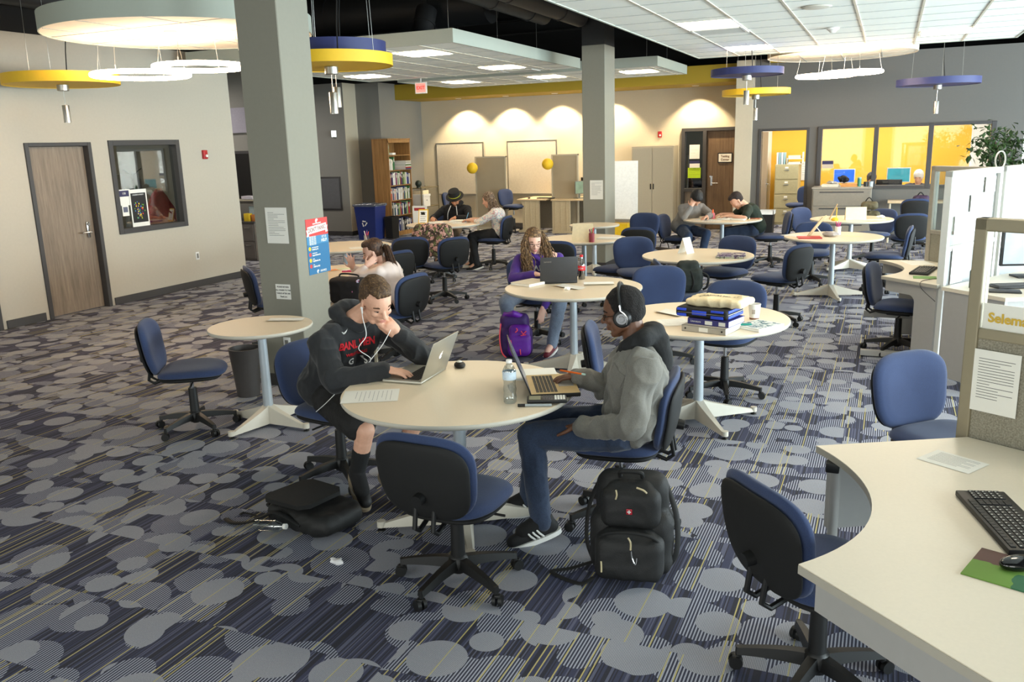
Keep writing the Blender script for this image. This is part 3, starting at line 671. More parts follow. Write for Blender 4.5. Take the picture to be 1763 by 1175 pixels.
def make_chair(shell=True):
    """task chair: faces +X, hub at the origin; seat top about .45, back top about .80"""
    t = thing('task_chair', '', 'chair', (0, 0, 0), 0, 'blue swivel task chairs')
    # seat
    def fs_(u, v, d):
        x, y = v+.02, u; z = SEAT_Z-.035+d-.10*max(0, x-.08)**1.3-.06*max(0, -x-.12)+.16*abs(y)**2.2
        return (x, y, z)
    g = G(); pad(g, .47, .46, .045, 3.0, fs_, taper=-.03, back=.4); g.out('seat', M_chair, t, smooth=60)
    g = G(); pad(g, .44, .42, .02, 3.2, lambda u, v, d: (v+.01, u, SEAT_Z-.062+d-.09*max(0, v-.08)**1.3+.14*abs(u)**2.2), taper=-.03, back=1.); g.out('seat_pan', M_blackm, t, smooth=60)
    # backrest
    Bz = .612; H = .385
    def bend(u, v, d, off):
        lean = .14*(v+H/2)+.32*max(0, v-.02)**1.6
        x = -.215-lean-.02*math.cos(v/H*PI)+.55*u*u; x += d+off
        return (x, u*(1), v+Bz-.0+.0*d)
    g = G(); pad(g, .475, H, .042, 3.2, lambda u, v, d: bend(u, v, d, 0), taper=.07, back=.35); g.out('backrest', M_chair, t, smooth=60)
    g = G(); pad(g, .445, H-.03, .014, 3.4, lambda u, v, d: bend(u, v-.016, d, -.026), taper=.07, back=1.2); bs = g.out('back_shell', M_blackm, t, smooth=60)
    g = G(); g.cyl((-.23, .0, Bz-.075), (-.322, 0, Bz-.088), .030, .025, 20); g.out('back_knob', M_black, bs)
    g = G()
    for y in (-.045, .045): g.tube([(-.16, y, SEAT_Z-.07), (-.24, y, SEAT_Z-.10), (-.275, y, SEAT_Z-.075), (-.262, y, SEAT_Z+.0), (-.25, y, Bz-.07)], .011, 8)
    g.tube([(-.16, -.045, SEAT_Z-.07), (-.16, .045, SEAT_Z-.07)], .011); g.out('back_bracket', M_black, t)
    g = G(); g.box((0, 0, SEAT_Z-.09), (.20, .12, .04), .01); g.tube([(.02, .05, SEAT_Z-.09), (.03, -.19, SEAT_Z-.10), (.03, -.23, SEAT_Z-.10)], .006); g.out('tilt_mechanism', M_black, t)
    g = G(); g.cyl((0, 0, .27), (0, 0, SEAT_Z-.09), .0135, n=16); g.out('gas_piston', M_chrome, t)
    g = G(); g.tube([(0, 0, .05), (0, 0, .12), (0, 0, .13), (0, 0, .31)], [.024, .026, .033, .029], 20); g.out('gas_column', M_black, t)
    g = G(); g.lathe([(.0, .055), (.04, .06), (.048, .09), (.045, .125), (.03, .14), (0, .14)], n=20)
    for k in range(5):
        a = 2*PI*k/5+.2; c, s_ = math.cos(a), math.sin(a); vs = []; n = 7
        for i in range(n+1):
            u = i/n; d = .03+.25*u; zt = .128-.04*u**1.6; zb = .075+.0*u; ww = .026-.01*u; zb = zt-(.05-.024*u)
            for yy, zz in ((-ww, zb), (ww, zb), (ww*.7, zt), (-ww*.7, zt)): vs.append((d*c-yy*s_, d*s_+yy*c, zz))
        fs = [(i*4+j, i*4+(j+1) % 4, (i+1)*4+(j+1) % 4, (i+1)*4+j) for i in range(n) for j in range(4)]+[(3, 2, 1, 0), (n*4, n*4+1, n*4+2, n*4+3)]
        g.add(vs, fs); g.cyl((.275*c, .275*s_, .045), (.275*c, .275*s_, .09), .012, n=10)
    g.out('star_base', M_black, t, smooth=45)
    for k in range(5):
        a = 2*PI*k/5+.2; c, s_ = math.cos(a), math.sin(a); g = G(); R = .285; b = a+.8+k
        q = V((math.cos(b), math.sin(b), 0)); p = V((R*c, R*s_, .027))
        for sg in (-1, 1): g.cyl(p+q*sg*.006, p+q*sg*.022, .027, .025, 16)
        g.box((p.x, p.y, .046), (.028, .028, .02), .006); g.out('caster', M_black, t)
    return t
proto_chair = make_chair(); used = [False]
CHAIR_KIDS = [c for c in bpy.data.objects if c.parent == proto_chair]
UPPER = ('seat', 'seat_pan', 'backrest', 'back_shell', 'back_bracket', 'tilt_mechanism')
def chair(x, y, deg, lab, dz=0., base=0., dark=None):
    """place a copy; dz raises the seat on its gas lift"""
    if not used[0]:
        used[0] = True; c = proto_chair; c.location = (x, y, 0); c.rotation_euler = (0, 0, math.radians(deg)); c['label'] = lab
    else: c = clone(proto_chair, (x, y, 0), math.radians(deg), lab)
    for k in [q for q in bpy.data.objects if q.parent == c]:
        n = k.name.split('.')[0]
        if n in UPPER: k.location = (0, 0, dz)
        elif n == 'gas_piston': k.scale = (1, 1, (SEAT_Z-.09+dz)/(SEAT_Z-.09))
        elif n in ('star_base', 'caster'): k.rotation_euler = (0, 0, base); 
    return c
CH = [
 (-1.69, 3.14, 88, 'empty chair in front, its black back to the camera, at the front table', 0, .3),
 (-4.50, 4.46, 34, 'empty chair alone on the left, turned to the small table by the column', .02, .1),
 (-2.93, 4.02, -12, 'chair of the man in the black sweatshirt', .03, .5),
 (-1.18, 4.00, 188, 'chair of the man with headphones', .03, .4),
 (-1.07, 6.45, -98, 'empty chair facing the camera behind the book stack table', .06, .2),
 (-1.47, 5.22, 14, 'empty chair with black back just behind the headphones man', .0, .2),
 (-1.77, 7.25, -72, 'empty big blue backed chair behind the left side of the book stack table', .04, 0),
 (-1.83, 8.42, 22, 'chair with a dark green bag on its seat', -.02, .2),
 (-2.58, 9.45, -62, 'empty chair left of the magazine table, its blue back upright', .05, .3),
 (-3.42, 12.6, -95, 'empty chair before the tall metal cabinet, facing the camera', .06, .1),
 (-3.05, 11.35, 96, 'empty chair close in front of the one by the cabinet, black back to camera', .02, .4),
 (-3.0, 9.95, 160, 'chair mostly hidden behind the blue chair left of the magazine table', .0, .2),
 (-3.50, 9.42, 96, 'black backed chair behind the open black laptop', .05, .1),
 (-1.62, 9.62, -112, 'empty chair at the far side of the magazine table', .06, .3),
 (-1.02, 9.29, 152, 'chair with black back right of the magazine table', .06, .25),
 (-.88, 11.95, -88, 'empty chair behind the table with the red book', .0, .3),
 (-1.05, 14.1, -35, 'empty chair left of the table with upright cream card', .04, .3),
 (-1.75, 19.35, -125, 'blue chair inside the office doorway', .08, .2),
 (-1.62, 13.62, 195, 'chair of the boy in the dark green shirt', .02, .1),
 (-2.98, 13.3, -8, 'chair of the boy in the grey sweater', .0, .3),
 (-.18, 14.3, 235, 'chair pushed under the far side of the table with upright cream card', .0, .4),
 (.30, 13.72, 100, 'chair with its back to the camera before the small wall desk', .02, .4),
 (.42, 16.15, 95, 'dark chair holding the purple bag', .06, .2),
 (.02, 11.65, 178, 'chair facing left behind the far desk partition', .02, .3),
 (.16, 8.30, -12, 'dark chair tucked in at the far corner desk', .0, .5),
 (.33, 4.45, -45, 'bright blue chair beyond the near desk', .06, .3),
 (-.13, 2.93, 42, 'chair tucked in at the near desk, black back to the camera', .03, .95),
 (-4.12, 6.62, 172, 'chair of the girl in the white shirt', .04, .3),
 (-5.52, 6.72, 50, 'black backed chair peeking out left of the near column', .06, .2),
 (-5.62, 9.5, 125, 'chair with black back, left of the centre aisle by the camo jacket', .05, .3),
 (-5.25, 8.3, 165, 'chair whose blue back top shows between the girl in white and its neighbour', .02, .3),
 (-5.16, 9.57, 152, 'empty chair in the aisle with black back, in front of the writing woman', .04, .35),
 (-6.05, 11.05, 105, 'chair draped with the camouflage jacket', .03, .3),
 (-5.79, 12.45, 183, 'chair of the woman in the patterned blouse', .04, .3),
 (-6.85, 12.95, -62, 'chair of the man in the black hat', .0, .3),
 (-8.95, 17.35, 10, 'dark chair at the back left, behind the man in the hat', .12, .3),
 (-7.72, 17.75, -18, 'dark chair at the light desk along the back wall', .16, .3),
 (.78, 4.75, 180, 'dark chair mostly hidden behind the near partition', .0, .3),
 (-3.16, 7.78, -50, 'chair of the girl in purple', .02, .3),
]
for c in CH: chair(*c[:4], dz=c[4], base=c[5])

# ---------------------------------------------------------------- corner desks on the right
M_desk = mat('desk_laminate', (228, 217, 197), .4, var=.02, scale=90)
M_dedge = mat('desk_edge', (178, 172, 158), .5, var=.02)
M_dpan = mat('desk_panel_grey', (170, 168, 164), .5, var=.02)
def corner_desk(x, y, lab, pts=None):
    """L-shaped worktop with a concave front, origin at its inner corner point"""
    t = thing('corner_desk', lab, 'desk', (x, y, 0))
    # local outline: two wings, front curve bulges inward; +X and side away from the sitter
    P = [(-.0, .0)]
    c0 = V((-.19, 3.42)); c1 = V((-.185, 2.38)); O = V((0, 2.9))
    pts = [(a, b+2.9) for a, b in pts] if pts else [(-.17, 2.38), (.40, 1.86), (1.15, 2.30), (1.15, 3.25), (.36, 3.72), (-.20, 3.42)]
    cur = []
    A, B1, B2, Dd = V((-.20, 3.42)), V((.02, 3.16)), V((.14, 2.74)), V((-.17, 2.38))
    for i in range(1, 24):
        u = i/24; cur.append(tuple(A*(1-u)**3+B1*3*u*(1-u)**2+B2*3*u*u*(1-u)+Dd*u**3))
    poly = [(a-0.0, b-2.9) for a, b in pts+cur]
    g = G(); g.prism(poly, .712, .738); g.out('worktop_edge', M_dedge, t, smooth=30)
    cx = sum(a for a, b in poly)/len(poly); cy = sum(b for a, b in poly)/len(poly)
    g = G(); g.prism([(cx+(a-cx)*.996, cy+(b-cy)*.996) for a, b in poly], .738, .741); g.out('worktop', M_desk, t, smooth=0)
    return t, poly
def desk_panel(t, name, p0, p1, z0, z1, th=.03, m=None, leg=None):
    a, b = V(p0), V(p1); d = (b-a).normalized(); n = V((-d.y, d.x))*th
    g = G()
    if leg:
        # panel with a big rounded cut-out: full-height leg at the far end, apron at the other
        L = (b-a).length; w_, ap, r = leg; pts = [(0, z1), (0, z1-ap), (L-w_-r, z1-ap)]
        for i in range(1, 8): q = i/8*PI/2; pts.append((L-w_-r+r*math.sin(q), z1-ap-r+r*math.cos(q)))
        pts += [(L-w_, z1-ap-r), (L-w_, z0), (L, z0), (L, z1)]
        vs = [tuple(a+d*u)+(z,) for u, z in pts]+[tuple(a+d*u+n)+(z,) for u, z in pts]; k = len(pts)
        g.add(vs, [tuple(range(k)), tuple(reversed(range(k, 2*k)))]+[(i, (i+1) % k, k+(i+1) % k, k+i) for i in range(k)])
    else:
        vs = [tuple(a)+(z0,), tuple(b)+(z0,), tuple(b)+(z1,), tuple(a)+(z1,)]; vs += [tuple(V(q[:2])+n)+(q[2],) for q in vs]
        g.add(vs, [(0, 1, 2, 3), (7, 6, 5, 4), (0, 4, 5, 1), (1, 5, 6, 2), (2, 6, 7, 3), (3, 7, 4, 0)])
    return g.out(name, m or M_dpan, t, smooth=0)
t, poly = corner_desk(0, 2.9, 'large cream corner desk at the lower right with the black keyboard')
desk_panel(t, 'leg_panel', (-.12, -.50), (.40, -.985), 0.01, .712, leg=(.22, .12, .06))
desk_panel(t, 'leg_panel', (-.14, .50), (.30, .74), 0.4, .712, leg=None)
desk_panel(t, 'modesty_panel', (.42, -.98), (1.10, -.60), .01, .712)
g = G(); g.cyl((-.12, .50, .0), (-.12, .50, .712), .02); g.out('leg', M_dpan, t)
g = G(); g.box((-.13, .44, .69), (.05, .05, .04), .005); g.out('cable_bracket', M_black, t)
# partitions: aluminium-beige frame, cloth below, glass above
M_pf = mat('partition_frame', (152, 142, 118), .45, .2, var=.02)
M_pfl = mat('partition_frame_light', (214, 214, 208), .45, .1, var=.02)
M_pc = fabric_mat('partition_cloth', (130, 124, 108), (164, 158, 142), 160)
M_pcg = fabric_mat('partition_cloth_pale', (158, 160, 160), (178, 180, 180), 300)
def partition(p0, p1, lab, z1=1.65, zs=1.02, fr=M_pf, cl=M_pc, th=.06, glass=True, z0=.04, glm=None, posts=(1, 1)):
    a, b = V(p0), V(p1); L = (b-a).length; ang = math.atan2((b-a).y, (b-a).x)
    t = thing('office_partition', lab, 'partition', (a.x, a.y, 0), ang)
    g = G(); e = .05
    if posts[0]: g.bb(0, e, -th/2, th/2, 0, z1, .006)
    if posts[1]: g.bb(L-e, L, -th/2, th/2, 0, z1, .006)
    g.bb(0, L, -th/2, th/2, z1-e, z1, .006); g.bb(e, L-e, -th/2+.004, th/2-.004, zs, zs+.04, .004); g.bb(e, L-e, -th/2+.004, th/2-.004, 0, .08)
    g.out('partition_frame', fr, t, smooth=0)
    g = G(); g.bb(e, L-e, -th/2+.012, th/2-.012, .08, zs); g.out('cloth_panel', cl, t, smooth=0)
    if glass:
        g = G(); g.bb(e, L-e, -.003, .003, zs+.04, z1-e); g.out('partition_glass', glm or M_glass, t, smooth=0)
    return t
t1 = partition((.33, 3.77), (1.15, 3.28), 'near beige cloth partition with a glass top and pinned notice', z1=1.62, zs=1.15)
# frosted banner in the lower glass: "Selemat datang"
g = G(); g.bb(.055, .75, -.008, -.004, 1.19, 1.29); g.out('welcome_banner', M_paper, t1, smooth=0)
text('Selemat datang', .052, 'banner_text', mat('gold_letters', (214, 176, 60), .5, var=0), t1, frameM((.075, -.0105, 1.235), (1, 0, 0), (0, -1, 0)), align='LEFT', off=.0015)
def notice(lab, M, w_, h_, rows=14, name='notice', title=None, seed=0, paper=None, inkm=None):
    """a printed sheet, local x right / y up / z out of the wall"""
    t = thing(name, lab, 'notice'); t.matrix_world = M
    g = G(); g.bb(-w_/2, w_/2, -h_/2, h_/2, 0, .0012); g.out('sheet', paper or M_paper, t, smooth=0)
    R = random.Random(seed+5); g = G(); y = h_*.40
    if title: text(title, h_*.05, 'title_text', inkm or M_ink, t, Matrix.Translation((0, h_*.42, .0018)))
    for i in range(rows):
        y = h_*(.36-.68*i/max(1, rows)); L = w_*.78*(R.choice((1, 1, .9, .6, .35)))
        g.bb(-w_*.39, -w_*.39+L, y-h_*.004, y+h_*.004, .0012, .0016)
    if rows: g.out('print_lines', inkm or M_ink, t, smooth=0)
    return t
def on_plane(p, xdir, zdir): return frameM(p, xdir, zdir)
dx = (V((1.15, 3.28, 0))-V((.33, 3.77, 0))).normalized(); nrm = V((dx.y, -dx.x, 0))
notice('printed notice pinned on the near beige cloth partition', frameM(V((.33, 3.77, .985))+dx*.135+nrm*.031, dx, nrm), .175, .25, 15, seed=3)
# second desk cluster further back
M_glp = glass_mat('glass_pale', (232, 236, 236), .3, .06)
t, poly = corner_desk(.16, 8.5, 'far cream corner desk with a dark keyboard on the right', [(-.17, -.52), (.25, -.93), (.68, -.04), (.22, .55), (-.20, .52)])
desk_panel(t, 'leg_panel', (-.13, -.50), (.25, -.89), 0.01, .712, leg=(.22, .1, .06))
desk_panel(t, 'side_panel', (-.16, .50), (.20, .52), 0.01, .712, leg=(.2, .1, .05))
g = G(); g.bb(-.30, .20, -.48, -.42, .01, .06, .004); g.out('foot_rail', M_dpan, t, smooth=0)
g = G(); g.bb(-.30, .24, .0, .04, .27, .33, .004); g.out('foot_rail', M_dpan, t, smooth=0)
partition((.38, 9.07), (.87, 8.50), 'grey partition with an open glass slot behind the far desk', z1=1.635, zs=1.0, fr=mat('partition_frame_grey', (168, 160, 146), .5), cl=M_pc, glm=M_glp, posts=(1, 0))
partition((.43, 7.62), (.87, 8.50), 'bright white framed glass partition with taped sheets', z1=1.64, zs=1.0, fr=M_pfl, cl=M_pcg, glm=M_glp)
partition((.90, 8.56), (1.45, 9.62), 'white framed glass partition at the right edge', z1=1.64, zs=1.0, fr=M_pfl, cl=M_pcg, glm=M_glp)
# ================================================================ people
def evalmesh(o):
    dg = bpy.context.evaluated_depsgraph_get(); return bpy.data.meshes.new_from_object(o.evaluated_get(dg))
class B:
    """closed shapes that are fused into one continuous skin by a voxel remesh"""
    def __init__(s): s.g = G()
    def c(s, p0, r0, p1, r1, n=14):
        p0, p1 = V(p0), V(p1); d = p1-p0; L = d.length; d = d.normalized() if L > 1e-6 else V((0, 0, 1)); P = []; R = []
        for i in range(5): a = PI/2*i/4; P.append(p0-d*r0*math.cos(a)); R.append(max(r0*math.sin(a), .0005))
        for i in range(5): a = PI/2*(1-i/4); P.append(p1+d*r1*math.cos(a)); R.append(max(r1*math.sin(a), .0005))
        s.g.tube(P, R, n); return s
    def ch(s, pts, rs, n=14):
        for i in range(len(pts)-1): s.c(pts[i], rs[i], pts[i+1], rs[i+1], n)
        return s
    def e(s, c, r, M=None):
        X = s.g.X.copy(); s.g.X = X @ Matrix.Translation(V(c)) @ (M.to_4x4() if M else Matrix.Identity(4)); s.g.ball((0, 0, 0), r, 18, 12); s.g.X = X; return s
    def skin(s, name, m, parent, vox=.006, smooth=6, fold=0., ff=14., fn=None, stretch=(1, 1, 1), smf=.5):
        o = s.g.out('tmp', m, None, smooth=0)
        md = o.modifiers.new('r', 'REMESH'); md.mode = 'VOXEL'; md.voxel_size = vox; md.use_smooth_shade = True
        if smooth: sm = o.modifiers.new('s', 'SMOOTH'); sm.factor = smf; sm.iterations = smooth
        me = evalmesh(o); old = o.data; bpy.data.objects.remove(o); bpy.data.meshes.remove(old)
        loc = parent.matrix_world.translation if parent else V((0, 0, 0))
        if fold or fn:
            nr = [v.normal.copy() for v in me.vertices]
            for v, n in zip(me.vertices, nr):
                p = v.co; d = 0.
                if fold:
                    q = V((p.x*ff*stretch[0], p.y*ff*stretch[1], p.z*ff*stretch[2])); k = noise.noise(q); k2 = noise.noise(q*.45+V((5, 2, 1)))
                    d = fold*(1-2.6*abs(k))*.7+fold*.6*k2
                if fn: d += fn(p, n)
                v.co = p+n*d
        me.polygons.foreach_set('use_smooth', [True]*len(me.polygons))
        me.materials.clear()
        for q in (m if isinstance(m, (list, tuple)) else [m]): me.materials.append(q)
        me.transform(Matrix.Translation(-loc)); me.update(); me.name = name
        o = bpy.data.objects.new(name, me); COL.objects.link(o)
        if parent: o.parent = parent
        return o
def paint(o, loc, f):
    """give faces a material slot by position"""
    for p in o.data.polygons:
        k = f(p.center+loc)
        if k: p.material_index = k

def head(b, M, s=1., jaw=1., nose=1., neck_to=None, neck_r=.055, ears=True, vox=.004, female=False):
    """face looks along +x of M"""
    X0 = b.g.X.copy(); b.g.X = M @ Matrix.Scale(s, 4)
    b.e((-.012, 0, .035), (.098, .075, .092)); b.e((.012, 0, .02), (.082, .068, .085))
    b.e((.022, 0, -.035), (.066, .058, .068)); b.e((.030, 0, -.066), (.05, .045*jaw, .036))
    b.c((.062, 0, -.098), .020*jaw, (.045, 0, -.092), .026)
    for sg in (-1, 1):
        b.e((.062, sg*.034, -.022), (.022, .024, .022)); b.c((.066, sg*.013, .017), .014, (.052, sg*.045, .016), .014)
        b.c((.046, sg*.035, -.085), .017*jaw, (-.005, sg*.055, -.058), .018*jaw)
        b.e((.018, sg*.042, -.048), (.045, .020, .040))
        if ears: b.e((-.012, sg*.076, -.008), (.017, .009, .030), Euler((0, -.2, sg*.35)).to_matrix()); b.e((-.006, sg*.078, -.032), (.008, .008, .010))
    b.c((.082, 0, .008), .0085, (.107, 0, -.028), .0128*nose); b.e((.094, .012, -.032), (.009, .007, .007)); b.e((.094, -.012, -.032), (.009, .007, .007))
    b.e((.080, 0, -.058), (.014, .025, .007)); b.e((.079, 0, -.069), (.014, .022, .0075)); b.e((.072, 0, -.055), (.02, .03, .016))
    b.g.X = X0
    if neck_to is not None:
        a = M @ V((-.03*s, 0, -.05*s)); b.c(a, neck_r, neck_to, neck_r*1.12)
def face_marks(p, M, s, brow, iris=(50, 34, 24), open_=.5, lip=None, glasses=None):
    """eyes, brows and lips as parts of the head"""
    def W(q): return M @ (V(q)*s)
    L = p.matrix_world.translation
    for sg in (-1, 1):
        g = G(); g.X = Matrix.Translation(-L) @ M @ Matrix.Scale(s, 4) @ Matrix.Translation((.069, sg*.031, .0)); g.ball((0, 0, 0), (.0125, .0145, .0095*max(open_, .25)+.002), 14, 8)
        e = g.out('eye', mat('eye_white', (215, 208, 200), .3, var=0), p, smooth=60)
        g = G(); g.X = Matrix.Translation(-L) @ M @ Matrix.Scale(s, 4); g.ball((.0800, sg*.031, -.002), (.0045, .006, .006*max(.4, open_)), 12, 8); g.out('iris', mat('iris', iris, .2, var=0), e, smooth=60)
        g = G(); g.tube([W((.075, sg*.017, .004))-L, W((.085, sg*.031, .0085*open_+.001))-L, W((.071, sg*.048, .001))-L], [.0014*s, .0026*s, .0014*s], 6); g.out('eyelash', mat('lash', (40, 28, 22), .8, var=0), p)
        g = G(); g.tube([W((.085, sg*.012, .020))-L, W((.084, sg*.030, .027))-L, W((.066, sg*.052, .021))-L], [.0035*s, .0048*s, .0025*s], 8); g.out('eyebrow', mat('brow_%d_%d_%d' % brow, brow, .9), p)
    if lip:
        g = G(); g.X = Matrix.Translation(-L) @ M @ Matrix.Scale(s, 4); g.ball((.090, 0, -.058), (.0055, .020, .0045), 14, 8); g.ball((.089, 0, -.068), (.0055, .018, .005), 14, 8); g.out('lips', mat('lip_%d_%d_%d' % lip, lip, .5, var=0), p, smooth=60)
    if glasses:
        g = G(); m = mat('glasses_'+glasses, (30, 26, 26), .3, .3)
        for sg in (-1, 1):
            P = []
            for k in range(17): a = 2*PI*k/16; P.append(W((.096-.012*abs(math.cos(a))*(1 if sg*math.cos(a) > 0 else 0), sg*.033+.023*math.cos(a), -.004+.015*math.sin(a)))-L)
            g.tube(P, .0015*s, 6, cap=False); g.tube([W((.086, sg*.056, .002))-L, W((.04, sg*.074, .004))-L, W((-.02, sg*.080, .0))-L], .0016*s, 6)
        g.tube([W((.098, -.010, .002))-L, W((.100, 0, .004))-L, W((.098, .010, .002))-L], .0015*s, 6); gl = g.out('glasses', m, p)
        g = G()
        for sg in (-1, 1):
            g.X = Matrix.Translation(-L) @ M @ Matrix.Scale(s, 4); n = 16; g.add([(.095, sg*.033+.022*math.cos(2*PI*k/n), -.004+.014*math.sin(2*PI*k/n)) for k in range(n)], [tuple(range(n))])
        g.out('lens', glass_mat('lens_glass', (250, 250, 250), .02, 0.), gl, smooth=0)
def hand(b, wr, d, up, side, curl=.5, size=1., spread=1., thumb=None, curls=None):
    """wr wrist, d towards the fingers, up back-of-hand, side +1 = thumb on the left of d seen from above"""
    d = V(d).normalized(); up = V(up); up = (up-d*up.dot(d)).normalized(); lt = up.cross(d)*side   # towards thumb
    z = size; wr = V(wr)
    Mx = Matrix((d, lt, up)).transposed()
    b.e(wr+d*.048*z, (.052*z, .040*z, .0155*z), Mx); b.c(wr, .024*z, wr+d*.03*z, .024*z)
    for i in range(4):
        off = (.030-.020*i)*z; base = wr+d*(.082-(.006 if i in (0, 3) else 0)-(.006 if i == 3 else 0))*z+lt*off; fl = (1.0, 1.1, 1.03, .82)[i]
        b.c(wr+d*.04*z+lt*off*.7, .013*z, base, .0105*z)
        c = curls[i] if curls else curl; a = c*.55; q = base; sp = (i-1.3)*-.07*spread
        for k, (ln, r) in enumerate(((.042, .0092), (.027, .0083), (.021, .0074))):
            dr = (d*math.cos(a)-up*math.sin(a)+lt*sp).normalized(); q2 = q+dr*ln*fl*z; b.c(q, r*z+.0006, q2, r*z, 10); q = q2; a += c*(1.15, .8, 0)[k]
    t = thumb or (.55, .75, -.45)
    q = wr+d*.022*z+lt*.026*z; dr = (d*t[0]+lt*t[1]+up*t[2]).normalized(); q2 = q+dr*.042*z; b.c(q, .0145*z, q2, .0105*z, 10)
    dr = (d*(t[0]+.6)+lt*t[1]*.5+up*t[2]).normalized(); q3 = q2+dr*.028*z; b.c(q2, .0105*z, q3, .0095*z, 10); b.c(q3, .0095*z, q3+dr*.022*z, .008*z, 10)
def orient(pos, fwd, roll=0.):
    """head matrix: +x along fwd, z roughly up"""
    x = V(fwd).normalized(); z = V((0, 0, 1)); z = (z-x*z.dot(x)).normalized(); y = z.cross(x)
    m = Matrix((x, y, z)).transposed().to_4x4() @ Matrix.Rotation(roll, 4, 'X'); m.translation = V(pos); return m
def shoe(p, ank, toe, m, sole, size=1., stripes=None, name='shoe', up=V((0, 0, 1)), lace=None):
    """low shoe from heel under the ankle towards toe"""
    ank = V(ank); d = V(toe)-ank; d.z = d.z; d = d.normalized(); L = p.matrix_world.translation
    up = V(up); up = (up-d*up.dot(d)).normalized(); lt = up.cross(d)
    M = Matrix((d, lt, up)).transposed().to_4x4(); M.translation = ank
    b = B(); b.g.X = M @ Matrix.Scale(size, 4)
    b.c((-.045, 0, -.05), .036, (.06, 0, -.052), .038); b.c((.06, 0, -.052), .040, (.165, .004, -.062), .036); b.c((-.035, 0, -.03), .036, (-.02, 0, .0), .043); b.c((.0, 0, -.02), .042, (.07, 0, -.045), .036)
    o = b.skin(name, m, p, .006, 4)
    g = G(); g.X = Matrix.Translation(-L) @ M @ Matrix.Scale(size, 4); n = 28; P = []
    for k in range(n):
        a = 2*PI*k/n; x = .058+.148*math.copysign(abs(math.cos(a))**.75, math.cos(a)); y = .046*math.copysign(abs(math.sin(a))**.8, math.sin(a))*(1+.12*math.cos(a)) ; P.append((x, y))
    g.prism(P, -.098, -.074); g.out('sole', sole, o, smooth=40).location = (0, 0, 0)
    if stripes:
        g = G(); g.X = Matrix.Translation(-L) @ M @ Matrix.Scale(size, 4)
        for sg in (-1, 1):
            for i in range(3): x = .015+i*.024; g.tube([(x, sg*.0445, -.068), (x+.018, sg*.042, -.045), (x+.032, sg*.030, -.018)], .0052, 6)
        g.out('side_stripe', stripes, o)
    if lace:
        g = G(); g.X = Matrix.Translation(-L) @ M @ Matrix.Scale(size, 4)
        for i in range(4): x = .05+i*.02; g.tube([(x, -.022, -.018-i*.006), (x, 0, -.009-i*.0065), (x+.01, .022, -.018-i*.006)], .003, 6)
        g.out('lace', lace, o)
    return o
def person(label, loc, rz=0.): 
    t = thing('person', label, 'person', loc, 0.); bpy.context.view_layer.update(); return t

SK_L = mat('skin_light', (214, 164, 138), .55, var=.05, scale=60)
SK_L2 = mat('skin_pale', (222, 176, 156), .55, var=.05, scale=60)
SK_D = mat('skin_dark_brown', (104, 68, 48), .5, var=.06, scale=60)
def hairmat(name, a, b_): return blotch_mat(name, [a, b_, a], 60., .7)
def ribs(b0, pel, chest, neckb, shL, shR, hw=.15, ww=.135, cd=.105, depth=None):
    """torso from pelvis to shoulders as fused capsules"""
    pel, chest, neckb, shL, shR = V(pel), V(chest), V(neckb), V(shL), V(shR); lat = (shL-shR).normalized()
    b0.c(pel-lat*hw*.45, hw*.82, pel+lat*hw*.45, hw*.82); mid = pel.lerp(chest, .5)
    b0.c(pel-lat*.05, ww*.98, mid-lat*.045, ww*.92); b0.c(pel+lat*.05, ww*.98, mid+lat*.045, ww*.92)
    b0.c(mid-lat*.045, ww*.92, chest-lat*.065, cd*1.12); b0.c(mid+lat*.045, ww*.92, chest+lat*.065, cd*1.12)
    b0.c(chest-lat*.065, cd*1.12, shR.lerp(neckb, .3), cd*.62); b0.c(chest+lat*.065, cd*1.12, shL.lerp(neckb, .3), cd*.62)
    b0.c(shL, cd*.60, shR, cd*.60); b0.c(chest, cd*1.0, neckb, cd*.58)
from mathutils.bvhtree import BVHTree
def decal(o, target, zdir, off=.003):
    """press a flat shape onto the cloth behind it"""
    bvh = BVHTree.FromObject(target, bpy.context.evaluated_depsgraph_get()); d = V(zdir).normalized()
    bm = bmesh.new(); bm.from_mesh(o.data); bmesh.ops.triangulate(bm, faces=bm.faces[:])
    bmesh.ops.subdivide_edges(bm, edges=[e for e in bm.edges if e.calc_length() > .02], cuts=2)
    for v in bm.verts:
        h = bvh.ray_cast(v.co+d*.06, -d)
        if h[0] is not None and (h[0]-v.co).length < .12: v.co = h[0]+d*off
        else: v.co = v.co-d*.07
    bm.to_mesh(o.data); bm.free()
def hair_cap(p, M, s, m, kind='short', seed=0, vox=.005, part=None):
    b = B(); b.g.X = M @ Matrix.Scale(s, 4)
    if kind == 'short':
        b.e((-.030, 0, .050), (.095, .080, .090)); b.e((-.044, 0, .01), (.070, .0775, .075)); b.e((.018, 0, .100), (.066, .062, .036)); b.c((.064, .028, .095), .018, (.064, -.028, .095), .018)
    elif kind == 'buzz':
        b.e((-.018, 0, .042), (.098, .0785, .092)); b.e((-.036, 0, .005), (.078, .076, .07)); b.e((.018, 0, .080), (.050, .062, .036))
    elif kind == 'mop':
        b.e((-.018, 0, .050), (.108, .092, .100)); b.e((-.035, 0, .0), (.085, .088, .085)); b.e((.045, 0, .075), (.058, .074, .055))
    elif kind == 'long':
        b.e((-.022, 0, .046), (.104, .088, .096)); b.e((-.045, 0, .0), (.075, .088, .085))
    b.g.X = Matrix.Identity(4)
    def fn(q, n):
        l = M.inverted() @ q; k = noise.noise(V((l.x*24, l.y*70, l.z*24+seed))); return k*.003*s
    return b.skin('hair', m, p, vox, 3, fn=fn)
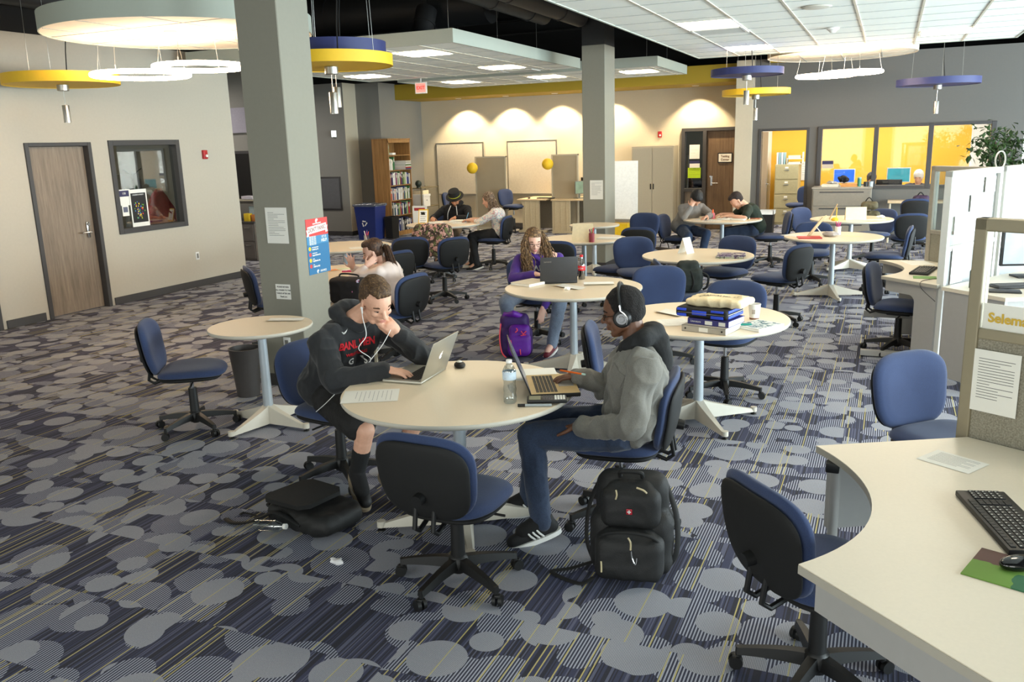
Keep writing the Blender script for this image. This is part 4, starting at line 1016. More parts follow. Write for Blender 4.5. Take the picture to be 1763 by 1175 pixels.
def cut_face(o, M, s, keep):
    """drop hair faces lying over the face"""
    L = o.parent.matrix_world.translation; I = (M @ Matrix.Scale(s, 4)).inverted(); bm = bmesh.new(); bm.from_mesh(o.data)
    bmesh.ops.delete(bm, geom=[f for f in bm.faces if not keep(I @ (f.calc_center_median()+L))], context='FACES'); bm.to_mesh(o.data); bm.free()
def sit(label, D, near=False):
    p = person(label, (D['pel'][0], D['pel'][1], 0)); L = p.matrix_world.translation
    s = D.get('hs', 1.); M = orient(D['head'], D['face'], D.get('roll', 0.)); vx = .0045 if near else .008
    # body: one continuous skin
    b = B(); head(b, M, s, neck_to=V(D['neck']), neck_r=D.get('nr', .054), jaw=D.get('jaw', 1.), nose=D.get('nose', 1.), vox=vx)
    pel, ch, nk = V(D['pel']), V(D['chest']), V(D['neck'])
    ribs(b, pel, ch, nk, D['shL'], D['shR'], .13, .105, .09)
    for q in 'LR':
        sh, el, wr = V(D['sh'+q]), V(D['el'+q]), V(D['wr'+q]); b.ch([sh, el, wr], [.043, .036, .0245])
        if 'hand'+q in D:
            d, up, side, kw = D['hand'+q]; hand(b, wr, d, up, side, **kw)
        hp = V(D['hip'+q]); kn, an = V(D['kn'+q]), V(D['an'+q]); b.ch([hp, kn, an], [.075, .052, .034]); b.ch([kn.lerp(an, .25)+V((0, 0, 0)), kn.lerp(an, .45)], [.05, .047]); b.c(an, .034, an+(V(D['to'+q])-an).normalized()*.1+V((0, 0, -.03)), .03)
    body = b.skin('body', D['skin'], p, vx, 4)
    # top
    b = B(); tr = D.get('tr', 1.); ribs(b, pel+V((0, 0, .02)), ch, nk-V((0, 0, .03)), D['shL'], D['shR'], .152*tr, .130*tr, .110*tr)
    for q in 'LR':
        sh, el, wr = V(D['sh'+q]), V(D['el'+q]), V(D['wr'+q]); sr = D.get('sr', 1.)
        if D.get('short'): e2 = sh.lerp(el, .75); b.ch([sh, e2], [.062*sr, .062*sr])
        else:
            w2 = el.lerp(wr, D.get('cuff', .9)); b.ch([sh, sh.lerp(el, .6), el, w2], [.064*sr, .058*sr, .053*sr, .040*sr])
    if D.get('hood'):
        f = (V(D['face'])*V((1, 1, 0))).normalized(); lt = V((0, 0, 1)).cross(f); n0 = nk+V((0, 0, .012))
        P = [n0-f*.085+V((0, 0, .045)), n0-f*.05+lt*.085+V((0, 0, .035)), n0+f*.035+lt*.075-V((0, 0, .01)), n0+f*.075-V((0, 0, .055)), n0+f*.035-lt*.075-V((0, 0, .01)), n0-f*.05-lt*.085+V((0, 0, .035))]
        rr = [.052, .042, .030, .022, .030, .042]; hb = B(); hb.ch(P+[P[0]], rr+[rr[0]]); hb.c(n0-f*.10, .060, n0-f*.13-V((0, 0, .10)), .045)
        hb.skin('hood', D['hood'], p, .007, 4, fold=.006, ff=16)
    fo = D.get('fold', .007); top = b.skin(D.get('topname', 'shirt'), D['top'], p, vx*1.3, 5, fold=fo, ff=D.get('ff', 11.), stretch=D.get('st', (1, 1, .7)))
    # trousers
    b = B(); b.c(V(D['hipL'])+V((0, 0, .01)), .105, V(D['hipR'])+V((0, 0, .01)), .105)
    b.c(pel-V((0, 0, .01)), .125, pel-V((0, 0, .02)), .13)
    for q in 'LR':
        hp = V(D['hip'+q]); kn, an = V(D['kn'+q]), V(D['an'+q]); e = D.get('leg', 1.); pr = D.get('pr', 1.)
        if e < .99: b.ch([hp, hp.lerp(kn, e+.2)], [.095*pr, .088*pr])
        else: b.ch([hp, kn, kn.lerp(an, .45), an.lerp(kn, -.02)], [.092*pr, .068*pr, .062*pr, .052*pr])
    b.skin('trousers', D['pants'], p, vx*1.3, 5, fold=.006, ff=14.)
    for q in 'LR':
        shoe(p, V(D['an'+q])+V((0, 0, .0)), V(D['to'+q]), D['shoe'], D.get('sole', M_white), D.get('ss', 1.), D.get('stripes'), lace=D.get('lace'))
        if D.get('sock'):
            b = B(); b.ch([V(D['an'+q]), V(D['an'+q]).lerp(V(D['kn'+q]), D.get('sh_', .5))], [.043, .052]); b.c(V(D['an'+q]), .042, V(D['an'+q])+(V(D['to'+q])-V(D['an'+q])).normalized()*.10+V((0, 0, -.03)), .040); b.skin('sock', D['sock'], p, .007, 3)
    return p, M, s, top, body

# ---------------------------------------------------------------- man in black sweatshirt (front left)
M_hood = fabric_mat('sweatshirt_black', (24, 25, 27), (40, 41, 44), 700)
M_short = mat('shorts_black', (22, 21, 21), .8, bump=.3, bscale=60)
A = dict(pel=(-2.93, 3.99, .60), chest=(-2.79, 3.96, .88), neck=(-2.72, 3.95, 1.01), head=(-2.545, 3.92, 1.125), face=(.72, -.42, -.46), roll=.10, hs=1.04, jaw=1.12,
    shL=(-2.66, 4.13, .94), shR=(-2.80, 3.74, .92), elL=(-2.37, 4.10, .79), wrL=(-2.455, 3.985, .93), elR=(-2.62, 3.58, .755), wrR=(-2.40, 3.74, .795),
    handL=((-.35, -.42, .65), (.75, -.6, .1), 1, dict(curl=1.15, size=1.0, thumb=(.7, .2, -.5))), handR=((.85, .30, -.12), (.1, 0, 1), 1, dict(curl=.38, size=1.0)),
    hipL=(-2.86, 4.10, .55), hipR=(-2.86, 3.86, .55), knL=(-2.36, 4.06, .50), knR=(-2.50, 3.66, .47), anL=(-2.50, 3.88, .16), anR=(-2.60, 3.70, .20), toL=(-2.36, 3.82, .11), toR=(-2.46, 3.58, .10),
    skin=SK_L, top=M_hood, hood=M_hood, pants=M_short, leg=.62, pr=1.05, shoe=mat('shoe_black', (26, 25, 26), .6), sole=mat('sole_tan', (176, 160, 134), .6), sock=mat('sock_black', (18, 18, 19), .9), topname='sweatshirt', tr=1.1, sr=1.14, fold=.014, cuff=.93)
pA, MA, sA, topA, bodyA = sit('man in a black hooded sweatshirt resting his chin on his fist over a silver laptop', A, True)
M_hairA = blotch_mat('hair_brown_short', [(74, 52, 32), (104, 78, 48), (60, 42, 26)], 90., .7)
hA = hair_cap(pA, MA, sA, M_hairA, 'short', 1, .004)
face_marks(pA, MA, sA, (84, 58, 38), open_=.3, lip=(190, 120, 104))
fx = V((.92, -.39, 0)).normalized(); lx = V((.39, .92, 0)).normalized()
M_red = mat('print_red', (206, 26, 40), .7, var=0); M_prw = mat('print_white', (226, 226, 222), .7, var=0)
def chest_print(body, size, at, m, name, sx=1.):
    Mx = frameM(at, lx, fx+V((0, 0, .15))); t_ = text(body, size, name, m, None, Mx, .0003, sx=sx, off=size*.035); t_.data.transform(Matrix.Identity(4))
    return t_
def on_top(o, top, p, d):
    L = p.matrix_world.translation; tmp_me = top.data.copy(); tmp_me.transform(Matrix.Translation(L)); q = bpy.data.objects.new('q', tmp_me); COL.objects.link(q); bpy.context.view_layer.update()
    decal(o, q, d); bpy.data.objects.remove(q); bpy.data.meshes.remove(tmp_me); o.data.transform(Matrix.Translation(-L)); o.parent = top
cp = V((-2.74, 3.92, .885))+fx*.16
on_top(chest_print('BANL VIEN', .062, cp, M_red, 'chest_text', .8), topA, pA, fx)
on_top(chest_print('WRESTLING', .026, cp-V((0, 0, .055)), M_red, 'chest_text', 1.1), topA, pA, fx)
on_top(chest_print('G   S', .05, cp-V((0, 0, .10)), M_prw, 'chest_text', 1.), topA, pA, fx)
def swoosh(at, xd, zd, sz, m):
    P = []; n = 14
    for i in range(n+1): u = i/n; P.append((sz*(-.5+u*1.0), sz*(-.18+.48*u**2.0+.0)))
    Q = [(sz*(-.5+.0), sz*.02), (sz*-.42, sz*-.2), (sz*-.3, sz*-.27), (sz*-.1, sz*-.2), (sz*.5, sz*.22), (sz*-.1, sz*-.06), (sz*-.28, sz*-.08), (sz*-.36, sz*.0)]
    g = G(); g.X = frameM(at, xd, zd); g.prism(Q, 0, .0006); return g.out('swoosh_mark', m, None, smooth=0)
on_top(swoosh(V((-2.74, 3.84, .97))+fx*.12, lx, fx, .05, M_prw), topA, pA, fx)
# earphones: white bud and cord hanging to the lap
g = G(); L = V((-2.93, 3.99, 0)); e0 = MA @ V((.0, -.083*sA, -.02))
P = [e0, e0+V((.015, -.02, -.05)), e0+V((.05, -.05, -.14)), V((-2.56, 3.74, .90)), V((-2.50, 3.76, .84)), V((-2.55, 3.70, .79)), V((-2.72, 3.66, .62)), V((-2.86, 3.72, .52))]
def smooth_path(P, n=6):
    o = []; P = [V(q) for q in P]; P = [P[0]]+P+[P[-1]]
    for i in range(1, len(P)-2):
        for k in range(n):
            t = k/n; a, b_, c, d = P[i-1:i+3]; o.append(.5*((2*b_)+(-a+c)*t+(2*a-5*b_+4*c-d)*t*t+(-a+3*b_-3*c+d)*t**3))
    return o+[P[-2]]
g.tube([q-L for q in smooth_path(P)], .0022, 6); g.ball(e0-L, (.008, .008, .008)); g.tube([e0-L, e0-L+V((.004, -.004, -.03))], [.0055, .004], 8)
e1 = V((-2.47, 3.93, .97)); g.tube([q-L for q in smooth_path([e1, V((-2.48, 3.85, .90)), V((-2.50, 3.76, .84))])], .0022, 6)
ear = g.out('earphones', mat('earphone_white', (232, 232, 230), .35), None); ear.location = L; tag(ear, 'white wired earphones hanging from the ear of the man in black', 'earphones')
for q, ank, toe in (('R', A['anR'], A['toR']),):
    d = (V(toe)-V(ank)).normalized(); side = V((d.y, -d.x, 0)).normalized(); M_ = swoosh(V(ank)+d*.07+side*.046-V((0, 0, .055)), d, side, .085, mat('swoosh_grey', (190, 186, 178), .5)); M_.data.transform(Matrix.Translation(-L)); M_.parent = [c for c in bpy.data.objects if c.parent == pA and c.name.startswith('shoe')][1]

# ---------------------------------------------------------------- man with headphones (front right)
M_jack = fabric_mat('jacket_grey_olive', (98, 96, 90), (128, 125, 117), 500)
M_jean = fabric_mat('jeans_dark_blue', (30, 40, 58), (52, 66, 92), 500)
Bd = dict(pel=(-1.10, 3.93, .60), chest=(-1.06, 3.89, .87), neck=(-1.06, 3.87, 1.0), head=(-1.125, 3.86, 1.15), face=(-1., -.10, -.20), roll=-.02, hs=.98, jaw=.95,
    shL=(-.98, 3.70, .915), shR=(-1.12, 4.07, .90), elL=(-1.02, 3.62, .665), wrL=(-1.30, 3.73, .60), elR=(-1.27, 4.06, .70), wrR=(-1.385, 3.93, .80),
    handL=((-.9, .25, -.2), (0, .2, 1), 1, dict(curl=.6)), handR=((-.85, -.12, -.18), (-.1, 0, 1), -1, dict(curls=[.30, .5, .6, .7], size=1.0)),
    hipL=(-1.14, 3.82, .55), hipR=(-1.16, 4.04, .55), knL=(-1.56, 3.72, .53), knR=(-1.62, 3.97, .52), anL=(-1.49, 3.66, .11), anR=(-1.66, 3.92, .11), toL=(-1.62, 3.55, .075), toR=(-1.80, 3.86, .075),
    skin=SK_D, top=M_jack, pants=M_jean, hood=mat('hood_charcoal', (30, 31, 32), .9, bump=.2, bscale=80), shoe=mat('shoe_black_suede', (24, 24, 26), .8), stripes=M_prw, lace=M_prw, sock=mat('sock_black', (18, 18, 19), .9), sh_=.12, topname='jacket', tr=1.08, sr=1.10, fold=.020, ff=11., cuff=.92, st=(1.2, 1.2, .8))
pB, MB_, sB, topB, bodyB = sit('man with headphones and glasses in a grey jacket over a hood, working at a laptop', Bd, True)
hair_cap(pB, MB_, sB, mat('hair_black_curly', (22, 18, 17), .9, bump=.8, bscale=160), 'buzz', 3, .005)
face_marks(pB, MB_, sB, (28, 20, 18), open_=.55, lip=(120, 76, 66), glasses='dark')
# pocket flap and buttons on the jacket
LB = V((Bd['pel'][0], Bd['pel'][1], 0))
g = G(); g.X = frameM(V((-1.11, 3.74, .86)), (-.5, .2, -.85), (-.75, -.65, .2)); g.box((0, 0, .0), (.10, .10, .004), .002); pk = g.out('pocket', M_jack, None); on_top(pk, topB, pB, V((-.75, -.65, .2)).normalized())
g = G()
for k in range(5): g.ball((0, 0, -k*.07), (.005, .005, .005), 8, 6)
# over-ear headphones
t = thing('headphones', 'black and silver over-ear headphones on the head of the man in grey', 'headphones', tuple(MB_.translation))
g = G(); X = MB_.to_3x3().to_4x4() @ Matrix.Scale(sB, 4); g.X = X; P = [(-.012+.0*a, .093*math.cos(a), .03+.112*math.sin(a)) for a in [PI*k/24 for k in range(25)]]
g.tube([(-.012, .090, -.01)]+P+[(-.012, -.090, -.01)], .0085, 8, flat=1.6); g.out('headband', mat('band_black', (20, 20, 20), .3), t)
for sg in (-1, 1):
    g = G(); g.X = X @ Matrix.Translation((-.010, sg*.078, -.012)) @ Matrix.Rotation(-sg*PI/2, 4, 'X'); g.lathe([(0, 0), (.043, 0), (.046, .008), (.044, .020), (.036, .026), (0, .027)], n=32); c = g.out('ear_cup', mat('cup_black', (22, 22, 23), .35), t)
    g = G(); g.X = X @ Matrix.Translation((-.010, sg*.078, -.012)) @ Matrix.Rotation(-sg*PI/2, 4, 'X'); g.lathe([(0, .034), (.014, .034), (.016, .030), (.026, .030), (.028, .026)], n=32); g.out('cup_cap', M_chrome, c)
    g = G(); g.X = X; g.tube([(-.012, sg*.103, .055), (-.012, sg*.108, .03), (-.03, sg*.112, .012), (-.042, sg*.112, -.012), (-.03, sg*.112, -.04)], .0035, 6); g.out('yoke', M_chrome, c)
# pen in his hand
g = G(); g.cyl((-1.47, 3.915, .822), (-1.335, 3.86, .828), .0045, n=10); pn = g.out('pen', mat('pen_orange', (236, 110, 30), .4), None, origin=(-1.4, 3.89, .82)); tag(pn, 'orange pen held above the laptop by the man with headphones', 'pen')
g = G(); g.cyl((.065, -.03, .008), (.085, -.038, .009), .0048, n=10); g.out('pen_cap', mat('pen_mint', (190, 220, 210), .4), pn)

# ---------------------------------------------------------------- girl in purple
M_pur = fabric_mat('hoodie_purple', (62, 34, 118), (84, 52, 146), 500)
M_jeanl = fabric_mat('jeans_faded', (92, 104, 124), (130, 142, 160), 300)
Cc = dict(pel=(-3.12, 7.70, .59), chest=(-3.06, 7.56, .82), neck=(-3.02, 7.48, .93), head=(-3.03, 7.42, 1.05), face=(.48, -.74, -.24), roll=.0, hs=.95, jaw=.85, nr=.045,
    shL=(-2.86, 7.60, .87), shR=(-3.18, 7.40, .87), elL=(-2.80, 7.45, .62), wrL=(-2.90, 7.28, .44), elR=(-3.15, 7.18, .73), wrR=(-2.90, 7.12, .79),
    handL=((-.1, -.2, -.9), (.5, -.7, 0), 1, dict(curl=.3, size=.88)), handR=((.85, .0, -.1), (0, 0, 1), 1, dict(curl=.4, size=.88)),
    hipL=(-3.03, 7.72, .55), hipR=(-3.20, 7.62, .55), knL=(-2.76, 7.38, .50), knR=(-3.24, 7.20, .50), anL=(-2.82, 7.30, .10), anR=(-3.28, 7.42, .10), toL=(-2.84, 7.14, .06), toR=(-3.26, 7.25, .06),
    skin=SK_L2, top=M_pur, pants=M_jeanl, shoe=mat('shoe_maroon', (112, 26, 42), .6), hood=M_pur, topname='hoodie', tr=.88, sr=.88, ss=.85)
pC, MC, sC, topC, _b = sit('girl with glasses and very long wavy hair in a purple hoodie at a black laptop', Cc, False)
face_marks(pC, MC, sC, (90, 64, 44), open_=.5, lip=(196, 120, 116), glasses='thin')
M_hairC = blotch_mat('hair_long_brown', [(84, 62, 40), (146, 114, 76), (106, 80, 52)], 45., .65)
def long_hair(p, M, s, m, strands, seed, cap='long'):
    h = hair_cap(p, M, s, m, cap, seed, .006)
    cut_face(h, M, s, lambda q: not (q.x > .035 and q.z < .068 and abs(q.y) < .063))
    L = p.matrix_world.translation; R = random.Random(seed); g = G()
    for (a, b_, n, sp, rad, wav) in strands:
        a = [V(q) for q in a]
        for i in range(n):
            o1 = V((R.gauss(0, 1), R.gauss(0, 1), R.gauss(0, .3)))*sp*.55; ph = R.random()*6; P = []; N = 22; pts = smooth_path(a, 8)
            for k, q in enumerate(pts):
                u = k/(len(pts)-1); fr = wav*(.3+u); P.append(q-L+o1*(.45+.75*u)+V((math.sin(u*19+ph), math.cos(u*17+ph*1.7), 0))*fr)
            m_ = len(P); g.tube(P, [rad*(1-.75*(j/m_)**3) for j in range(m_)], 5)
    st = g.out('hair_strands', m, h); return h
hd = V(Cc['head']); f = V((.48, -.72, 0)).normalized(); lt = V((0, 0, 1)).cross(f)
long_hair(pC, MC, sC, M_hairC, [
    ([hd+lt*.055+V((0, 0, .09)), hd+lt*.095+f*.02+V((0, 0, -.02)), hd+lt*.13+f*.03+V((0, 0, -.16)), hd+lt*.15+f*.05+V((0, 0, -.31))], None, 190, .046, .0042, .011),
    ([hd-lt*.055+V((0, 0, .09)), hd-lt*.09+f*.03+V((0, 0, -.02)), hd-lt*.09+f*.07+V((0, 0, -.16)), hd-lt*.07+f*.10+V((0, 0, -.30))], None, 150, .038, .0042, .011),
    ([hd+V((0, 0, .08))-f*.06, hd-f*.12+V((0, 0, -.05)), hd-f*.15+V((0, 0, -.2)), hd-f*.13+V((0, 0, -.36))], None, 50, .06, .007, .008)], 5)
on_tc = frameM(V((-3.0, 7.4, .80))+f*.08, -lt*-1, f)
tx = text('AR', .07, 'chest_text', M_prw, None, frameM(V((-3.03, 7.5, .79))+f*.14, lt, f), .0003, off=.002); on_top(tx, topC, pC, f)

# ---------------------------------------------------------------- girl in white
M_wsh = mat('shirt_blush_white', (226, 208, 200), .85, var=.03, bump=.15, bscale=120)
Dd_ = dict(pel=(-4.13, 6.72, .59), chest=(-4.22, 6.75, .82), neck=(-4.29, 6.77, .90), head=(-4.385, 6.75, 1.0), face=(-.88, -.42, -.30), roll=-.12, hs=.95, jaw=.85, nr=.045,
    shL=(-4.22, 6.58, .84), shR=(-4.36, 6.92, .84), elL=(-4.50, 6.55, .775), wrL=(-4.37, 6.60, .89), elR=(-4.62, 6.90, .775), wrR=(-4.60, 6.72, .85),
    handL=((.45, .45, .5), (.3, -.9, 0), 1, dict(curl=.4, size=.85)), handR=((-.1, -.2, .95), (-.4, .9, .1), -1, dict(curl=.12, size=.88, spread=2.6)),
    hipL=(-4.18, 6.62, .55), hipR=(-4.18, 6.84, .55), knL=(-4.55, 6.62, .52), knR=(-4.6, 6.85, .52), anL=(-4.5, 6.6, .1), anR=(-4.55, 6.85, .1), toL=(-4.65, 6.58, .06), toR=(-4.7, 6.85, .06),
    skin=SK_L2, top=M_wsh, pants=mat('leggings_black', (24, 24, 26), .8), shoe=M_blackm, topname='shirt', tr=.86, sr=.86, ss=.85)
pD, MD, sD, topD, _b = sit('girl in a white long-sleeved shirt with a long brown ponytail, face propped on her hand', Dd_, False)
face_marks(pD, MD, sD, (70, 46, 34), open_=.5, lip=(196, 110, 108))
M_hairD = blotch_mat('hair_dark_brown', [(58, 38, 26), (92, 62, 40), (70, 46, 32)], 50., .6)
hd = V(Dd_['head'])
h = hair_cap(pD, MD, sD, M_hairD, 'short', 8, .006)
g = G(); R = random.Random(3); Lq = V((Dd_['pel'][0], Dd_['pel'][1], 0)); bk = MD @ V((-.11, -.01, .03))
for i in range(110):
    o1 = V((R.gauss(0, 1), R.gauss(0, 1), R.gauss(0, .5)))*.013; P = smooth_path([bk+o1*.3, bk+V((.05, -.02, -.01))+o1, bk+V((.10, -.04, -.12))+o1*1.5, bk+V((.15, -.06, -.27))+o1*2, bk+V((.17, -.07, -.40))+o1*1.6], 6)
    g.tube([q-Lq for q in P], [.0048*(1-.7*(k/len(P))**3) for k in range(len(P))], 5)
g.out('ponytail', M_hairD, h)
g = G(); g.X = Matrix.Translation(bk-Lq+V((.02, 0, 0))); g.torus((0, 0, 0), .024, .013, 20, 8); g.out('hair_tie', mat('scrunchie', (196, 206, 204), .8), h)

# ---------------------------------------------------------------- man in hat and the woman
M_pink = mat('print_pink', (180, 100, 120), .8)
E_ = dict(pel=(-6.85, 13.05, .59), chest=(-6.74, 12.98, .84), neck=(-6.70, 12.94, .96), head=(-6.66, 12.86, 1.08), face=(.12, -.80, -.55), hs=1.0,
    shL=(-6.50, 12.98, .90), shR=(-6.92, 12.96, .90), elL=(-6.36, 12.76, .76), wrL=(-6.52, 12.60, .80), elR=(-7.04, 12.74, .76), wrR=(-6.92, 12.52, .79),
    handL=((-.5, -.5, -.2), (0, -.2, 1), 1, dict(curl=.6)), handR=((.4, -.7, -.1), (0, 0, 1), 1, dict(curl=.6)),
    hipL=(-6.75, 13.02, .55), hipR=(-6.95, 13.0, .55), knL=(-6.55, 12.6, .52), knR=(-6.9, 12.6, .52), anL=(-6.5, 12.6, .1), anR=(-6.9, 12.6, .1), toL=(-6.45, 12.45, .06), toR=(-6.85, 12.45, .06),
    skin=mat('skin_tan', (190, 132, 98), .55), top=mat('hoodie_black', (22, 21, 24), .9), hood=mat('hoodie_black', (22, 21, 24), .9), pants=mat('trousers_khaki', (120, 104, 84), .85), shoe=mat('shoe_brown', (92, 72, 52), .7), topname='hoodie', tr=1.05)
pE, ME, sE, topE, _b = sit('man in a black hat and black hoodie writing at the far left round table', E_)
face_marks(pE, ME, sE, (30, 24, 22), open_=.3)
b = B(); b.g.X = ME @ Matrix.Scale(sE, 4); b.e((.055, 0, -.07), (.03, .045, .035)); b.c((.01, .06, -.05), .018, (.04, .04, -.09), .02); b.c((.01, -.06, -.05), .018, (.04, -.04, -.09), .02); b.skin('beard', mat('beard_dark', (28, 22, 20), .9), pE, .007, 3)
t = thing('hat', 'round black hat with a yellow-green band on the man at the far left table', 'hat', tuple(ME @ V((-.01, 0, .065)))); X = ME.to_3x3().to_4x4()
g = G(); g.X = X; g.lathe([(.0, .105), (.06, .105), (.088, .095), (.096, .07), (.102, .0), (.15, -.012), (.152, -.018), (.10, -.008), (.09, 0), (.0, .0)], n=36); g.out('hat_felt', M_blackm, t)
g = G(); g.X = X; g.lathe([(.1035, .004), (.1045, .010), (.1025, .018)], n=36, cap=False); g.out('hat_band', mat('band_yellow_green', (176, 180, 50), .7), t)
g = G(); LE = V((-6.85, 13.05, 0))
for sx_ in (-.05, .05): P = [V((-6.68+sx_, 12.83, .97)), V((-6.69+sx_*1.7, 12.80, .85)), V((-6.69+sx_*1.8, 12.79, .74))]; g.tube([q-LE for q in smooth_path(P)], .006, 6)
g.out('drawstring', M_prw, pE)

M_blouse = blotch_mat('blouse_floral', [(222, 214, 204), (200, 150, 150), (226, 218, 206), (150, 180, 190), (224, 216, 204)], 26., .8)
F_ = dict(pel=(-5.66, 12.46, .60), chest=(-5.70, 12.44, .85), neck=(-5.74, 12.42, .97), head=(-5.83, 12.40, 1.09), face=(-.93, -.12, -.30), hs=.96, jaw=.9, nr=.046,
    shL=(-5.66, 12.26, .90), shR=(-5.78, 12.60, .90), elL=(-5.90, 12.22, .76), wrL=(-6.12, 12.26, .79), elR=(-5.98, 12.56, .76), wrR=(-6.14, 12.42, .79),
    handL=((-.9, .2, -.1), (0, 0, 1), -1, dict(curl=.4, size=.9)), handR=((-.9, -.2, -.1), (0, 0, 1), 1, dict(curl=.6, size=.9)),
    hipL=(-5.72, 12.36, .55), hipR=(-5.74, 12.56, .55), knL=(-6.08, 12.26, .52), knR=(-6.12, 12.50, .52), anL=(-5.98, 12.20, .1), anR=(-6.16, 12.40, .1), toL=(-6.10, 12.14, .06), toR=(-6.28, 12.34, .06),
    skin=SK_L, top=M_blouse, pants=mat('trousers_black', (26, 26, 28), .85), shoe=M_blackm, topname='blouse', tr=1.0, short=False, cuff=.35)
pF, MF, sF, topF, _b = sit('woman in a pale patterned blouse with shoulder-length grey-brown hair, writing', F_)
face_marks(pF, MF, sF, (110, 84, 66), open_=.4)
hd = V(F_['head']); M_hairF = blotch_mat('hair_grey_brown', [(96, 74, 56), (150, 128, 104), (84, 62, 46)], 60., .6)
long_hair(pF, MF, sF, M_hairF, [([hd+V((.02, 0, .09)), hd+V((.08, 0, .0)), hd+V((.12, 0, -.12)), hd+V((.12, -.01, -.2))], None, 80, .055, .007, .003), ([hd+V((.02, -.05, .09)), hd+V((.055, -.08, .0)), hd+V((.08, -.09, -.12)), hd+V((.09, -.09, -.18))], None, 40, .03, .006, .003)], 9)

# ---------------------------------------------------------------- two boys
G_ = dict(pel=(-2.94, 13.42, .60), chest=(-2.82, 13.40, .85), neck=(-2.76, 13.36, .96), head=(-2.71, 13.30, 1.05), face=(.35, -.50, -.85), hs=1.0,
    shL=(-2.66, 13.48, .90), shR=(-2.92, 13.26, .90), elL=(-2.48, 13.35, .79), wrL=(-2.50, 13.12, .79), elR=(-2.86, 13.12, .77), wrR=(-2.76, 13.18, .93),
    handL=((-.3, -.5, -.1), (0, 0, 1), 1, dict(curl=.7)), handR=((.2, .3, .7), (.2, -.9, 0), 1, dict(curl=.5)),
    hipL=(-2.86, 13.50, .55), hipR=(-2.92, 13.32, .55), knL=(-2.52, 13.2, .52), knR=(-2.76, 13.0, .50), anL=(-2.60, 13.12, .1), anR=(-2.82, 12.96, .1), toL=(-2.55, 12.95, .06), toR=(-2.78, 12.8, .06),
    skin=SK_L, top=fabric_mat('sweater_grey', (112, 108, 104), (140, 136, 132), 300), pants=fabric_mat('jeans_mid', (36, 50, 76), (56, 74, 104), 300), shoe=M_blackm, topname='sweater')
pG, MG, sG, topG, _b = sit('black-haired boy in a grey sweater, head bowed on his hand, left of the pair', G_)
hair_cap(pG, MG, sG, mat('hair_black', (16, 15, 17), .6, bump=.5, bscale=90), 'mop', 4, .008)
H_ = dict(pel=(-1.82, 13.58, .60), chest=(-1.92, 13.52, .84), neck=(-2.00, 13.49, .93), head=(-2.12, 13.45, 1.0), face=(-.62, -.30, -.70), hs=1.0,
    shL=(-1.92, 13.32, .88), shR=(-2.04, 13.68, .88), elL=(-1.94, 13.12, .77), wrL=(-2.18, 13.16, .80), elR=(-2.18, 13.62, .77), wrR=(-2.32, 13.42, .80),
    handL=((-.9, .2, -.1), (0, 0, 1), -1, dict(curl=.6)), handR=((-.8, -.4, -.1), (0, 0, 1), 1, dict(curl=.6)),
    hipL=(-1.86, 13.48, .55), hipR=(-1.88, 13.68, .55), knL=(-2.26, 13.42, .52), knR=(-2.28, 13.66, .52), anL=(-2.2, 13.4, .1), anR=(-2.2, 13.65, .1), toL=(-2.36, 13.38, .06), toR=(-2.36, 13.64, .06),
    skin=SK_L, top=mat('tshirt_dark_green', (30, 42, 32), .9), pants=fabric_mat('jeans_dark_blue', (30, 40, 58)), shoe=M_blackm, short=True, topname='t_shirt')
pH, MH, sH, topH, _b = sit('boy in a dark green t-shirt leaning over his paper, right of the pair', H_)
hair_cap(pH, MH, sH, mat('hair_dark_brown_short', (40, 28, 24), .8, bump=.5, bscale=90), 'short', 4, .008)
# ---------------------------------------------------------------- two people in the yellow office
def office_person(x, y, lab, skin, top, hm, kind, z=1.09, fx_=-1.):
    D = dict(pel=(x, y+.12, .60), chest=(x, y+.08, .85), neck=(x, y+.05, .95), head=(x, y, z), face=(.15*fx_, -.9, -.35), hs=1.0,
        shL=(x+.19, y+.08, .90), shR=(x-.19, y+.08, .90), elL=(x+.22, y-.1, .72), wrL=(x+.1, y-.3, .79), elR=(x-.22, y-.1, .72), wrR=(x-.1, y-.3, .79),
        handL=((-.3, -.7, 0), (0, 0, 1), 1, dict(curl=.4)), handR=((.3, -.7, 0), (0, 0, 1), -1, dict(curl=.4)),
        hipL=(x+.1, y+.1, .55), hipR=(x-.1, y+.1, .55), knL=(x+.12, y-.3, .5), knR=(x-.12, y-.3, .5), anL=(x+.12, y-.25, .1), anR=(x-.12, y-.25, .1), toL=(x+.12, y-.4, .06), toR=(x-.12, y-.4, .06),
        skin=skin, top=top, pants=M_blackm, shoe=M_blackm)
    p, M, s, tp, _b = sit(lab, D); face_marks(p, M, s, (90, 80, 70), open_=.5); hair_cap(p, M, s, hm, kind, 6, .008); return p
office_person(.52, 18.62, 'white-haired woman sitting behind the office window', SK_L, mat('cardigan_navy', (40, 42, 56), .9), mat('hair_white', (222, 218, 212), .8, bump=.6, bscale=80), 'mop')
office_person(-.32, 18.5, 'dark-haired person behind the office window frame, beside the computer', SK_L, mat('shirt_teal', (50, 62, 70), .9), mat('hair_near_black', (30, 25, 24), .7, bump=.5, bscale=80), 'mop', 1.06, 1)
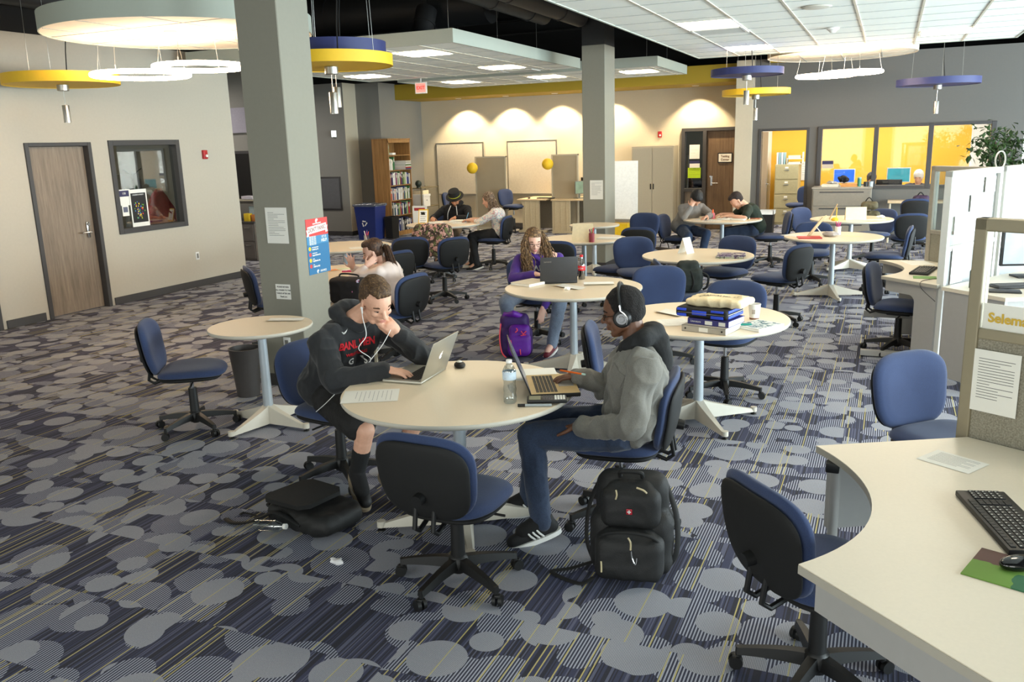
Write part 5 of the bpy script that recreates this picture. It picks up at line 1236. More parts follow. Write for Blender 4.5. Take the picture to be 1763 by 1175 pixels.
# ================================================================ things on and around the tables
def sheet(x, y, z, w_, h_, deg, lab, name='paper_sheet', m=None, lines=6, group=None, curl=0.):
    t = thing(name, lab, 'paper', (x, y, z), math.radians(deg), group); g = G(); n = 6
    vs = [((i/n-.5)*w_, j*h_-h_/2, curl*((i/n-.5)*2)**2+.0008+q*.0006) for q in (0, 1) for j in (0, 1) for i in range(n+1)]; a = n+1
    fs = [(i, i+1, a+i+1, a+i) for i in range(n)]+[(2*a+i, 3*a+i, 3*a+i+1, 2*a+i+1) for i in range(n)]
    g.add(vs, fs); g.out('sheet', m or M_paper, t, smooth=0)
    if lines and not curl:
        g = G()
        for i in range(lines): g.bb(-w_*.38, w_*(.38-.2*(i % 3 == 2)), h_*(.36-.7*i/lines), h_*(.36-.7*i/lines)+.0015, .0014, .0018)
        g.out('print_lines', mat('ink_pale', (140, 140, 140), .8, var=0), t, smooth=0)
    return t
TZ = .7405
def keys(g, x0, x1, y0, y1, z, nx, ny, gap=.2, h=.003):
    dx_, dy_ = (x1-x0)/nx, (y1-y0)/ny
    for j in range(ny):
        for i in range(nx): g.bb(x0+dx_*(i+gap/2), x0+dx_*(i+1-gap/2), y0+dy_*(j+gap/2), y0+dy_*(j+1-gap/2), z, z+h)
def laptop(x, y, deg, lab, w_=.325, d_=.227, tilt=108, body=None, lid=None, keym=None, deck=None, th=.014, logo=None, scr=(60, 66, 78), z=TZ):
    """local: user at -y, hinge at +y"""
    t = thing('laptop', lab, 'laptop', (x, y, z), math.radians(deg)); body = body or M_silver
    g = G(); g.box((0, 0, th/2+.001), (w_, d_, th), .004); bs = g.out('laptop_base', body, t)
    g = G(); g.bb(-w_*.49, w_*.49, -d_*.49, d_*.49, th+.001, th+.0018); g.out('palm_rest', deck or body, t, smooth=0)
    g = G(); keys(g, -w_*.42, w_*.42, -d_*.06, d_*.38, th+.0016, 14, 6, .16, .0015); k = g.out('keyboard', keym or M_black, t, smooth=0); k['kind'] = 'stuff'
    g = G(); g.bb(-w_*.16, w_*.16, -d_*.43, -d_*.12, th+.0018, th+.0023); g.out('trackpad', mat('trackpad', (150, 148, 142), .4), t, smooth=0)
    X = Matrix.Translation((0, d_/2-.006, th)) @ Matrix.Rotation(math.radians(90-tilt), 4, 'X')
    g = G(); g.X = X; g.box((0, .004, d_/2), (w_, .006, d_), .003); sc = g.out('screen_lid', lid or body, t)
    g = G(); g.X = X; g.bb(-w_*.46, w_*.46, -.0005, .001, d_*.06, d_*.95); g.out('display', mat('display_%d' % scr[0], scr, .2, var=0, emit=.6), sc, smooth=0)
    if logo: logo(sc, X @ Matrix.Translation((0, .0072, d_*.52)))
    return t
def logo_apple(p, X):
    M_ = X @ Matrix.Rotation(PI/2, 4, 'X') @ Matrix.Rotation(PI, 4, 'Y') ; P = []
    for k in range(32):
        a = 2*PI*k/32; r = .017*(1-.10*math.cos(2*a)*1)*(1-.10*max(0, math.sin(a))**8-.06*max(0, -math.sin(a))**8); x, y = r*math.cos(a)*.95, r*math.sin(a)
        if x > .009 and -.006 < y < .009: x = .0165-.011*math.sqrt(max(0, 1-((y-.0015)/.0078)**2)) if abs(y-.0015) < .0078 else x
        P.append((x, y))
    g = G(); g.X = M_; g.prism(P, -.0004, .0004); g.prism([(.001, .018), (.003, .024), (.008, .028), (.0075, .022), (.004, .0185)], -.0004, .0004); g.out('apple_logo', mat('logo_white', (250, 250, 252), .4, var=0, emit=.5), p, smooth=0)
M_alu = mat('laptop_aluminium', (176, 172, 160), .38, .55, var=.01)
laptop(-2.29, 3.86, -86, 'silver laptop with a glowing fruit logo, open before the man in black', tilt=112, body=M_alu, logo=logo_apple)
laptop(-1.50, 3.87, 117, 'gold-decked laptop with black keys under the hand of the man with headphones', .36, .245, 112, M_black, mat('lid_dark', (34, 34, 36), .25), M_black, mat('deck_gold', (196, 170, 120), .4, .3), th=.02)
def logo_text(p, X): text('Lenovo', .022, 'brand_text', M_silver, p, X @ Matrix.Translation((.10, .0005, .07)) @ Matrix.Rotation(PI/2, 4, 'X') @ Matrix.Rotation(PI, 4, 'Y'), .0003)
laptop(-2.66, 7.04, 38+180-10, 'black laptop opened in front of the girl in purple', .33, .23, 104, M_black, mat('lid_charcoal', (52, 53, 56), .45), M_blackm, M_black, th=.02, logo=logo_text)
sheet(-2.31, 3.45, TZ, .216, .279, -62, 'white printed sheet on the front table edge near the front chair', lines=9)
# spiral notebook, mouse, phone-like calculator, marker
t = thing('notebook', 'open white spiral notebook behind the gold laptop', 'notebook', (-1.68, 4.06, TZ), math.radians(27)); g = G(); g.box((0, 0, .006), (.25, .19, .012), .002); g.out('pages', M_paper, t, smooth=0)
g = G()
for k in range(26): g.torus((-.118+k*.0094, -.095, .007), .0062, .0009, 10, 4)
s_ = g.out('spiral_binding', M_silver, t); s_['kind'] = 'stuff'
t = thing('computer_mouse', 'small black and silver mouse behind the silver laptop', 'mouse', (-2.14, 4.10, TZ), .6); g = G(); g.ball((0, 0, .012), (.032, .052, .018)); g.out('mouse_body', M_black, t); g = G(); g.ball((0, .01, .022), (.018, .03, .012)); g.out('mouse_top', M_white, t)
t = thing('calculator', 'black graphing calculator at the table edge before the gold laptop', 'calculator', (-1.43, 3.62, TZ+.008), math.radians(22)); g = G(); g.box((0, 0, .009), (.19, .082, .018), .006); g.out('calculator_body', M_black, t)
g = G(); g.bb(-.085, -.03, -.03, .03, .018, .0192); g.out('calculator_screen', mat('lcd_green', (130, 132, 104), .3), t, smooth=0)
g = G(); keys(g, .035, .088, -.034, .034, .018, 4, 4, .25, .002); g.out('number_keys', M_paper, t, smooth=0); g = G(); keys(g, -.02, .03, -.034, .034, .018, 4, 5, .3, .002); g.out('function_keys', mat('key_grey', (70, 70, 76), .5), t, smooth=0)
t = thing('marker_pen', 'grey capped marker lying against the calculator', 'pen', (-1.44, 3.555, TZ), math.radians(20)); g = G(); g.cyl((-.07, 0, .007), (.055, 0, .007), .0065); g.out('pen_barrel', mat('marker_grey', (150, 158, 160), .4), t); g = G(); g.cyl((-.105, 0, .007), (-.07, 0, .007), .0075); g.out('pen_cap', M_black, t)
def bottle(x, y, z, lab, kind):
    t = thing('bottle', lab, 'bottle', (x, y, z))
    if kind == 'water':
        P = [(0, 0), (.026, 0), (.031, .006), (.032, .03), (.029, .05), (.032, .07), (.028, .095), (.030, .115), (.032, .12), (.0325, .155), (.030, .165), (.018, .188), (.0125, .192), (.0125, .2)]
        g = G(); g.lathe(P, n=32); g.out('bottle_body', glass_mat('pet_clear', (238, 244, 246), .08, .22), t, smooth=50)
        g = G(); g.lathe([(.0329, .118), (.0332, .119), (.0332, .156), (.0329, .157)], n=32, cap=False); g.out('bottle_label', mat('label_blue_pale', (196, 212, 226), .5, var=.15, scale=40), t)
        g = G(); g.lathe([(0, .198), (.0145, .198), (.0148, .212), (0, .213)], n=24); g.out('bottle_cap', M_white, t)
    else:
        P = [(0, 0), (.028, 0), (.032, .008), (.030, .05), (.033, .08), (.033, .12), (.030, .14), (.016, .18), (.0125, .19), (.0125, .205)]
        g = G(); g.lathe([(0, .002), (.027, .002), (.031, .009), (.029, .05), (.0322, .08), (.0322, .1), (0, .1)], n=32); g.out('drink', mat('cola', (26, 12, 8), .15, var=0), t)
        g = G(); g.lathe(P, n=32); g.out('bottle_body', glass_mat('pet_clear', (238, 244, 246), .08, .22), t)
        g = G(); g.lathe([(.0332, .082), (.0338, .083), (.0338, .122), (.0332, .123)], n=32, cap=False); lb = g.out('bottle_label', mat('label_red', (214, 22, 34), .5, var=0), t)
        tx = text('Coca-Cola', .024, 'label_text', M_prw, t, Matrix.Identity(4), .0002, off=.0006, sx=.72); R_ = .0343
        for v in tx.data.vertices: a = v.co.x/R_-PI/2-.35; v.co = V((R_*math.cos(a), R_*math.sin(a), .1025+v.co.y))
        g = G(); g.lathe([(0, .203), (.0145, .203), (.0148, .222), (0, .223)], n=24); g.out('bottle_cap', mat('cap_red', (210, 24, 34), .4), t)
    return t
bottle(-1.60, 3.57, TZ, 'clear plastic water bottle with white cap on the front table', 'water')
bottle(-2.49, 7.22, TZ, 'cola bottle with red cap and label on the purple girl\'s table', 'cola')
sheet(-3.99, 4.92, TZ, .10, .26, -72, 'narrow folded white leaflet on the small table by the column', curl=.006)
t = thing('notepad', 'thick white notepad lying left of the black laptop', 'notebook', (-2.84, 6.86, TZ), math.radians(-20)); g = G(); g.box((0, 0, .012), (.22, .28, .022), .002); g.out('pages', M_paper, t, smooth=0); g = G(); g.box((0, 0, .0245), (.222, .282, .002)); g.out('cover', mat('cover_cream', (226, 214, 192), .6), t, smooth=0)
sheet(-2.45, 6.77, TZ, .12, .30, 62, 'long white paper strip in the middle of the purple girl\'s table', curl=.01)
sheet(-2.25, 6.98, TZ, .12, .26, 110, 'crossing white paper strip beside the cola bottle', curl=.012)
g = G(); R = random.Random(2)
def crumple(g, c, r, seed, n=16, m=10, k=.5):
    q = G(); q.ball((0, 0, 0), r, n, m); g.add([V(c)+V(p)*(1+k*noise.noise(V(p)/max(r if isinstance(r, float) else max(r), 1e-3)*1.7+V((seed, 0, 0)))) for p in q.v], q.f)
crumple(g, (-2.43, 6.66, TZ+.012), (.035, .03, .014), 3); tag(g.out('crumpled_napkin', M_paper, None), 'small crumpled white napkin on the purple girl\'s table', 'napkin')
g = G(); crumple(g, (-2.33, 3.09, .014), (.034, .02, .013), 8, k=.9); tag(g.out('crumpled_wrapper', mat('foil', (232, 232, 234), .3), None), 'crumpled shiny wrapper lying on the carpet in the foreground', 'litter')
# ---- book stack table
def book(x, y, z, w_, h_, t_, deg, lab, cover, spine=None, name='book', cat='book'):
    """flat book, spine on -y side"""
    t = thing(name, lab, cat, (x, y, z), math.radians(deg)); g = G()
    g.bb(-w_/2, w_/2, -h_/2, h_/2, 0, .003); g.bb(-w_/2, w_/2, -h_/2, h_/2, t_-.003, t_); g.bb(-w_/2, w_/2, -h_/2, -h_/2+.004, 0, t_); g.out('cover', cover, t, smooth=0)
    g = G(); g.bb(-w_/2+.004, w_/2-.004, -h_/2+.004, h_/2-.005, .003, t_-.003); g.out('pages', M_paper, t, smooth=0); return t
D1 = -14
t = book(-.99, 5.45, TZ, .30, .27, .042, D1, 'grey ring binder at the bottom of the stack', mat('binder_grey', (176, 170, 158), .5), name='ring_binder', cat='binder')
g = G()
for x in (-.125, .125): g.cyl((x, -.137, .021), (x, -.134, .021), .006)
g.out('rivet', M_black, t); g = G(); g.bb(-.03, .03, -.1365, -.1345, .008, .034); g.out('spine_label', M_paper, t, smooth=0)
t = book(-.97, 5.47, TZ+.042, .285, .235, .04, D1-2, 'thick indigo textbook under the zipped binder', mat('cover_indigo', (58, 54, 120), .5)); g = G(); g.bb(-.02, .03, -.1195, -.1175, .006, .03); g.bb(.075, .12, -.1195, -.1175, .006, .03); g.out('spine_label', M_paper, t, smooth=0); text('Literature', .018, 'spine_text', M_paper, t, frameM((-.085, -.119, .02), *FRONT), .0003)
t = thing('zip_binder', 'blue and black zipped binder on top of the textbook', 'binder', (-1.02, 5.50, TZ+.082), math.radians(D1)); g = G(); g.box((0, 0, .034), (.36, .27, .066), .022, 4); g.out('binder_case', M_blackm, t)
M_eb = mat('electric_blue', (36, 74, 214), .55); g = G()
for x0, x1, z0, z1 in ((-.165, -.10, .044, .060), (-.165, -.10, .008, .026), (-.06, .04, .022, .050), (.07, .155, .046, .060), (.07, .155, .006, .026)): g.bb(x0, x1, -.1375, -.13, z0, z1, .002)
g.bb(.172, .1815, -.11, .12, .044, .060, .002); g.bb(.172, .1815, -.11, .12, .008, .026, .002); g.out('colour_panel', M_eb, t)
g = G(); g.tube([(.1815, -.12, .034), (.184, 0, .034), (.1815, .12, .034)], .002); g.tube([(-.16, -.137, .034), (.16, -.137, .034)], .002); g.out('zipper', M_silver, t)
t = thing('tote_bag', 'folded cream canvas tote bag on top of the stack', 'bag', (-.96, 5.53, TZ+.152), math.radians(D1+3)); b = B()
b.g.box((0, 0, .024), (.38, .27, .046), .02, 4); b.g.box((.03, -.02, .035), (.30, .24, .044), .02, 4)
bpy.context.view_layer.update(); o = b.skin('tote_cloth', mat('canvas_cream', (226, 208, 168), .9, bump=.3, bscale=200), None, .006, 4, fold=.006, ff=12); o.parent = t
tx = text('BRANCH No. 27', .036, 'tote_text', M_ink, t, Matrix.Translation((.0, -.02, .066)) @ Matrix.Rotation(.1, 4, 'Z'), .0002, off=.0006)
bv = BVHTree.FromPolygons([v.co for v in o.data.vertices], [p.vertices for p in o.data.polygons])
for v in tx.data.vertices:
    h_ = bv.ray_cast(V((v.co.x, v.co.y, .3)), V((0, 0, -1)))
    if h_[0] is not None: v.co.z = h_[0].z+.0025
t = thing('paper_cup', 'white paper coffee cup standing behind the book stack', 'cup', (-.78, 5.83, TZ)); g = G(); g.lathe([(0, 0), (.03, 0), (.041, .105), (.043, .108), (.041, .110), (.038, .108), (.029, .006), (0, .006)], n=32); g.out('cup_body', M_white, t); g = G(); g.lathe([(.0302, .004), (.0312, .006), (.0318, .016), (.0312, .018)], n=32, cap=False); g.out('cup_band', mat('cup_brown', (112, 74, 54), .6), t)
g = G(); g.box((0, -.039, .06), (.022, .004, .03), .001); g.out('cup_print', mat('print_grey', (170, 160, 150), .7), t)
t = book(-.72, 5.60, TZ, .21, .26, .018, -30, 'white workbook with a teal corner right of the stack', M_paper); g = G(); g.bb(-.09, .09, -.10, .115, .018, .019); g.out('cover_print', blotch_mat('cover_print', [(196, 206, 204), (90, 120, 130), (230, 230, 226)], 30.), t, smooth=0)
t = thing('stick_drive', 'small teal and black stick lying on the white workbook', 'pen', (-.80, 5.54, TZ+.02), .4); g = G(); g.box((0, 0, .006), (.09, .018, .012), .003); g.out('stick_body', mat('teal', (20, 130, 116), .4), t)
sheet(-1.36, 5.88, TZ, .12, .24, 58, 'white paper slip at the far left of the book stack table', curl=.012)
sheet(-1.27, 5.60, TZ, .20, .22, 30, 'off-white paper lying left of the ring binder', lines=4)
# ---- magazine table
def tent(x, y, z, w_, h_, deg, lab, m, d_=.09, name='table_card'):
    t = thing(name, lab, 'table sign', (x, y, z), math.radians(deg)); g = G()
    for sg in (-1, 1):
        g.add([(-w_/2, sg*d_/2, 0), (w_/2, sg*d_/2, 0), (w_/2, 0, h_), (-w_/2, 0, h_), (-w_/2, sg*d_/2-sg*.002, 0), (w_/2, sg*d_/2-sg*.002, 0), (w_/2, -sg*.0, h_-.003), (-w_/2, 0, h_-.003)], [(0, 1, 2, 3), (7, 6, 5, 4), (0, 4, 5, 1), (1, 5, 6, 2), (3, 2, 6, 7), (0, 3, 7, 4)])
    g.out('folded_card', m, t, smooth=0); return t
M_cream = mat('card_cream', (240, 226, 190), .7)
tent(-1.97, 9.18, TZ, .14, .17, 68, 'slim white tent card on the magazine table', M_paper, .12)
for i, (dx_, dy_, dg, lb, c) in enumerate(((0, 0, 8, 'bottom magazine of the little pile on the magazine table', (180, 186, 150)), (.01, .01, 2, 'middle magazine of the little pile on the magazine table', (214, 210, 204)), (.015, .0, 10, 'top magazine with a colourful cover on the magazine table', (120, 104, 130)))):
    book(-1.46+dx_, 8.93+dy_, TZ+i*.0125, .28, .215, .012, dg, lb, blotch_mat('mag_cover_%d' % i, [c, (200, 190, 180), (90, 70, 90)], 18.), name='magazine', cat='magazine')
# ---- red book table
book(-.84, 10.84, TZ, .27, .21, .014, 12, 'red notebook on the table with the cup of pink pens', mat('cover_red', (206, 62, 66), .5), name='notebook', cat='notebook')
sheet(-1.03, 11.10, TZ, .22, .28, 50, 'white sheet at the left of the red notebook', lines=3)
t = thing('easel_sign', 'tan sign leaning steeply on the table with the red notebook', 'table sign', (-.78, 11.02, TZ), math.radians(-8)); g = G(); g.add([(-.09, -.12, 0), (-.09, .12, 0), (.09, .12, .25), (.09, -.12, .25), (-.082, -.12, -.0), (-.082, .12, 0), (.098, .12, .245), (.098, -.12, .245)], [(0, 1, 2, 3), (7, 6, 5, 4), (0, 4, 5, 1), (2, 6, 7, 3), (1, 5, 6, 2), (0, 3, 7, 4)]); g.out('sign_board', mat('board_tan', (206, 182, 140), .6), t, smooth=0); g = G(); g.tube([(.0, 0, .12), (.1, .03, .0)], .004); g.tube([(.0, 0, .12), (.1, -.03, .0)], .004); g.out('prop_leg', M_white, t)
def pencup(x, y, z, lab, cup, pens, h=.1, seed=1):
    t = thing('pencil_cup', lab, 'pen cup', (x, y, z)); g = G(); g.lathe([(0, 0), (.034, 0), (.036, h), (.034, h), (.032, .004), (0, .004)], n=24); g.out('cup', cup, t); R = random.Random(seed)
    for i, c in enumerate(pens):
        a = 2*PI*i/len(pens)+R.random(); r = .02; g = G(); g.cyl((r*.6*math.cos(a+2.5), r*.6*math.sin(a+2.5), .008), (r*1.5*math.cos(a), r*1.5*math.sin(a), h+.04+.03*R.random()), .0055, .0045, 8); g.out('pencil', mat('pencil_%d_%d_%d' % c, c, .5, var=0), t)
PK = [(214, 30, 130), (226, 60, 150), (40, 36, 60), (200, 24, 110), (120, 40, 90), (230, 90, 160)]
pencup(-.54, 11.26, TZ, 'white cup of magenta pens behind the red notebook', M_white, PK, seed=3)
g = G(); crumple(g, (-.62, 11.02, TZ+.028), (.10, .055, .028), 12, k=.7); tag(g.out('plastic_bag', mat('bag_greyish', (168, 160, 158), .3), None), 'crumpled grey-white plastic bag in front of the cup of magenta pens', 'bag')
sheet(-.36, 11.10, TZ, .22, .14, -20, 'cream note on the right side of the table with the red notebook', m=M_cream, lines=0)
# ---- cream card table
t = thing('table_card', 'large upright cream card on the round table before the grey counter', 'table sign', (-.40, 13.22, TZ), math.radians(10)); g = G(); g.add([(-.14, 0, 0), (.14, 0, 0), (.14, .03, .185), (-.14, .03, .185), (-.14, .003, 0), (.14, .003, 0), (.14, .033, .185), (-.14, .033, .185)], [(0, 1, 2, 3), (7, 6, 5, 4), (0, 4, 5, 1), (2, 6, 7, 3), (1, 5, 6, 2), (0, 3, 7, 4)]); g.add([(-.14, .033, .185), (-.14, .14, 0), (.14, .14, 0), (.14, .033, .185)], [(0, 1, 2, 3)]); g.out('folded_card', M_cream, t, smooth=0)
t = thing('easel_sign', 'thin tan sign leaning on the left of the upright cream card', 'table sign', (-.72, 13.35, TZ), .1); g = G(); g.add([(-.05, -.08, 0), (-.05, .08, 0), (.05, .08, .22), (.05, -.08, .22), (-.044, -.08, 0), (-.044, .08, 0), (.056, .08, .218), (.056, -.08, .218)], [(0, 1, 2, 3), (7, 6, 5, 4), (0, 4, 5, 1), (2, 6, 7, 3), (1, 5, 6, 2), (0, 3, 7, 4)]); g.out('sign_board', mat('board_tan', (206, 182, 140), .6), t, smooth=0)
t = thing('desk_toy', 'small yellow stand with a thin pole left of the upright cream card', 'ornament', (-.68, 13.12, TZ)); g = G(); g.lathe([(0, 0), (.045, 0), (.05, .02), (.03, .045), (0, .05)], n=20); g.cyl((.02, 0, .04), (.02, 0, .19), .006); g.out('stand_body', M_yel, t)
sheet(-.15, 13.28, TZ, .30, .20, 0, 'white papers spread right of the upright cream card', lines=4)
g = G(); crumple(g, (-.08, 13.6, TZ+.02), (.05, .04, .02), 5, k=.6); tag(g.out('crumpled_tissue', M_paper, None), 'crumpled tissue at the right of the upright cream card', 'napkin')
# ---- boys' table
sheet(-2.56, 13.12, TZ, .22, .28, 70, 'worksheet under the arm of the boy in grey', lines=8)
sheet(-2.40, 12.95, TZ, .22, .28, 95, 'loose white sheet at the near edge of the boys\' table', lines=5)
t = thing('open_book', 'open textbook before the boy in the dark green shirt', 'book', (-2.12, 13.18, TZ), -.2); g = G(); g.box((-.11, 0, .012), (.20, .27, .02), .004); g.box((.11, 0, .012), (.20, .27, .02), .004); g.out('pages', M_paper, t)
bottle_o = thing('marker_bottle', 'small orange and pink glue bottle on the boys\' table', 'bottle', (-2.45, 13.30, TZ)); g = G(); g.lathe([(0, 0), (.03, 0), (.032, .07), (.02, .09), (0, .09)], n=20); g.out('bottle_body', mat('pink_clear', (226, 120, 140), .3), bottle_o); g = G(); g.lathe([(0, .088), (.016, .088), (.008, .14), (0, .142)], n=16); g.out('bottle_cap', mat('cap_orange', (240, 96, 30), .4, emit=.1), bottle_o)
g = G(); g.box((-1.92, 13.18, TZ+.02), (.06, .045, .04), .006); tag(g.out('sticky_note_block', M_yel, None), 'little yellow note block at the right of the boys\' table', 'note pad')
g = G(); g.box((-1.83, 13.32, TZ+.006), (.16, .1, .012), .003); tag(g.out('notebook', mat('cover_rust', (150, 84, 60), .6), None), 'rust-coloured notebook at the right edge of the boys\' table', 'notebook')
# ---- pencil cup table near the far column
tent(-3.46, 10.10, TZ, .26, .22, 4, 'large folded cream card on the table near the far column', M_cream, .14)
pencup(-3.32, 10.02, TZ, 'red mesh cup of coloured pencils before the folded cream card', mat('mesh_red', (150, 60, 70), .5), [(214, 60, 80), (60, 140, 70), (200, 170, 60), (90, 60, 120), (200, 90, 120), (50, 110, 60), (180, 60, 50)], .11, 8)
book(-3.22, 10.42, TZ, .28, .2, .014, 5, 'pale notebook behind the cup of coloured pencils', M_paper, name='notebook', cat='notebook'); 
# ---- writing table (hat man, woman)
for i, (x, y, d_, lb) in enumerate(((-6.75, 12.3, 20, 'worksheet before the man in the hat'), (-6.42, 12.35, -10, 'open papers in the middle of the writing table'), (-6.25, 12.2, 12, 'paper the woman writes on'), (-6.35, 11.75, 30, 'paper at the near edge of the writing table'))): sheet(x, y, TZ+.001*i, .22, .28, d_, lb, lines=6)
book(-6.52, 11.82, TZ+.006, .30, .23, .02, 8, 'blue folder under white papers on the writing table', mat('folder_blue', (40, 60, 160), .5), name='folder', cat='folder')
sheet(-6.50, 11.85, TZ+.027, .22, .28, 15, 'white pages lying on the blue folder', lines=6)
t = thing('open_book', 'open dark-edged book before the woman', 'book', (-6.36, 12.5, TZ), .3); g = G(); g.box((-.10, 0, .012), (.19, .25, .02), .004); g.box((.10, 0, .012), (.19, .25, .02), .004); g.out('pages', M_paper, t); g = G(); g.bb(-.2, .2, -.13, .13, 0, .003); g.out('cover', M_black, t, smooth=0)
t = thing('glass_tumbler', 'clear tumbler with a pencil before the man in the hat', 'glass', (-6.78, 12.05, TZ)); g = G(); g.lathe([(0, 0), (.032, 0), (.036, .09), (.034, .09), (.030, .006), (0, .006)], n=24); g.out('tumbler', glass_mat('pet_clear'), t); g = G(); g.cyl((0, 0, .01), (-.05, 0, .2), .005); g.out('pencil', M_paper, t)
t = thing('pen', 'pale blue pen in the hand of the woman', 'pen', (-6.2, 12.3, .80)); g = G(); g.cyl((.0, 0, -.05), (.05, .02, .10), .005); g.out('pen_barrel', mat('pen_blue', (120, 180, 220), .4), t)
def frame_sign(x, y, z, w_, h_, deg, lean, lab, border, lines=5, txt=None):
    t = thing('desk_sign', lab, 'table sign', (x, y, z), math.radians(deg)); X = Matrix.Rotation(-lean, 4, 'X'); g = G(); g.X = X; g.box((0, 0, h_/2), (w_, .006, h_), .001); g.out('sign_board', border, t, smooth=0)
    g = G(); g.X = X; g.bb(-w_*.42, w_*.42, -.0045, -.003, h_*.08, h_*.92); g.out('sign_paper', M_paper, t, smooth=0)
    g = G(); g.X = X
    for i in range(lines): g.bb(-w_*.3, w_*(.3-.1*(i % 2)), -.0055, -.0045, h_*(.75-.13*i), h_*(.78-.13*i))
    g.out('print_lines', mat('ink_pale', (140, 140, 140), .8, var=0), t, smooth=0)
    g = G(); g.add([(-w_*.2, .004, h_*.8), (w_*.2, .004, h_*.8), (w_*.2, .13, 0), (-w_*.2, .13, 0)], [(0, 1, 2, 3)]); g.out('sign_stand', M_black, t, smooth=0)
frame_sign(-6.80, 11.98, TZ, .16, .24, 14, .28, 'leaning printed sign with a yellow border at the left of the writing table', M_yel, 6)
# ---- left tables
pencup(-6.20, 9.42, TZ, 'clear cup with orange and red pens behind the white-shirt girl', glass_mat('pet_clear'), [(230, 80, 40), (214, 40, 40), (230, 226, 220), (40, 60, 140)], .11, 4)
sheet(-6.02, 8.95, TZ, .22, .26, 40, 'white sheet on the table with the clear pen cup', lines=3)
for i, (x, y, d_, c, lb) in enumerate(((-5.12, 7.32, 20, (214, 226, 190), 'pale green card on the white-shirt girl\'s table'), (-5.02, 7.24, -30, (232, 230, 222), 'white card among others on the white-shirt girl\'s table'), (-5.18, 7.18, 60, (220, 150, 90), 'orange strip on the white-shirt girl\'s table'), (-4.93, 7.32, 15, (228, 226, 214), 'upper white card on the white-shirt girl\'s table'))): sheet(x, y, TZ+.0015*i, .14, .1, d_, lb, m=mat('card_%d' % i, c, .7), lines=0)
for i, (x, y, d_, c) in enumerate(((-4.90, 7.18, 30, (200, 30, 80)), (-4.93, 7.13, 26, (220, 60, 110)), (-4.86, 7.26, 40, (60, 50, 60)))): g = G(); a = math.radians(d_); g.cyl((x-.07*math.cos(a), y-.07*math.sin(a), TZ+.008), (x+.07*math.cos(a), y+.07*math.sin(a), TZ+.008), .007); tag(g.out('marker_pen', mat('marker_%d' % i, c, .4), None), ('crimson', 'pink', 'dark')[i]+' marker lying beside the cards of the white-shirt girl', 'pen')
# low side table with the floral bag
t = thing('side_table', 'low grey-beige side table peeking out behind the near column', 'table', (-4.40, 6.30, 0)); g = G(); g.bb(-.19, .19, -.17, .17, .56, .585, .004); g.out('tabletop', mat('side_top', (150, 142, 130), .5), t)
for sx_ in (-1, 1):
    for sy_ in (-1, 1): g = G(); g.bb(sx_*.17-.012, sx_*.17+.012, sy_*.15-.012, sy_*.15+.012, 0, .56); g.out('leg', M_beige, t, smooth=0)
k = NB('floral_print', .8); P_ = k.obj(); d_, c_ = k.vor(P_, 13., .9); k.n[-1].voronoi_dimensions = '3D'
r_, g_, b__ = k.sep(c_); petal = k.math('MULTIPLY', k.math('LESS_THAN', k.math('ADD', d_, k.math('MULTIPLY', k.noise(P_, 40., 2), .25)), k.math('MULTIPLY_ADD', g_, .3, .24)), k.math('GREATER_THAN', b__, .35))
fcol = k.mix(k.math('GREATER_THAN', r_, .5), lin((206, 120, 160)), lin((186, 186, 206))); fcol = k.mix(k.math('GREATER_THAN', k.noise(P_, 60., 2), .55), fcol, lin((150, 60, 100)))
M_floral = k.col(k.mix(petal, lin((26, 22, 24)), fcol))
t = thing('shoulder_bag', 'black bag with pink flowers standing right of the near column', 'bag', (-4.38, 6.32, .585)); bpy.context.view_layer.update(); b = B()
b.g.box((0, 0, .125), (.36, .15, .24), .045, 4)
o = b.skin('bag_body', M_floral, None, .009, 6, fold=.005, ff=10); o.parent = t; g = G(); g.tube(smooth_path([(-.10, 0, .24), (-.09, .03, .27), (.06, .05, .26), (.10, 0, .24)]), .008); g.out('bag_strap', M_blackm, t)
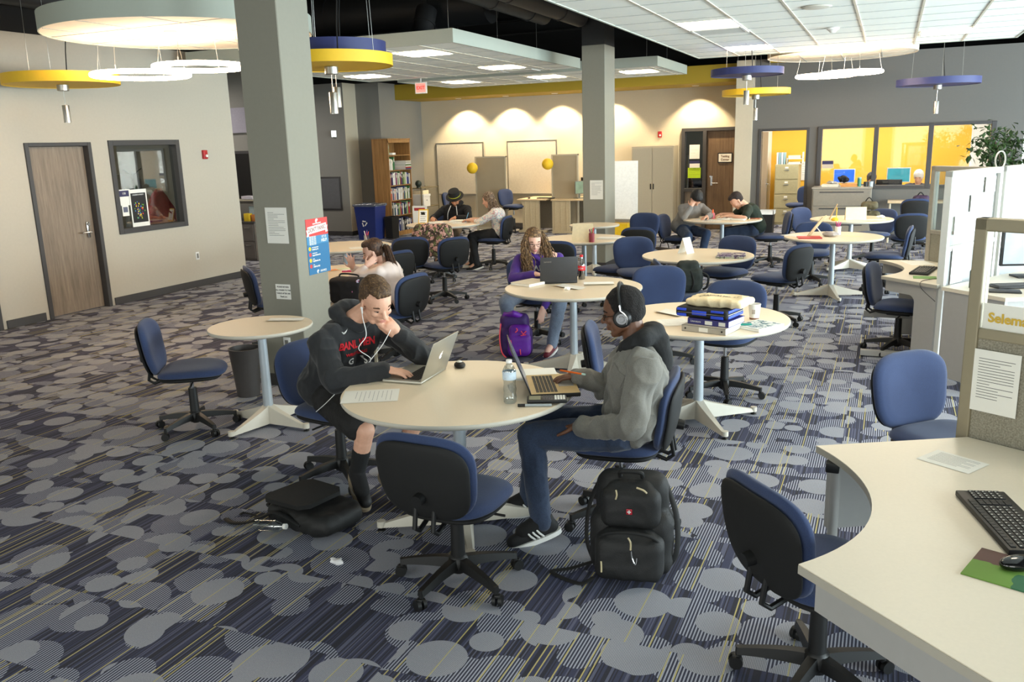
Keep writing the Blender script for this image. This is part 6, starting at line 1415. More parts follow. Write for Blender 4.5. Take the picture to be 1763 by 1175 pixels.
# ================================================================ backpacks
M_pack = mat('pack_nylon_black', (20, 20, 20), .62, bump=.25, bscale=260)
M_pack2 = mat('pack_strap_black', (13, 13, 13), .7)
def rb(b, c, d, r): b.g.box(c, d, r, 4)
def mk(name, lab, cat, loc, rz, parts_fn, rx=0.):
    t = thing(name, lab, cat, loc, 0); bpy.context.view_layer.update(); t.rotation_euler = (rx, 0, rz); parts_fn(t); return t
def blob(t, name, m, fn, vox=.009, sm=6, fold=.004, ff=12):
    b = B(); fn(b); o = b.skin(name, m, None, vox, sm, fold=fold, ff=ff); o.parent = t; return o
def bigpack(t):
    blob(t, 'pack_body', M_pack, lambda b: (rb(b, (0, .03, .16), (.38, .20, .32), .07), rb(b, (0, .05, .33), (.33, .17, .30), .075)))
    blob(t, 'front_pocket', M_pack, lambda b: (rb(b, (0, -.085, .125), (.31, .13, .22), .05), rb(b, (0, -.075, .20), (.25, .11, .12), .05)), .008)
    blob(t, 'upper_pocket', M_pack, lambda b: (rb(b, (0, -.03, .34), (.27, .13, .19), .05), rb(b, (0, -.01, .40), (.22, .10, .12), .045)), .008)
    g = G(); g.tube(smooth_path([(-.135, -.075, .06), (-.14, -.09, .16), (-.11, -.13, .24), (0, -.145, .265), (.11, -.13, .24), (.14, -.09, .16), (.135, -.075, .06)]), .008); g.out('piping', M_pack2, t)
    g = G(); g.tube(smooth_path([(-.05, -.01, .475), (-.04, -.03, .505), (.04, -.03, .505), (.05, -.01, .475)]), .010); g.out('grab_handle', M_pack2, t)
    g = G(); X = Matrix.Translation((.0, -.101, .345)) @ Matrix.Rotation(PI/2, 4, 'X'); g.X = X; g.box((0, 0, 0), (.027, .027, .005), .006); em = g.out('emblem', mat('emblem_red', (170, 20, 40), .4), t); g = G(); g.X = X; g.box((0, 0, .003), (.017, .005, .003)); g.box((0, 0, .003), (.005, .017, .003)); g.out('emblem_cross', M_prw, em, smooth=0)
    for p_ in (((.0, -.152, .245), (.012, -.158, .225), (.012, -.158, .19)), ((-.06, -.09, .44), (-.055, -.10, .42), (-.06, -.10, .40)), ((.03, -.085, .455), (.06, -.085, .445), (.075, -.08, .43)), ((-.16, -.02, .22), (-.165, -.025, .20), (-.16, -.03, .17)), ((-.12, -.15, .12), (-.118, -.155, .10), (-.118, -.155, .07))):
        g = G(); g.tube(smooth_path(p_), .0042, 6); g.out('zipper_pull', mat('pull_tan', (190, 176, 140), .4), t)
    g = G(); g.tube(smooth_path([(.015, -.158, .185), (.02, -.162, .15), (.035, -.165, .125), (.04, -.16, .155)]), .003, 6); g.out('clip', M_chrome, t)
    g = G(); g.tube(smooth_path([(-.15, .10, .42), (-.20, .06, .30), (-.21, .02, .14), (-.17, .0, .03)]), .016, 8, flat=.4); g.out('shoulder_strap', M_pack2, t); g = G(); g.tube(smooth_path([(-.17, .02, .03), (-.28, -.04, .012), (-.36, -.08, .008), (-.22, -.16, .006), (-.16, -.12, .02)]), .012, 8, flat=.4); g.out('loose_strap', M_pack2, t); g = G(); g.tube(smooth_path([(.15, .10, .40), (.20, .04, .28), (.205, .0, .12), (.16, .0, .03)]), .016, 8, flat=.4); g.out('shoulder_strap', M_pack2, t)
mk('backpack', 'large black backpack with a tiny red cross badge beside the headphones man\'s chair', 'backpack', (-.98, 3.50, 0), math.radians(10), bigpack)
def lying(t):
    blob(t, 'pack_body', M_pack, lambda b: (rb(b, (-.02, 0, .07), (.44, .32, .13), .055), rb(b, (.12, .0, .075), (.22, .28, .11), .05)), fold=.006)
    g = G(); P = [(-.25, -.13), (-.24, .11), (-.20, .15), (.02, .15), (.07, .11), (.08, -.10), (.04, -.15), (-.20, -.17)]; vs = []
    M0 = Matrix.Translation((.0, 0, .145)) @ Matrix.Rotation(-.02, 4, 'Y'); g.X = M0; g.prism(P, 0, .022); g.out('back_panel', mat('pack_mesh', (24, 24, 24), .95, bump=.4, bscale=400), t, smooth=50)
    g = G(); g.tube(smooth_path([(.06, -.155, .07), (-.08, -.19, .12), (-.20, -.20, .07), (-.30, -.22, .02), (-.38, -.26, .01), (-.46, -.25, .008)]), .018, 8, flat=.4); g.out('shoulder_strap', M_pack2, t); g = G(); g.tube(smooth_path([(-.30, -.20, .015), (-.34, -.14, .012), (-.42, -.16, .02), (-.40, -.20, .03)]), .008, 6, flat=.5); g.out('loose_strap', M_pack2, t); g = G(); g.tube(smooth_path([(-.24, .10, .12), (-.27, .0, .10), (-.26, -.12, .09)]), .012, 6); g.out('shoulder_strap', M_pack2, t)
    g = G(); g.tube([(.09, .10, .122), (.17, -.02, .112), (.20, -.06, .1)], .006, 6, flat=.3); g.out('reflective_strip', mat('strip_grey', (120, 124, 136), .4), t)
mk('backpack', 'black backpack lying flat on the carpet left of the front chair', 'backpack', (-2.68, 3.42, 0), math.radians(-14), lying)
t = thing('bottle', 'clear water bottle with white cap tucked in the flat-lying backpack', 'bottle', (-2.80, 3.20, .07)); g = G(); g.X = Matrix.Rotation(1.45, 4, 'Y') @ Matrix.Rotation(0, 4, 'X'); g.lathe([(0, -.10), (.03, -.10), (.032, .02), (.03, .04), (.014, .07), (.012, .08)], n=20); g.out('bottle_body', glass_mat('pet_clear'), t); g = G(); g.X = Matrix.Rotation(1.45, 4, 'Y'); g.lathe([(0, .078), (.0145, .078), (.0145, .094), (0, .095)], n=20); g.out('bottle_cap', M_white, t)
M_pbag = mat('pack_purple', (104, 30, 160), .5, bump=.2, bscale=200); M_cor = mat('coral', (236, 72, 84), .5, emit=.05)
def purp(t):
    blob(t, 'pack_body', mat('pack_purple_dark', (58, 26, 96), .6), lambda b: (rb(b, (0, .03, .15), (.31, .18, .30), .07), rb(b, (-.01, .045, .29), (.27, .14, .24), .06)))
    blob(t, 'front_pocket', M_pbag, lambda b: (rb(b, (.025, -.06, .13), (.22, .11, .22), .05), rb(b, (.03, -.05, .25), (.19, .09, .14), .04)), .008)
    blob(t, 'top_flap', M_pbag, lambda b: (b.c((-.09, .02, .40), .02, (-.02, -.02, .42), .03), b.c((-.02, -.02, .42), .03, (.08, .03, .37), .022), b.c((-.1, .03, .41), .02, (-.13, .02, .30), .022)), .008)
    g = G(); g.tube(smooth_path([(-.14, -.03, .33), (-.155, -.05, .2), (-.14, -.07, .07), (-.1, -.09, .02)]), .006); g.out('piping', M_cor, t)
    for p_ in (((-.055, -.115, .19), (-.05, -.12, .16), (-.048, -.12, .13)), ((.03, -.118, .10), (.032, -.122, .07), (.034, -.12, .05)), ((.0, -.11, .30), (.01, -.115, .28), (-.01, -.115, .26))): g = G(); g.tube(smooth_path(p_), .005, 6); g.out('zipper_pull', M_cor, t)
    g = G()
    for sg in (-1, 1): g.tube([(.065+sg*-.022, -.118, .255+sg*.018), (.065-sg*.004, -.122, .24+sg*.004), (.065+sg*.026, -.118, .25+sg*.02)], .005, 6)
    g.out('sport_mark', M_cor, t)
mk('backpack', 'purple backpack with coral zips on the floor by the purple girl\'s feet', 'backpack', (-3.10, 7.10, 0), math.radians(25), purp)
def darkbag(t):
    blob(t, 'bag_body', mat('bag_green_black', (36, 42, 38), .8), lambda b: (rb(b, (0, 0, .12), (.28, .18, .24), .06), rb(b, (-.01, .02, .24), (.22, .14, .14), .05)), fold=.007)
    g = G(); g.tube(smooth_path([(.13, -.03, .2), (.19, -.04, .16), (.18, -.04, .06), (.14, -.03, .03)]), .012, 6); g.tube(smooth_path([(.02, -.08, .22), (.05, -.10, .12), (.03, -.09, .03)]), .008, 6); g.out('bag_strap', M_pack2, t)
mk('backpack', 'dark green-black backpack sitting on a chair at the magazine table', 'backpack', (-1.78, 8.44, .45), .2, darkbag)
mk('handbag', 'small dark bag with a loop handle on the floor left of the two boys', 'bag', (-3.42, 14.2, 0), 0, lambda t: (blob(t, 'bag_body', mat('bag_brown_black', (44, 36, 32), .7), lambda b: b.c((-.11, 0, .09), .09, (.11, 0, .08), .08)), G().tube(smooth_path([(-.07, 0, .17), (-.04, 0, .25), (.05, 0, .25), (.08, 0, .16)]), .008).out('bag_handle', M_pack2, t)))
mk('handbag', 'olive green slouchy bag hung on the chair behind the upright cream card', 'bag', (-.26, 14.15, .62), 0, lambda t: (blob(t, 'bag_body', mat('bag_olive', (84, 78, 56), .8), lambda b: (b.c((-.10, 0, .10), .08, (.10, 0, .10), .08), b.c((-.05, 0, .26), .06, (.07, 0, .26), .06)), fold=.012), G().tube(smooth_path([(-.06, 0, .30), (0, -.02, .38), (.07, 0, .30)]), .008).out('bag_handle', M_pack2, t)))
mk('handbag', 'purple-black bag on the dark chair near the wall desk', 'bag', (.50, 16.0, .60), 0, lambda t: (blob(t, 'bag_body', mat('bag_plum', (58, 40, 66), .7), lambda b: (b.c((-.10, 0, .12), .10, (.10, 0, .12), .10), b.c((-.05, 0, .24), .07, (.07, 0, .24), .07)), fold=.014), G().tube(smooth_path([(-.06, 0, .28), (0, -.02, .36), (.07, 0, .28)]), .010).out('bag_handle', M_pack2, t)))
M_camo = blotch_mat('camo_pink', [(74, 58, 48), (190, 140, 128), (52, 42, 34), (104, 108, 66), (206, 164, 152)], 11.)
def jacket(t):
    blob(t, 'jacket_body', M_camo, lambda b: (rb(b, (-.06, 0, .64), (.13, .50, .46), .055), rb(b, (-.0, 0, .80), (.20, .46, .12), .055)), fold=.014, ff=10)
    blob(t, 'jacket_sleeve', M_camo, lambda b: b.ch([(.0, -.22, .78), (-.08, -.27, .58), (-.06, -.26, .30)], [.07, .065, .055]), fold=.012, ff=10)
    blob(t, 'jacket_sleeve', M_camo, lambda b: b.ch([(.0, .22, .78), (-.04, .27, .58), (-.02, .26, .36)], [.065, .06, .05]), fold=.012, ff=10)
jk = mk('jacket', 'pink and brown camouflage jacket draped over a chair at the writing table', 'jacket', (-5.97, 10.77, .0), math.radians(105), jacket)
# ================================================================ bins, bookcase and things along the back
def tapered(t, name, w0, d0, w1, d1, z0, z1, m, wall_=.008):
    g = G(); P = []
    for (w_, d_, z) in ((w0, d0, z0), (w1, d1, z1), (w1-2*wall_, d1-2*wall_, z1), (w0-2*wall_, d0-2*wall_, z0+.01)): P += [(-w_/2, -d_/2, z), (w_/2, -d_/2, z), (w_/2, d_/2, z), (-w_/2, d_/2, z)]
    g.add(P, [(i*4+j, i*4+(j+1) % 4, (i+1)*4+(j+1) % 4, (i+1)*4+j) for i in range(3) for j in range(4)]+[(3, 2, 1, 0), (12, 13, 14, 15)]); return g.out(name, m, t, smooth=0)
t = thing('recycling_bin', 'tall navy recycling bin beside the bookcase', 'bin', (-10.36, 15.95, 0)); tapered(t, 'bin_body', .42, .36, .54, .44, 0, .76, mat('bin_blue', (30, 46, 112), .5))
g = G(); g.bb(-.29, .29, -.24, -.21, .72, .77, .006); g.bb(-.29, .29, .21, .24, .72, .77, .006); g.bb(-.29, -.26, -.24, .24, .72, .77, .006); g.bb(.26, .29, -.24, .24, .72, .77, .006); g.out('bin_rim', mat('bin_rim_grey', (120, 130, 150), .5), t)
bpy.context.view_layer.update(); o = B(); o.c((-.24, -.23, .75), .025, (.26, -.23, .76), .03).c((.26, -.23, .76), .03, (.30, .1, .76), .03).c((-.24, -.23, .75), .02, (-.28, .1, .76), .02); o = o.skin('bin_liner', glass_mat('liner', (214, 218, 224), .25, .25), None, .01, 3, fold=.01); o.parent = t
g = G(); g.X = Matrix.Translation((-.03, -.214, .36)) @ Matrix.Rotation(PI/2-.1, 4, 'X')
for k in range(3):
    a = PI/2+2*PI*k/3; p0 = V((.055*math.cos(a-.75), .055*math.sin(a-.75), 0)); p1 = V((.055*math.cos(a+.55), .055*math.sin(a+.55), 0)); d_ = (p1-p0).normalized(); n_ = V((-d_.y, d_.x, 0)); vs = [p0-n_*.010, p1-n_*.010, p1-n_*.022, p1+d_*.028, p1+n_*.022, p1+n_*.010, p0+n_*.010]; g.prism([(q.x, q.y) for q in vs], 0, .002)
g.out('recycling_symbol', M_prw, t, smooth=0)
t = thing('waste_bin', 'small black waste bin between recycling bin and bookcase', 'bin', (-9.97, 16.18, 0)); tapered(t, 'bin_body', .17, .26, .2, .3, 0, .48, M_blackm); t = thing('waste_bin', 'black waste bin with a pale liner by the office door', 'bin', (-2.12, 17.15, 0)); tapered(t, 'bin_body', .22, .26, .26, .32, 0, .52, M_blackm); g = G(); g.bb(-.14, .14, -.17, -.155, .49, .56); g.bb(-.14, .14, .155, .17, .49, .56); g.bb(-.14, -.125, -.17, .17, .49, .56); g.bb(.125, .14, -.17, .17, .49, .56); g.out('bin_liner', M_white, t)
t = thing('waste_bin', 'dark tapered waste bin behind the small table by the near column', 'bin', (-4.72, 5.28, 0)); g = G(); g.lathe([(0, 0), (.09, 0), (.125, .38), (.13, .40), (.122, .40), (.085, .01), (0, .01)], n=28); g.out('bin_body', mat('bin_charcoal', (62, 58, 56), .5), t)
# bookcase
t = thing('bookcase', 'tall oak bookcase full of binders and books by the grey wall', 'bookcase', (-10.3, 16.88, 0)); W2, D2, H2 = .48, .21, 2.12
def bc(name, *b): g = G(); g.bb(*b, .004, 1); return g.out(name, M_oak, t, smooth=0)
bc('side_panel', -D2, D2, -W2, -W2+.025, 0, H2); bc('side_panel', -D2, D2, W2-.025, W2, 0, H2); bc('top_panel', -D2-.0, D2+.01, -W2-.008, W2+.008, H2, H2+.025); bc('back_panel', -D2, -D2+.01, -W2, W2, 0, H2); bc('plinth', D2-.03, D2-.01, -W2+.02, W2-.02, 0, .1); bc('face_rail', D2-.02, D2, -W2, W2, H2-.07, H2)
SH = [.10, .46, .80, 1.13, 1.46, 1.79]
for z in SH: bc('shelf', -D2+.01, D2-.012, -W2+.025, W2-.025, z-.022, z)
bcx = t
PAL = [(236, 232, 222), (54, 110, 70), (44, 58, 120), (200, 196, 186), (122, 44, 96), (90, 120, 60), (30, 30, 34), (176, 52, 48), (220, 214, 196), (70, 74, 110), (232, 230, 226), (150, 170, 120)]
PN = ['white', 'green', 'navy', 'pale grey', 'plum', 'moss green', 'black', 'red', 'ivory', 'slate blue', 'bright white', 'sage']
proto_b = {}
ORD = ['first', 'second', 'third', 'fourth', 'fifth', 'sixth', 'seventh', 'eighth', 'ninth', 'tenth', 'eleventh', 'twelfth', 'thirteenth', 'fourteenth', 'fifteenth', 'sixteenth', 'seventeenth', 'eighteenth', 'nineteenth', 'twentieth', 'twenty-first', 'twenty-second', 'twenty-third', 'twenty-fourth', 'twenty-fifth', 'twenty-sixth', 'twenty-seventh', 'twenty-eighth', 'twenty-ninth', 'thirtieth']
SN = ['bottom', 'second lowest', 'third lowest', 'fourth lowest', 'second', 'top']
def shelf_book(ci, x, y, z, tk, h, dp, lean, lab, grp):
    if ci not in proto_b:
        g = G(); g.mi = 0; g.bb(-1, 1, -.5, -.42, 0, 1); g.bb(-1, 1, .42, .5, 0, 1); g.bb(.94, 1, -.5, .5, 0, 1); g.mi = 1; g.bb(-.97, .93, -.42, .42, .01, .98)
        g.mi = 2; g.bb(1.0, 1.004, -.32, .32, .62, .86)
        o = g.out('book', [mat('book_'+PN[ci].replace(' ', '_'), PAL[ci], .55), M_paper, mat('spine_label', (200, 196, 188), .6)], None, smooth=0); proto_b[ci] = o; c = o
    else: c = proto_b[ci].copy(); COL.objects.link(c)
    c.location = (x, y, z); c.scale = (dp/2, tk, h); c.rotation_euler = (lean, 0, 0); tag(c, lab, 'book', grp); return c
R = random.Random(11)
for si in range(0, 6):
    y = -W2+.032; k = 0; end = W2-.035 if si < 5 else -W2+.12
    if si == 4: end = -W2+.30
    while y < end and k < 30:
        tk = R.uniform(.022, .05); h = R.uniform(.22, .29); ci = R.choice([0, 1, 2, 3, 4, 5, 6, 7, 8, 9, 10, 11]) if si > 0 else R.choice([6, 6, 3, 10, 2, 6, 9])
        if y+tk > end: break
        lean = 0.; dp = R.uniform(.20, .24)
        shelf_book(ci, -10.3+.07, 16.88+y+tk/2, SH[si]+.001, tk*.96, h, dp, lean, '%s book from the left on the %s shelf, %s spine' % (ORD[k], SN[si], PN[ci]), 'books in the oak bookcase'); y += tk+R.choice((0, 0, .004)); k += 1
for i in range(7): book(-10.2, 17.12, SH[4]+.001+.028*i, .24, .36, .026, 90, 'flat book in the lying pile on the second shelf, %s from below' % ORD[i], mat('book_'+PN[(i*5+2) % 12].replace(' ', '_'), PAL[(i*5+2) % 12], .55))
g = G(); g.box((-10.2, 16.66, SH[5]+.025), (.2, .13, .045), .002); tag(g.out('card_box', M_paper, None), 'white box on the top shelf of the oak bookcase', 'box')
# metal shelf beside
t = thing('metal_shelf', 'narrow open metal shelf right of the oak bookcase', 'shelf', (-10.25, 18.15, 0)); M_ms = mat('shelf_metal', (128, 118, 92), .5, .3)
for x in (-.18, .18):
    for y in (-.42, .42): g = G(); g.bb(x-.01, x+.01, y-.01, y+.01, 0, 1.02); g.out('post', M_ms, t, smooth=0)
for z in (.1, .56, 1.0): g = G(); g.bb(-.19, .19, -.43, .43, z-.02, z); g.out('shelf', M_ms, t, smooth=0)
t = thing('storage_box', 'white lidded storage box on the metal shelf', 'box', (-10.2, 17.95, .56)); g = G(); g.bb(-.15, .15, -.16, .16, 0, .26, .004); g.out('box_body', M_white, t, smooth=0); g = G(); g.bb(-.16, .16, -.17, .17, .24, .29, .004); g.out('box_lid', M_white, t, smooth=0); g = G(); g.ball((.151, 0, .15), (.004, .02, .012)); g.out('handle_hole', M_black, t)
t = thing('storage_box', 'thin cream box on top of the storage box', 'box', (-10.2, 17.95, .853)); g = G(); g.bb(-.13, .13, -.14, .14, 0, .09, .004); g.out('box_body', M_cream, t, smooth=0)
t = thing('desk_globe', 'small dark green ornament on top of the metal shelf', 'ornament', (-10.2, 17.85, 1.0)); g = G(); g.ball((0, 0, .10), .08); g.cyl((0, 0, 0), (0, 0, .03), .05); g.out('ornament_body', mat('dark_green', (40, 52, 44), .5), t)
t = thing('floor_sign', 'printed brochure stand with red heading left of the man in the hat', 'sign', (-9.15, 16.0, 0), .2); g = G(); g.bb(-.16, .16, 0, .02, .25, .72); g.out('sign_panel', M_paper, t, smooth=0); g = G(); g.bb(-.12, .12, -.004, 0, .62, .68); g.out('heading_block', mat('heading_red', (170, 50, 50), .6), t, smooth=0); g = G(); g.cyl((0, .03, 0), (0, .03, .5), .012); g.box((0, .03, .01), (.3, .3, .02)); g.out('sign_stand', M_black, t)
# beige steel cabinet
t = thing('storage_cabinet', 'tall beige two-door steel cabinet against the back wall', 'cabinet', (-4.72, 18.66, 0)); g = G(); g.bb(-.46, .46, -.22, .22, 0, 1.82, .006); g.out('cabinet_body', M_beige, t, smooth=0)
for sg in (-1, 1):
    g = G(); g.bb(sg*.005, sg*.44, -.235, -.22, .07, 1.79, .004); d_ = g.out('cabinet_door', M_beige, t, smooth=0); g = G(); g.bb(sg*.03-.012, sg*.03+.012, -.25, -.235, .90, 1.02, .004); g.out('door_handle', M_black, d_)
# whiteboards on the wall
for x0, x1, lb in ((-10.22, -8.98, 'left framed whiteboard on the beige back wall'), (-8.32, -7.10, 'right framed whiteboard on the beige back wall')):
    t = thing('wall_whiteboard', lb, 'whiteboard', ((x0+x1)/2, 18.885, 1.4)); w_ = (x1-x0)/2; g = G(); g.bb(-w_, w_, -.012, .012, -.60, .60); g.out('board_surface', mat('board_grey_white', (196, 188, 172), .35), t, smooth=0)
    g = G(); g.bb(-w_-.02, w_+.02, -.02, .014, .6, .62); g.bb(-w_-.02, w_+.02, -.02, .014, -.62, -.6); g.bb(-w_-.02, -w_, -.02, .014, -.6, .6); g.bb(w_, w_+.02, -.02, .014, -.6, .6); g.out('board_frame', M_silver, t, smooth=0); g = G(); g.bb(-w_*.8, w_*.8, -.07, -.01, -.64, -.625); g.out('pen_tray', M_silver, t, smooth=0)
# partition panels with desks, yellow balls
def study_station(px0, px1, pz, y, lab):
    t = thing('office_partition', lab, 'partition', (px0, y, 0)); g = G(); g.bb(.02, px1-px0-.02, -.02, .02, .08, pz-.02); g.out('cloth_panel', fabric_mat('panel_taupe', (146, 134, 112), (164, 152, 128), 400), t, smooth=0)
    g = G(); g.bb(0, .03, -.035, .035, 0, pz); g.bb(px1-px0-.03, px1-px0, -.035, .035, 0, pz); g.bb(0, px1-px0, -.03, .03, pz-.03, pz); g.bb(0, px1-px0, -.03, .03, .03, .09); g.out('partition_frame', M_beige, t, smooth=0)
study_station(-8.76, -7.98, 1.69, 18.0, 'left taupe partition panel standing before the whiteboards')
study_station(-6.86, -6.24, 1.70, 17.95, 'right taupe partition panel beside the computer desks')
M_dpb = mat('desk_panel_beige', (186, 172, 142), .5)
def wdesk(x0, x1, y0, y1, lab, ped):
    t = thing('computer_desk', lab, 'desk', ((x0+x1)/2, (y0+y1)/2, 0)); w_, d_ = (x1-x0)/2, (y1-y0)/2; g = G(); g.bb(-w_, w_, -d_, d_, .71, .74, .004); g.out('worktop', mat('worktop_tan', (206, 184, 148), .5), t, smooth=0)
    for a, b_ in ped:
        g = G(); g.bb(a-(x0+x1)/2, b_-(x0+x1)/2, -d_+.03, -d_+.10, .05, .71)
        for i in range(3): xx = a-(x0+x1)/2+(b_-a)*(i+.5)/3; g.bb(xx-.006, xx+.006, -d_+.02, -d_+.03, .05, .71)
        g.out('leg_panel', M_dpb, t, smooth=0)
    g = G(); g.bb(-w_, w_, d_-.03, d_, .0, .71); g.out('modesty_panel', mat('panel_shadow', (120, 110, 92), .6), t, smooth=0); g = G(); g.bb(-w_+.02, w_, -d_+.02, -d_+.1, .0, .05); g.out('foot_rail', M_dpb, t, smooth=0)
wdesk(-7.62, -6.92, 17.70, 18.75, 'light computer desk left of the right taupe partition', [(-7.5, -7.1)])
wdesk(-6.78, -5.9, 17.62, 18.7, 'light computer desk right of the right taupe partition, by the far column', [(-6.75, -6.35)])
for x, y, z, lb in ((-8.72, 17.75, 1.44, 'yellow ball fixed to the corner of the left taupe partition'), (-6.88, 17.75, 1.50, 'yellow ball fixed to the corner of the right taupe partition')):
    t = thing('foam_ball', lb, 'ball', (x, y, z)); g = G(); g.ball((0, 0, 0), .125, 28, 18); g.out('ball_surface', mat('ball_yellow', (226, 184, 30), .6), t, smooth=60); g = G(); g.cyl((0, .11, 0), (0, .22, 0), .01); g.out('ball_mount', M_silver, t)
def monitor(x, y, z, deg, lab, w_=.42, h_=.27, m=None, scr=(40, 60, 90), em=.3, side=1):
    t = thing('computer_monitor', lab, 'monitor', (x, y, z), math.radians(deg)); g = G(); g.box((0, 0, h_/2+.10), (w_, .03, h_), .006); b_ = g.out('monitor_housing', m or M_black, t); g = G(); g.bb(-w_*.46, w_*.46, -.017, -.0145, .10+h_*.06, .10+h_*.94); g.out('display', mat('disp_%d_%d_%d' % scr, scr, .2, var=.3, scale=6, emit=em), b_, smooth=0)
    g = G(); g.box((0, .03, .008), (.22, .16, .016), .004); g.cyl((0, .03, .01), (0, .02, .2), .02); g.out('monitor_stand', m or M_black, t)
monitor(-6.20, 17.95, TZ, 62, 'small grey monitor turned sideways on the desk by the far column', .32, .28, mat('monitor_grey', (120, 122, 112), .4), (120, 140, 120), .2)
monitor(-6.08, 18.35, TZ, 10, 'black monitor behind the grey one by the far column', .46, .34, M_black, (14, 14, 16), 0.)
g = G(); g.box((-7.0, 17.95, TZ+.012), (.42, .14, .02), .004); tag(g.out('keyboard', M_black, None), 'black keyboard on the desk left of the right taupe partition', 'keyboard'); g = G(); g.ball((-7.4, 17.9, TZ+.016), (.03, .05, .016)); tag(g.out('computer_mouse', M_black, None), 'black mouse on the desk left of the right taupe partition', 'mouse')
# rolling whiteboard with yellow base
t = thing('rolling_whiteboard', 'plain white freestanding board right of the far column', 'whiteboard', (-4.80, 16.6, 0)); g = G(); g.bb(-.24, .26, -.015, .015, .42, 1.56, .003); g.out('board_surface', mat('board_white', (236, 240, 240), .4), t, smooth=0)
g = G(); g.bb(-.26, .28, -.02, .02, .36, .42); g.out('board_frame', M_silver, t, smooth=0); g = G(); g.prism([(-.24, -.16), (.10, -.16), (.06, .16), (-.24, .16)], .03, .34); g.out('base_bin', mat('bin_yellow', (226, 186, 20), .5), t, smooth=0); g = G(); g.bb(-.2, .2, -.2, .2, 0, .03); g.out('base_plate', M_black, t)
# ================================================================ doorway, office, counter
notice('poster with a red heading on the glass beside the testing door', frameM((-3.91, 18.915, 1.67), *FRONT), .22, .30, 3, title=None, seed=1, name='door_poster')
g = G(); g.bb(-.085, .085, -.001, .0, 0, .001)
t = thing('room_sign', 'navy and white room plate on the glass beside the testing door', 'sign', (-3.9, 18.91, 1.42)); g = G(); g.bb(-.11, .11, -.012, 0, .0, .06); g.out('sign_band', mat('sign_navy', (44, 42, 84), .5), t, smooth=0); g = G(); g.bb(-.11, .11, -.012, 0, -.09, .0); g.out('sign_plate', M_paper, t, smooth=0)
notice('lime green notice on the glass beside the testing door', frameM((-3.91, 18.915, 1.22), *FRONT), .28, .22, 4, title='SEPTEMBER', seed=2, paper=mat('paper_lime', (190, 222, 36), .7))
t = thing('door_sign', 'framed sign reading Testing Center on the brown door', 'sign', (-3.25, 18.895, 1.53)); g = G(); g.bb(-.155, .155, -.012, 0, -.105, .105); g.out('sign_frame', M_black, t, smooth=0); g = G(); g.bb(-.135, .135, -.015, -.012, -.085, .085); g.out('sign_paper', M_paper, t, smooth=0)
text('Testing', .062, 'sign_text', mat('brown_ink', (110, 70, 40), .7), t, frameM((0, -.0165, .032), *FRONT), .0005, off=.001); text('Center', .062, 'sign_text', mat('brown_ink', (110, 70, 40), .7), t, frameM((0, -.0165, -.038), *FRONT), .0005, off=.001)
t = thing('room_sign', 'navy and white room plate on the office window', 'sign', (-1.09, 17.52, 1.40)); g = G(); g.bb(-.1, .1, -.01, 0, 0, .065); g.out('sign_band', mat('sign_navy', (44, 42, 84), .5), t, smooth=0); g = G(); g.bb(-.1, .1, -.01, 0, -.075, 0); g.out('sign_plate', mat('plate_grey', (196, 180, 160), .6), t, smooth=0)
t = thing('filing_cabinet', 'tan four-drawer filing cabinet inside the yellow office', 'cabinet', (-2.10, 20.4, 0)); g = G(); g.bb(-.25, .25, -.3, .3, 0, 1.33, .004); M_fc = mat('file_tan', (176, 166, 128), .5); g.out('cabinet_body', M_fc, t, smooth=0)
for k_ in range(4): g = G(); z = .05+k_*.32; g.bb(-.235, .235, -.315, -.3, z, z+.29, .004); d_ = g.out('drawer', M_fc, t, smooth=0); g = G(); g.box((0, -.325, z+.2), (.10, .02, .02), .004); g.out('drawer_handle', M_silver, d_); g = G(); g.box((0, -.317, z+.25), (.07, .006, .035)); g.out('label_holder', M_paper, d_, smooth=0)
t = thing('paper_tray', 'white tray holding papers on the filing cabinet', 'tray', (-1.98, 20.35, 1.33)); g = G(); g.bb(-.14, .2, -.15, .15, 0, .01); g.bb(-.14, .2, -.15, .15, .11, .12); g.bb(.19, .2, -.15, .15, 0, .26); g.bb(-.14, -.13, -.15, .15, 0, .14); g.out('tray_frame', M_white, t, smooth=0); g = G(); g.bb(-.11, .15, -.13, .13, .01, .05); g.bb(-.11, .15, -.13, .13, .12, .19); g.out('paper_stack', M_cream, t, smooth=0)
for i_ in range(4): g = G(); g.box((-2.32+i_*.05, 20.3, 1.33+.13), (.04, .2, .26), .003); tag(g.out('magazine_file', mat('file_white_%d' % (i_ % 2), ((214, 220, 224), (150, 180, 190))[i_ % 2], .5), None), '%s upright file holder from the left on the filing cabinet' % ORD[i_], 'file holder', 'upright file holders on the filing cabinet')
notice('white and red calendar page right of the filing cabinet', frameM((-1.80, 20.98, 1.15), *FRONT), .14, .42, 6, seed=7)
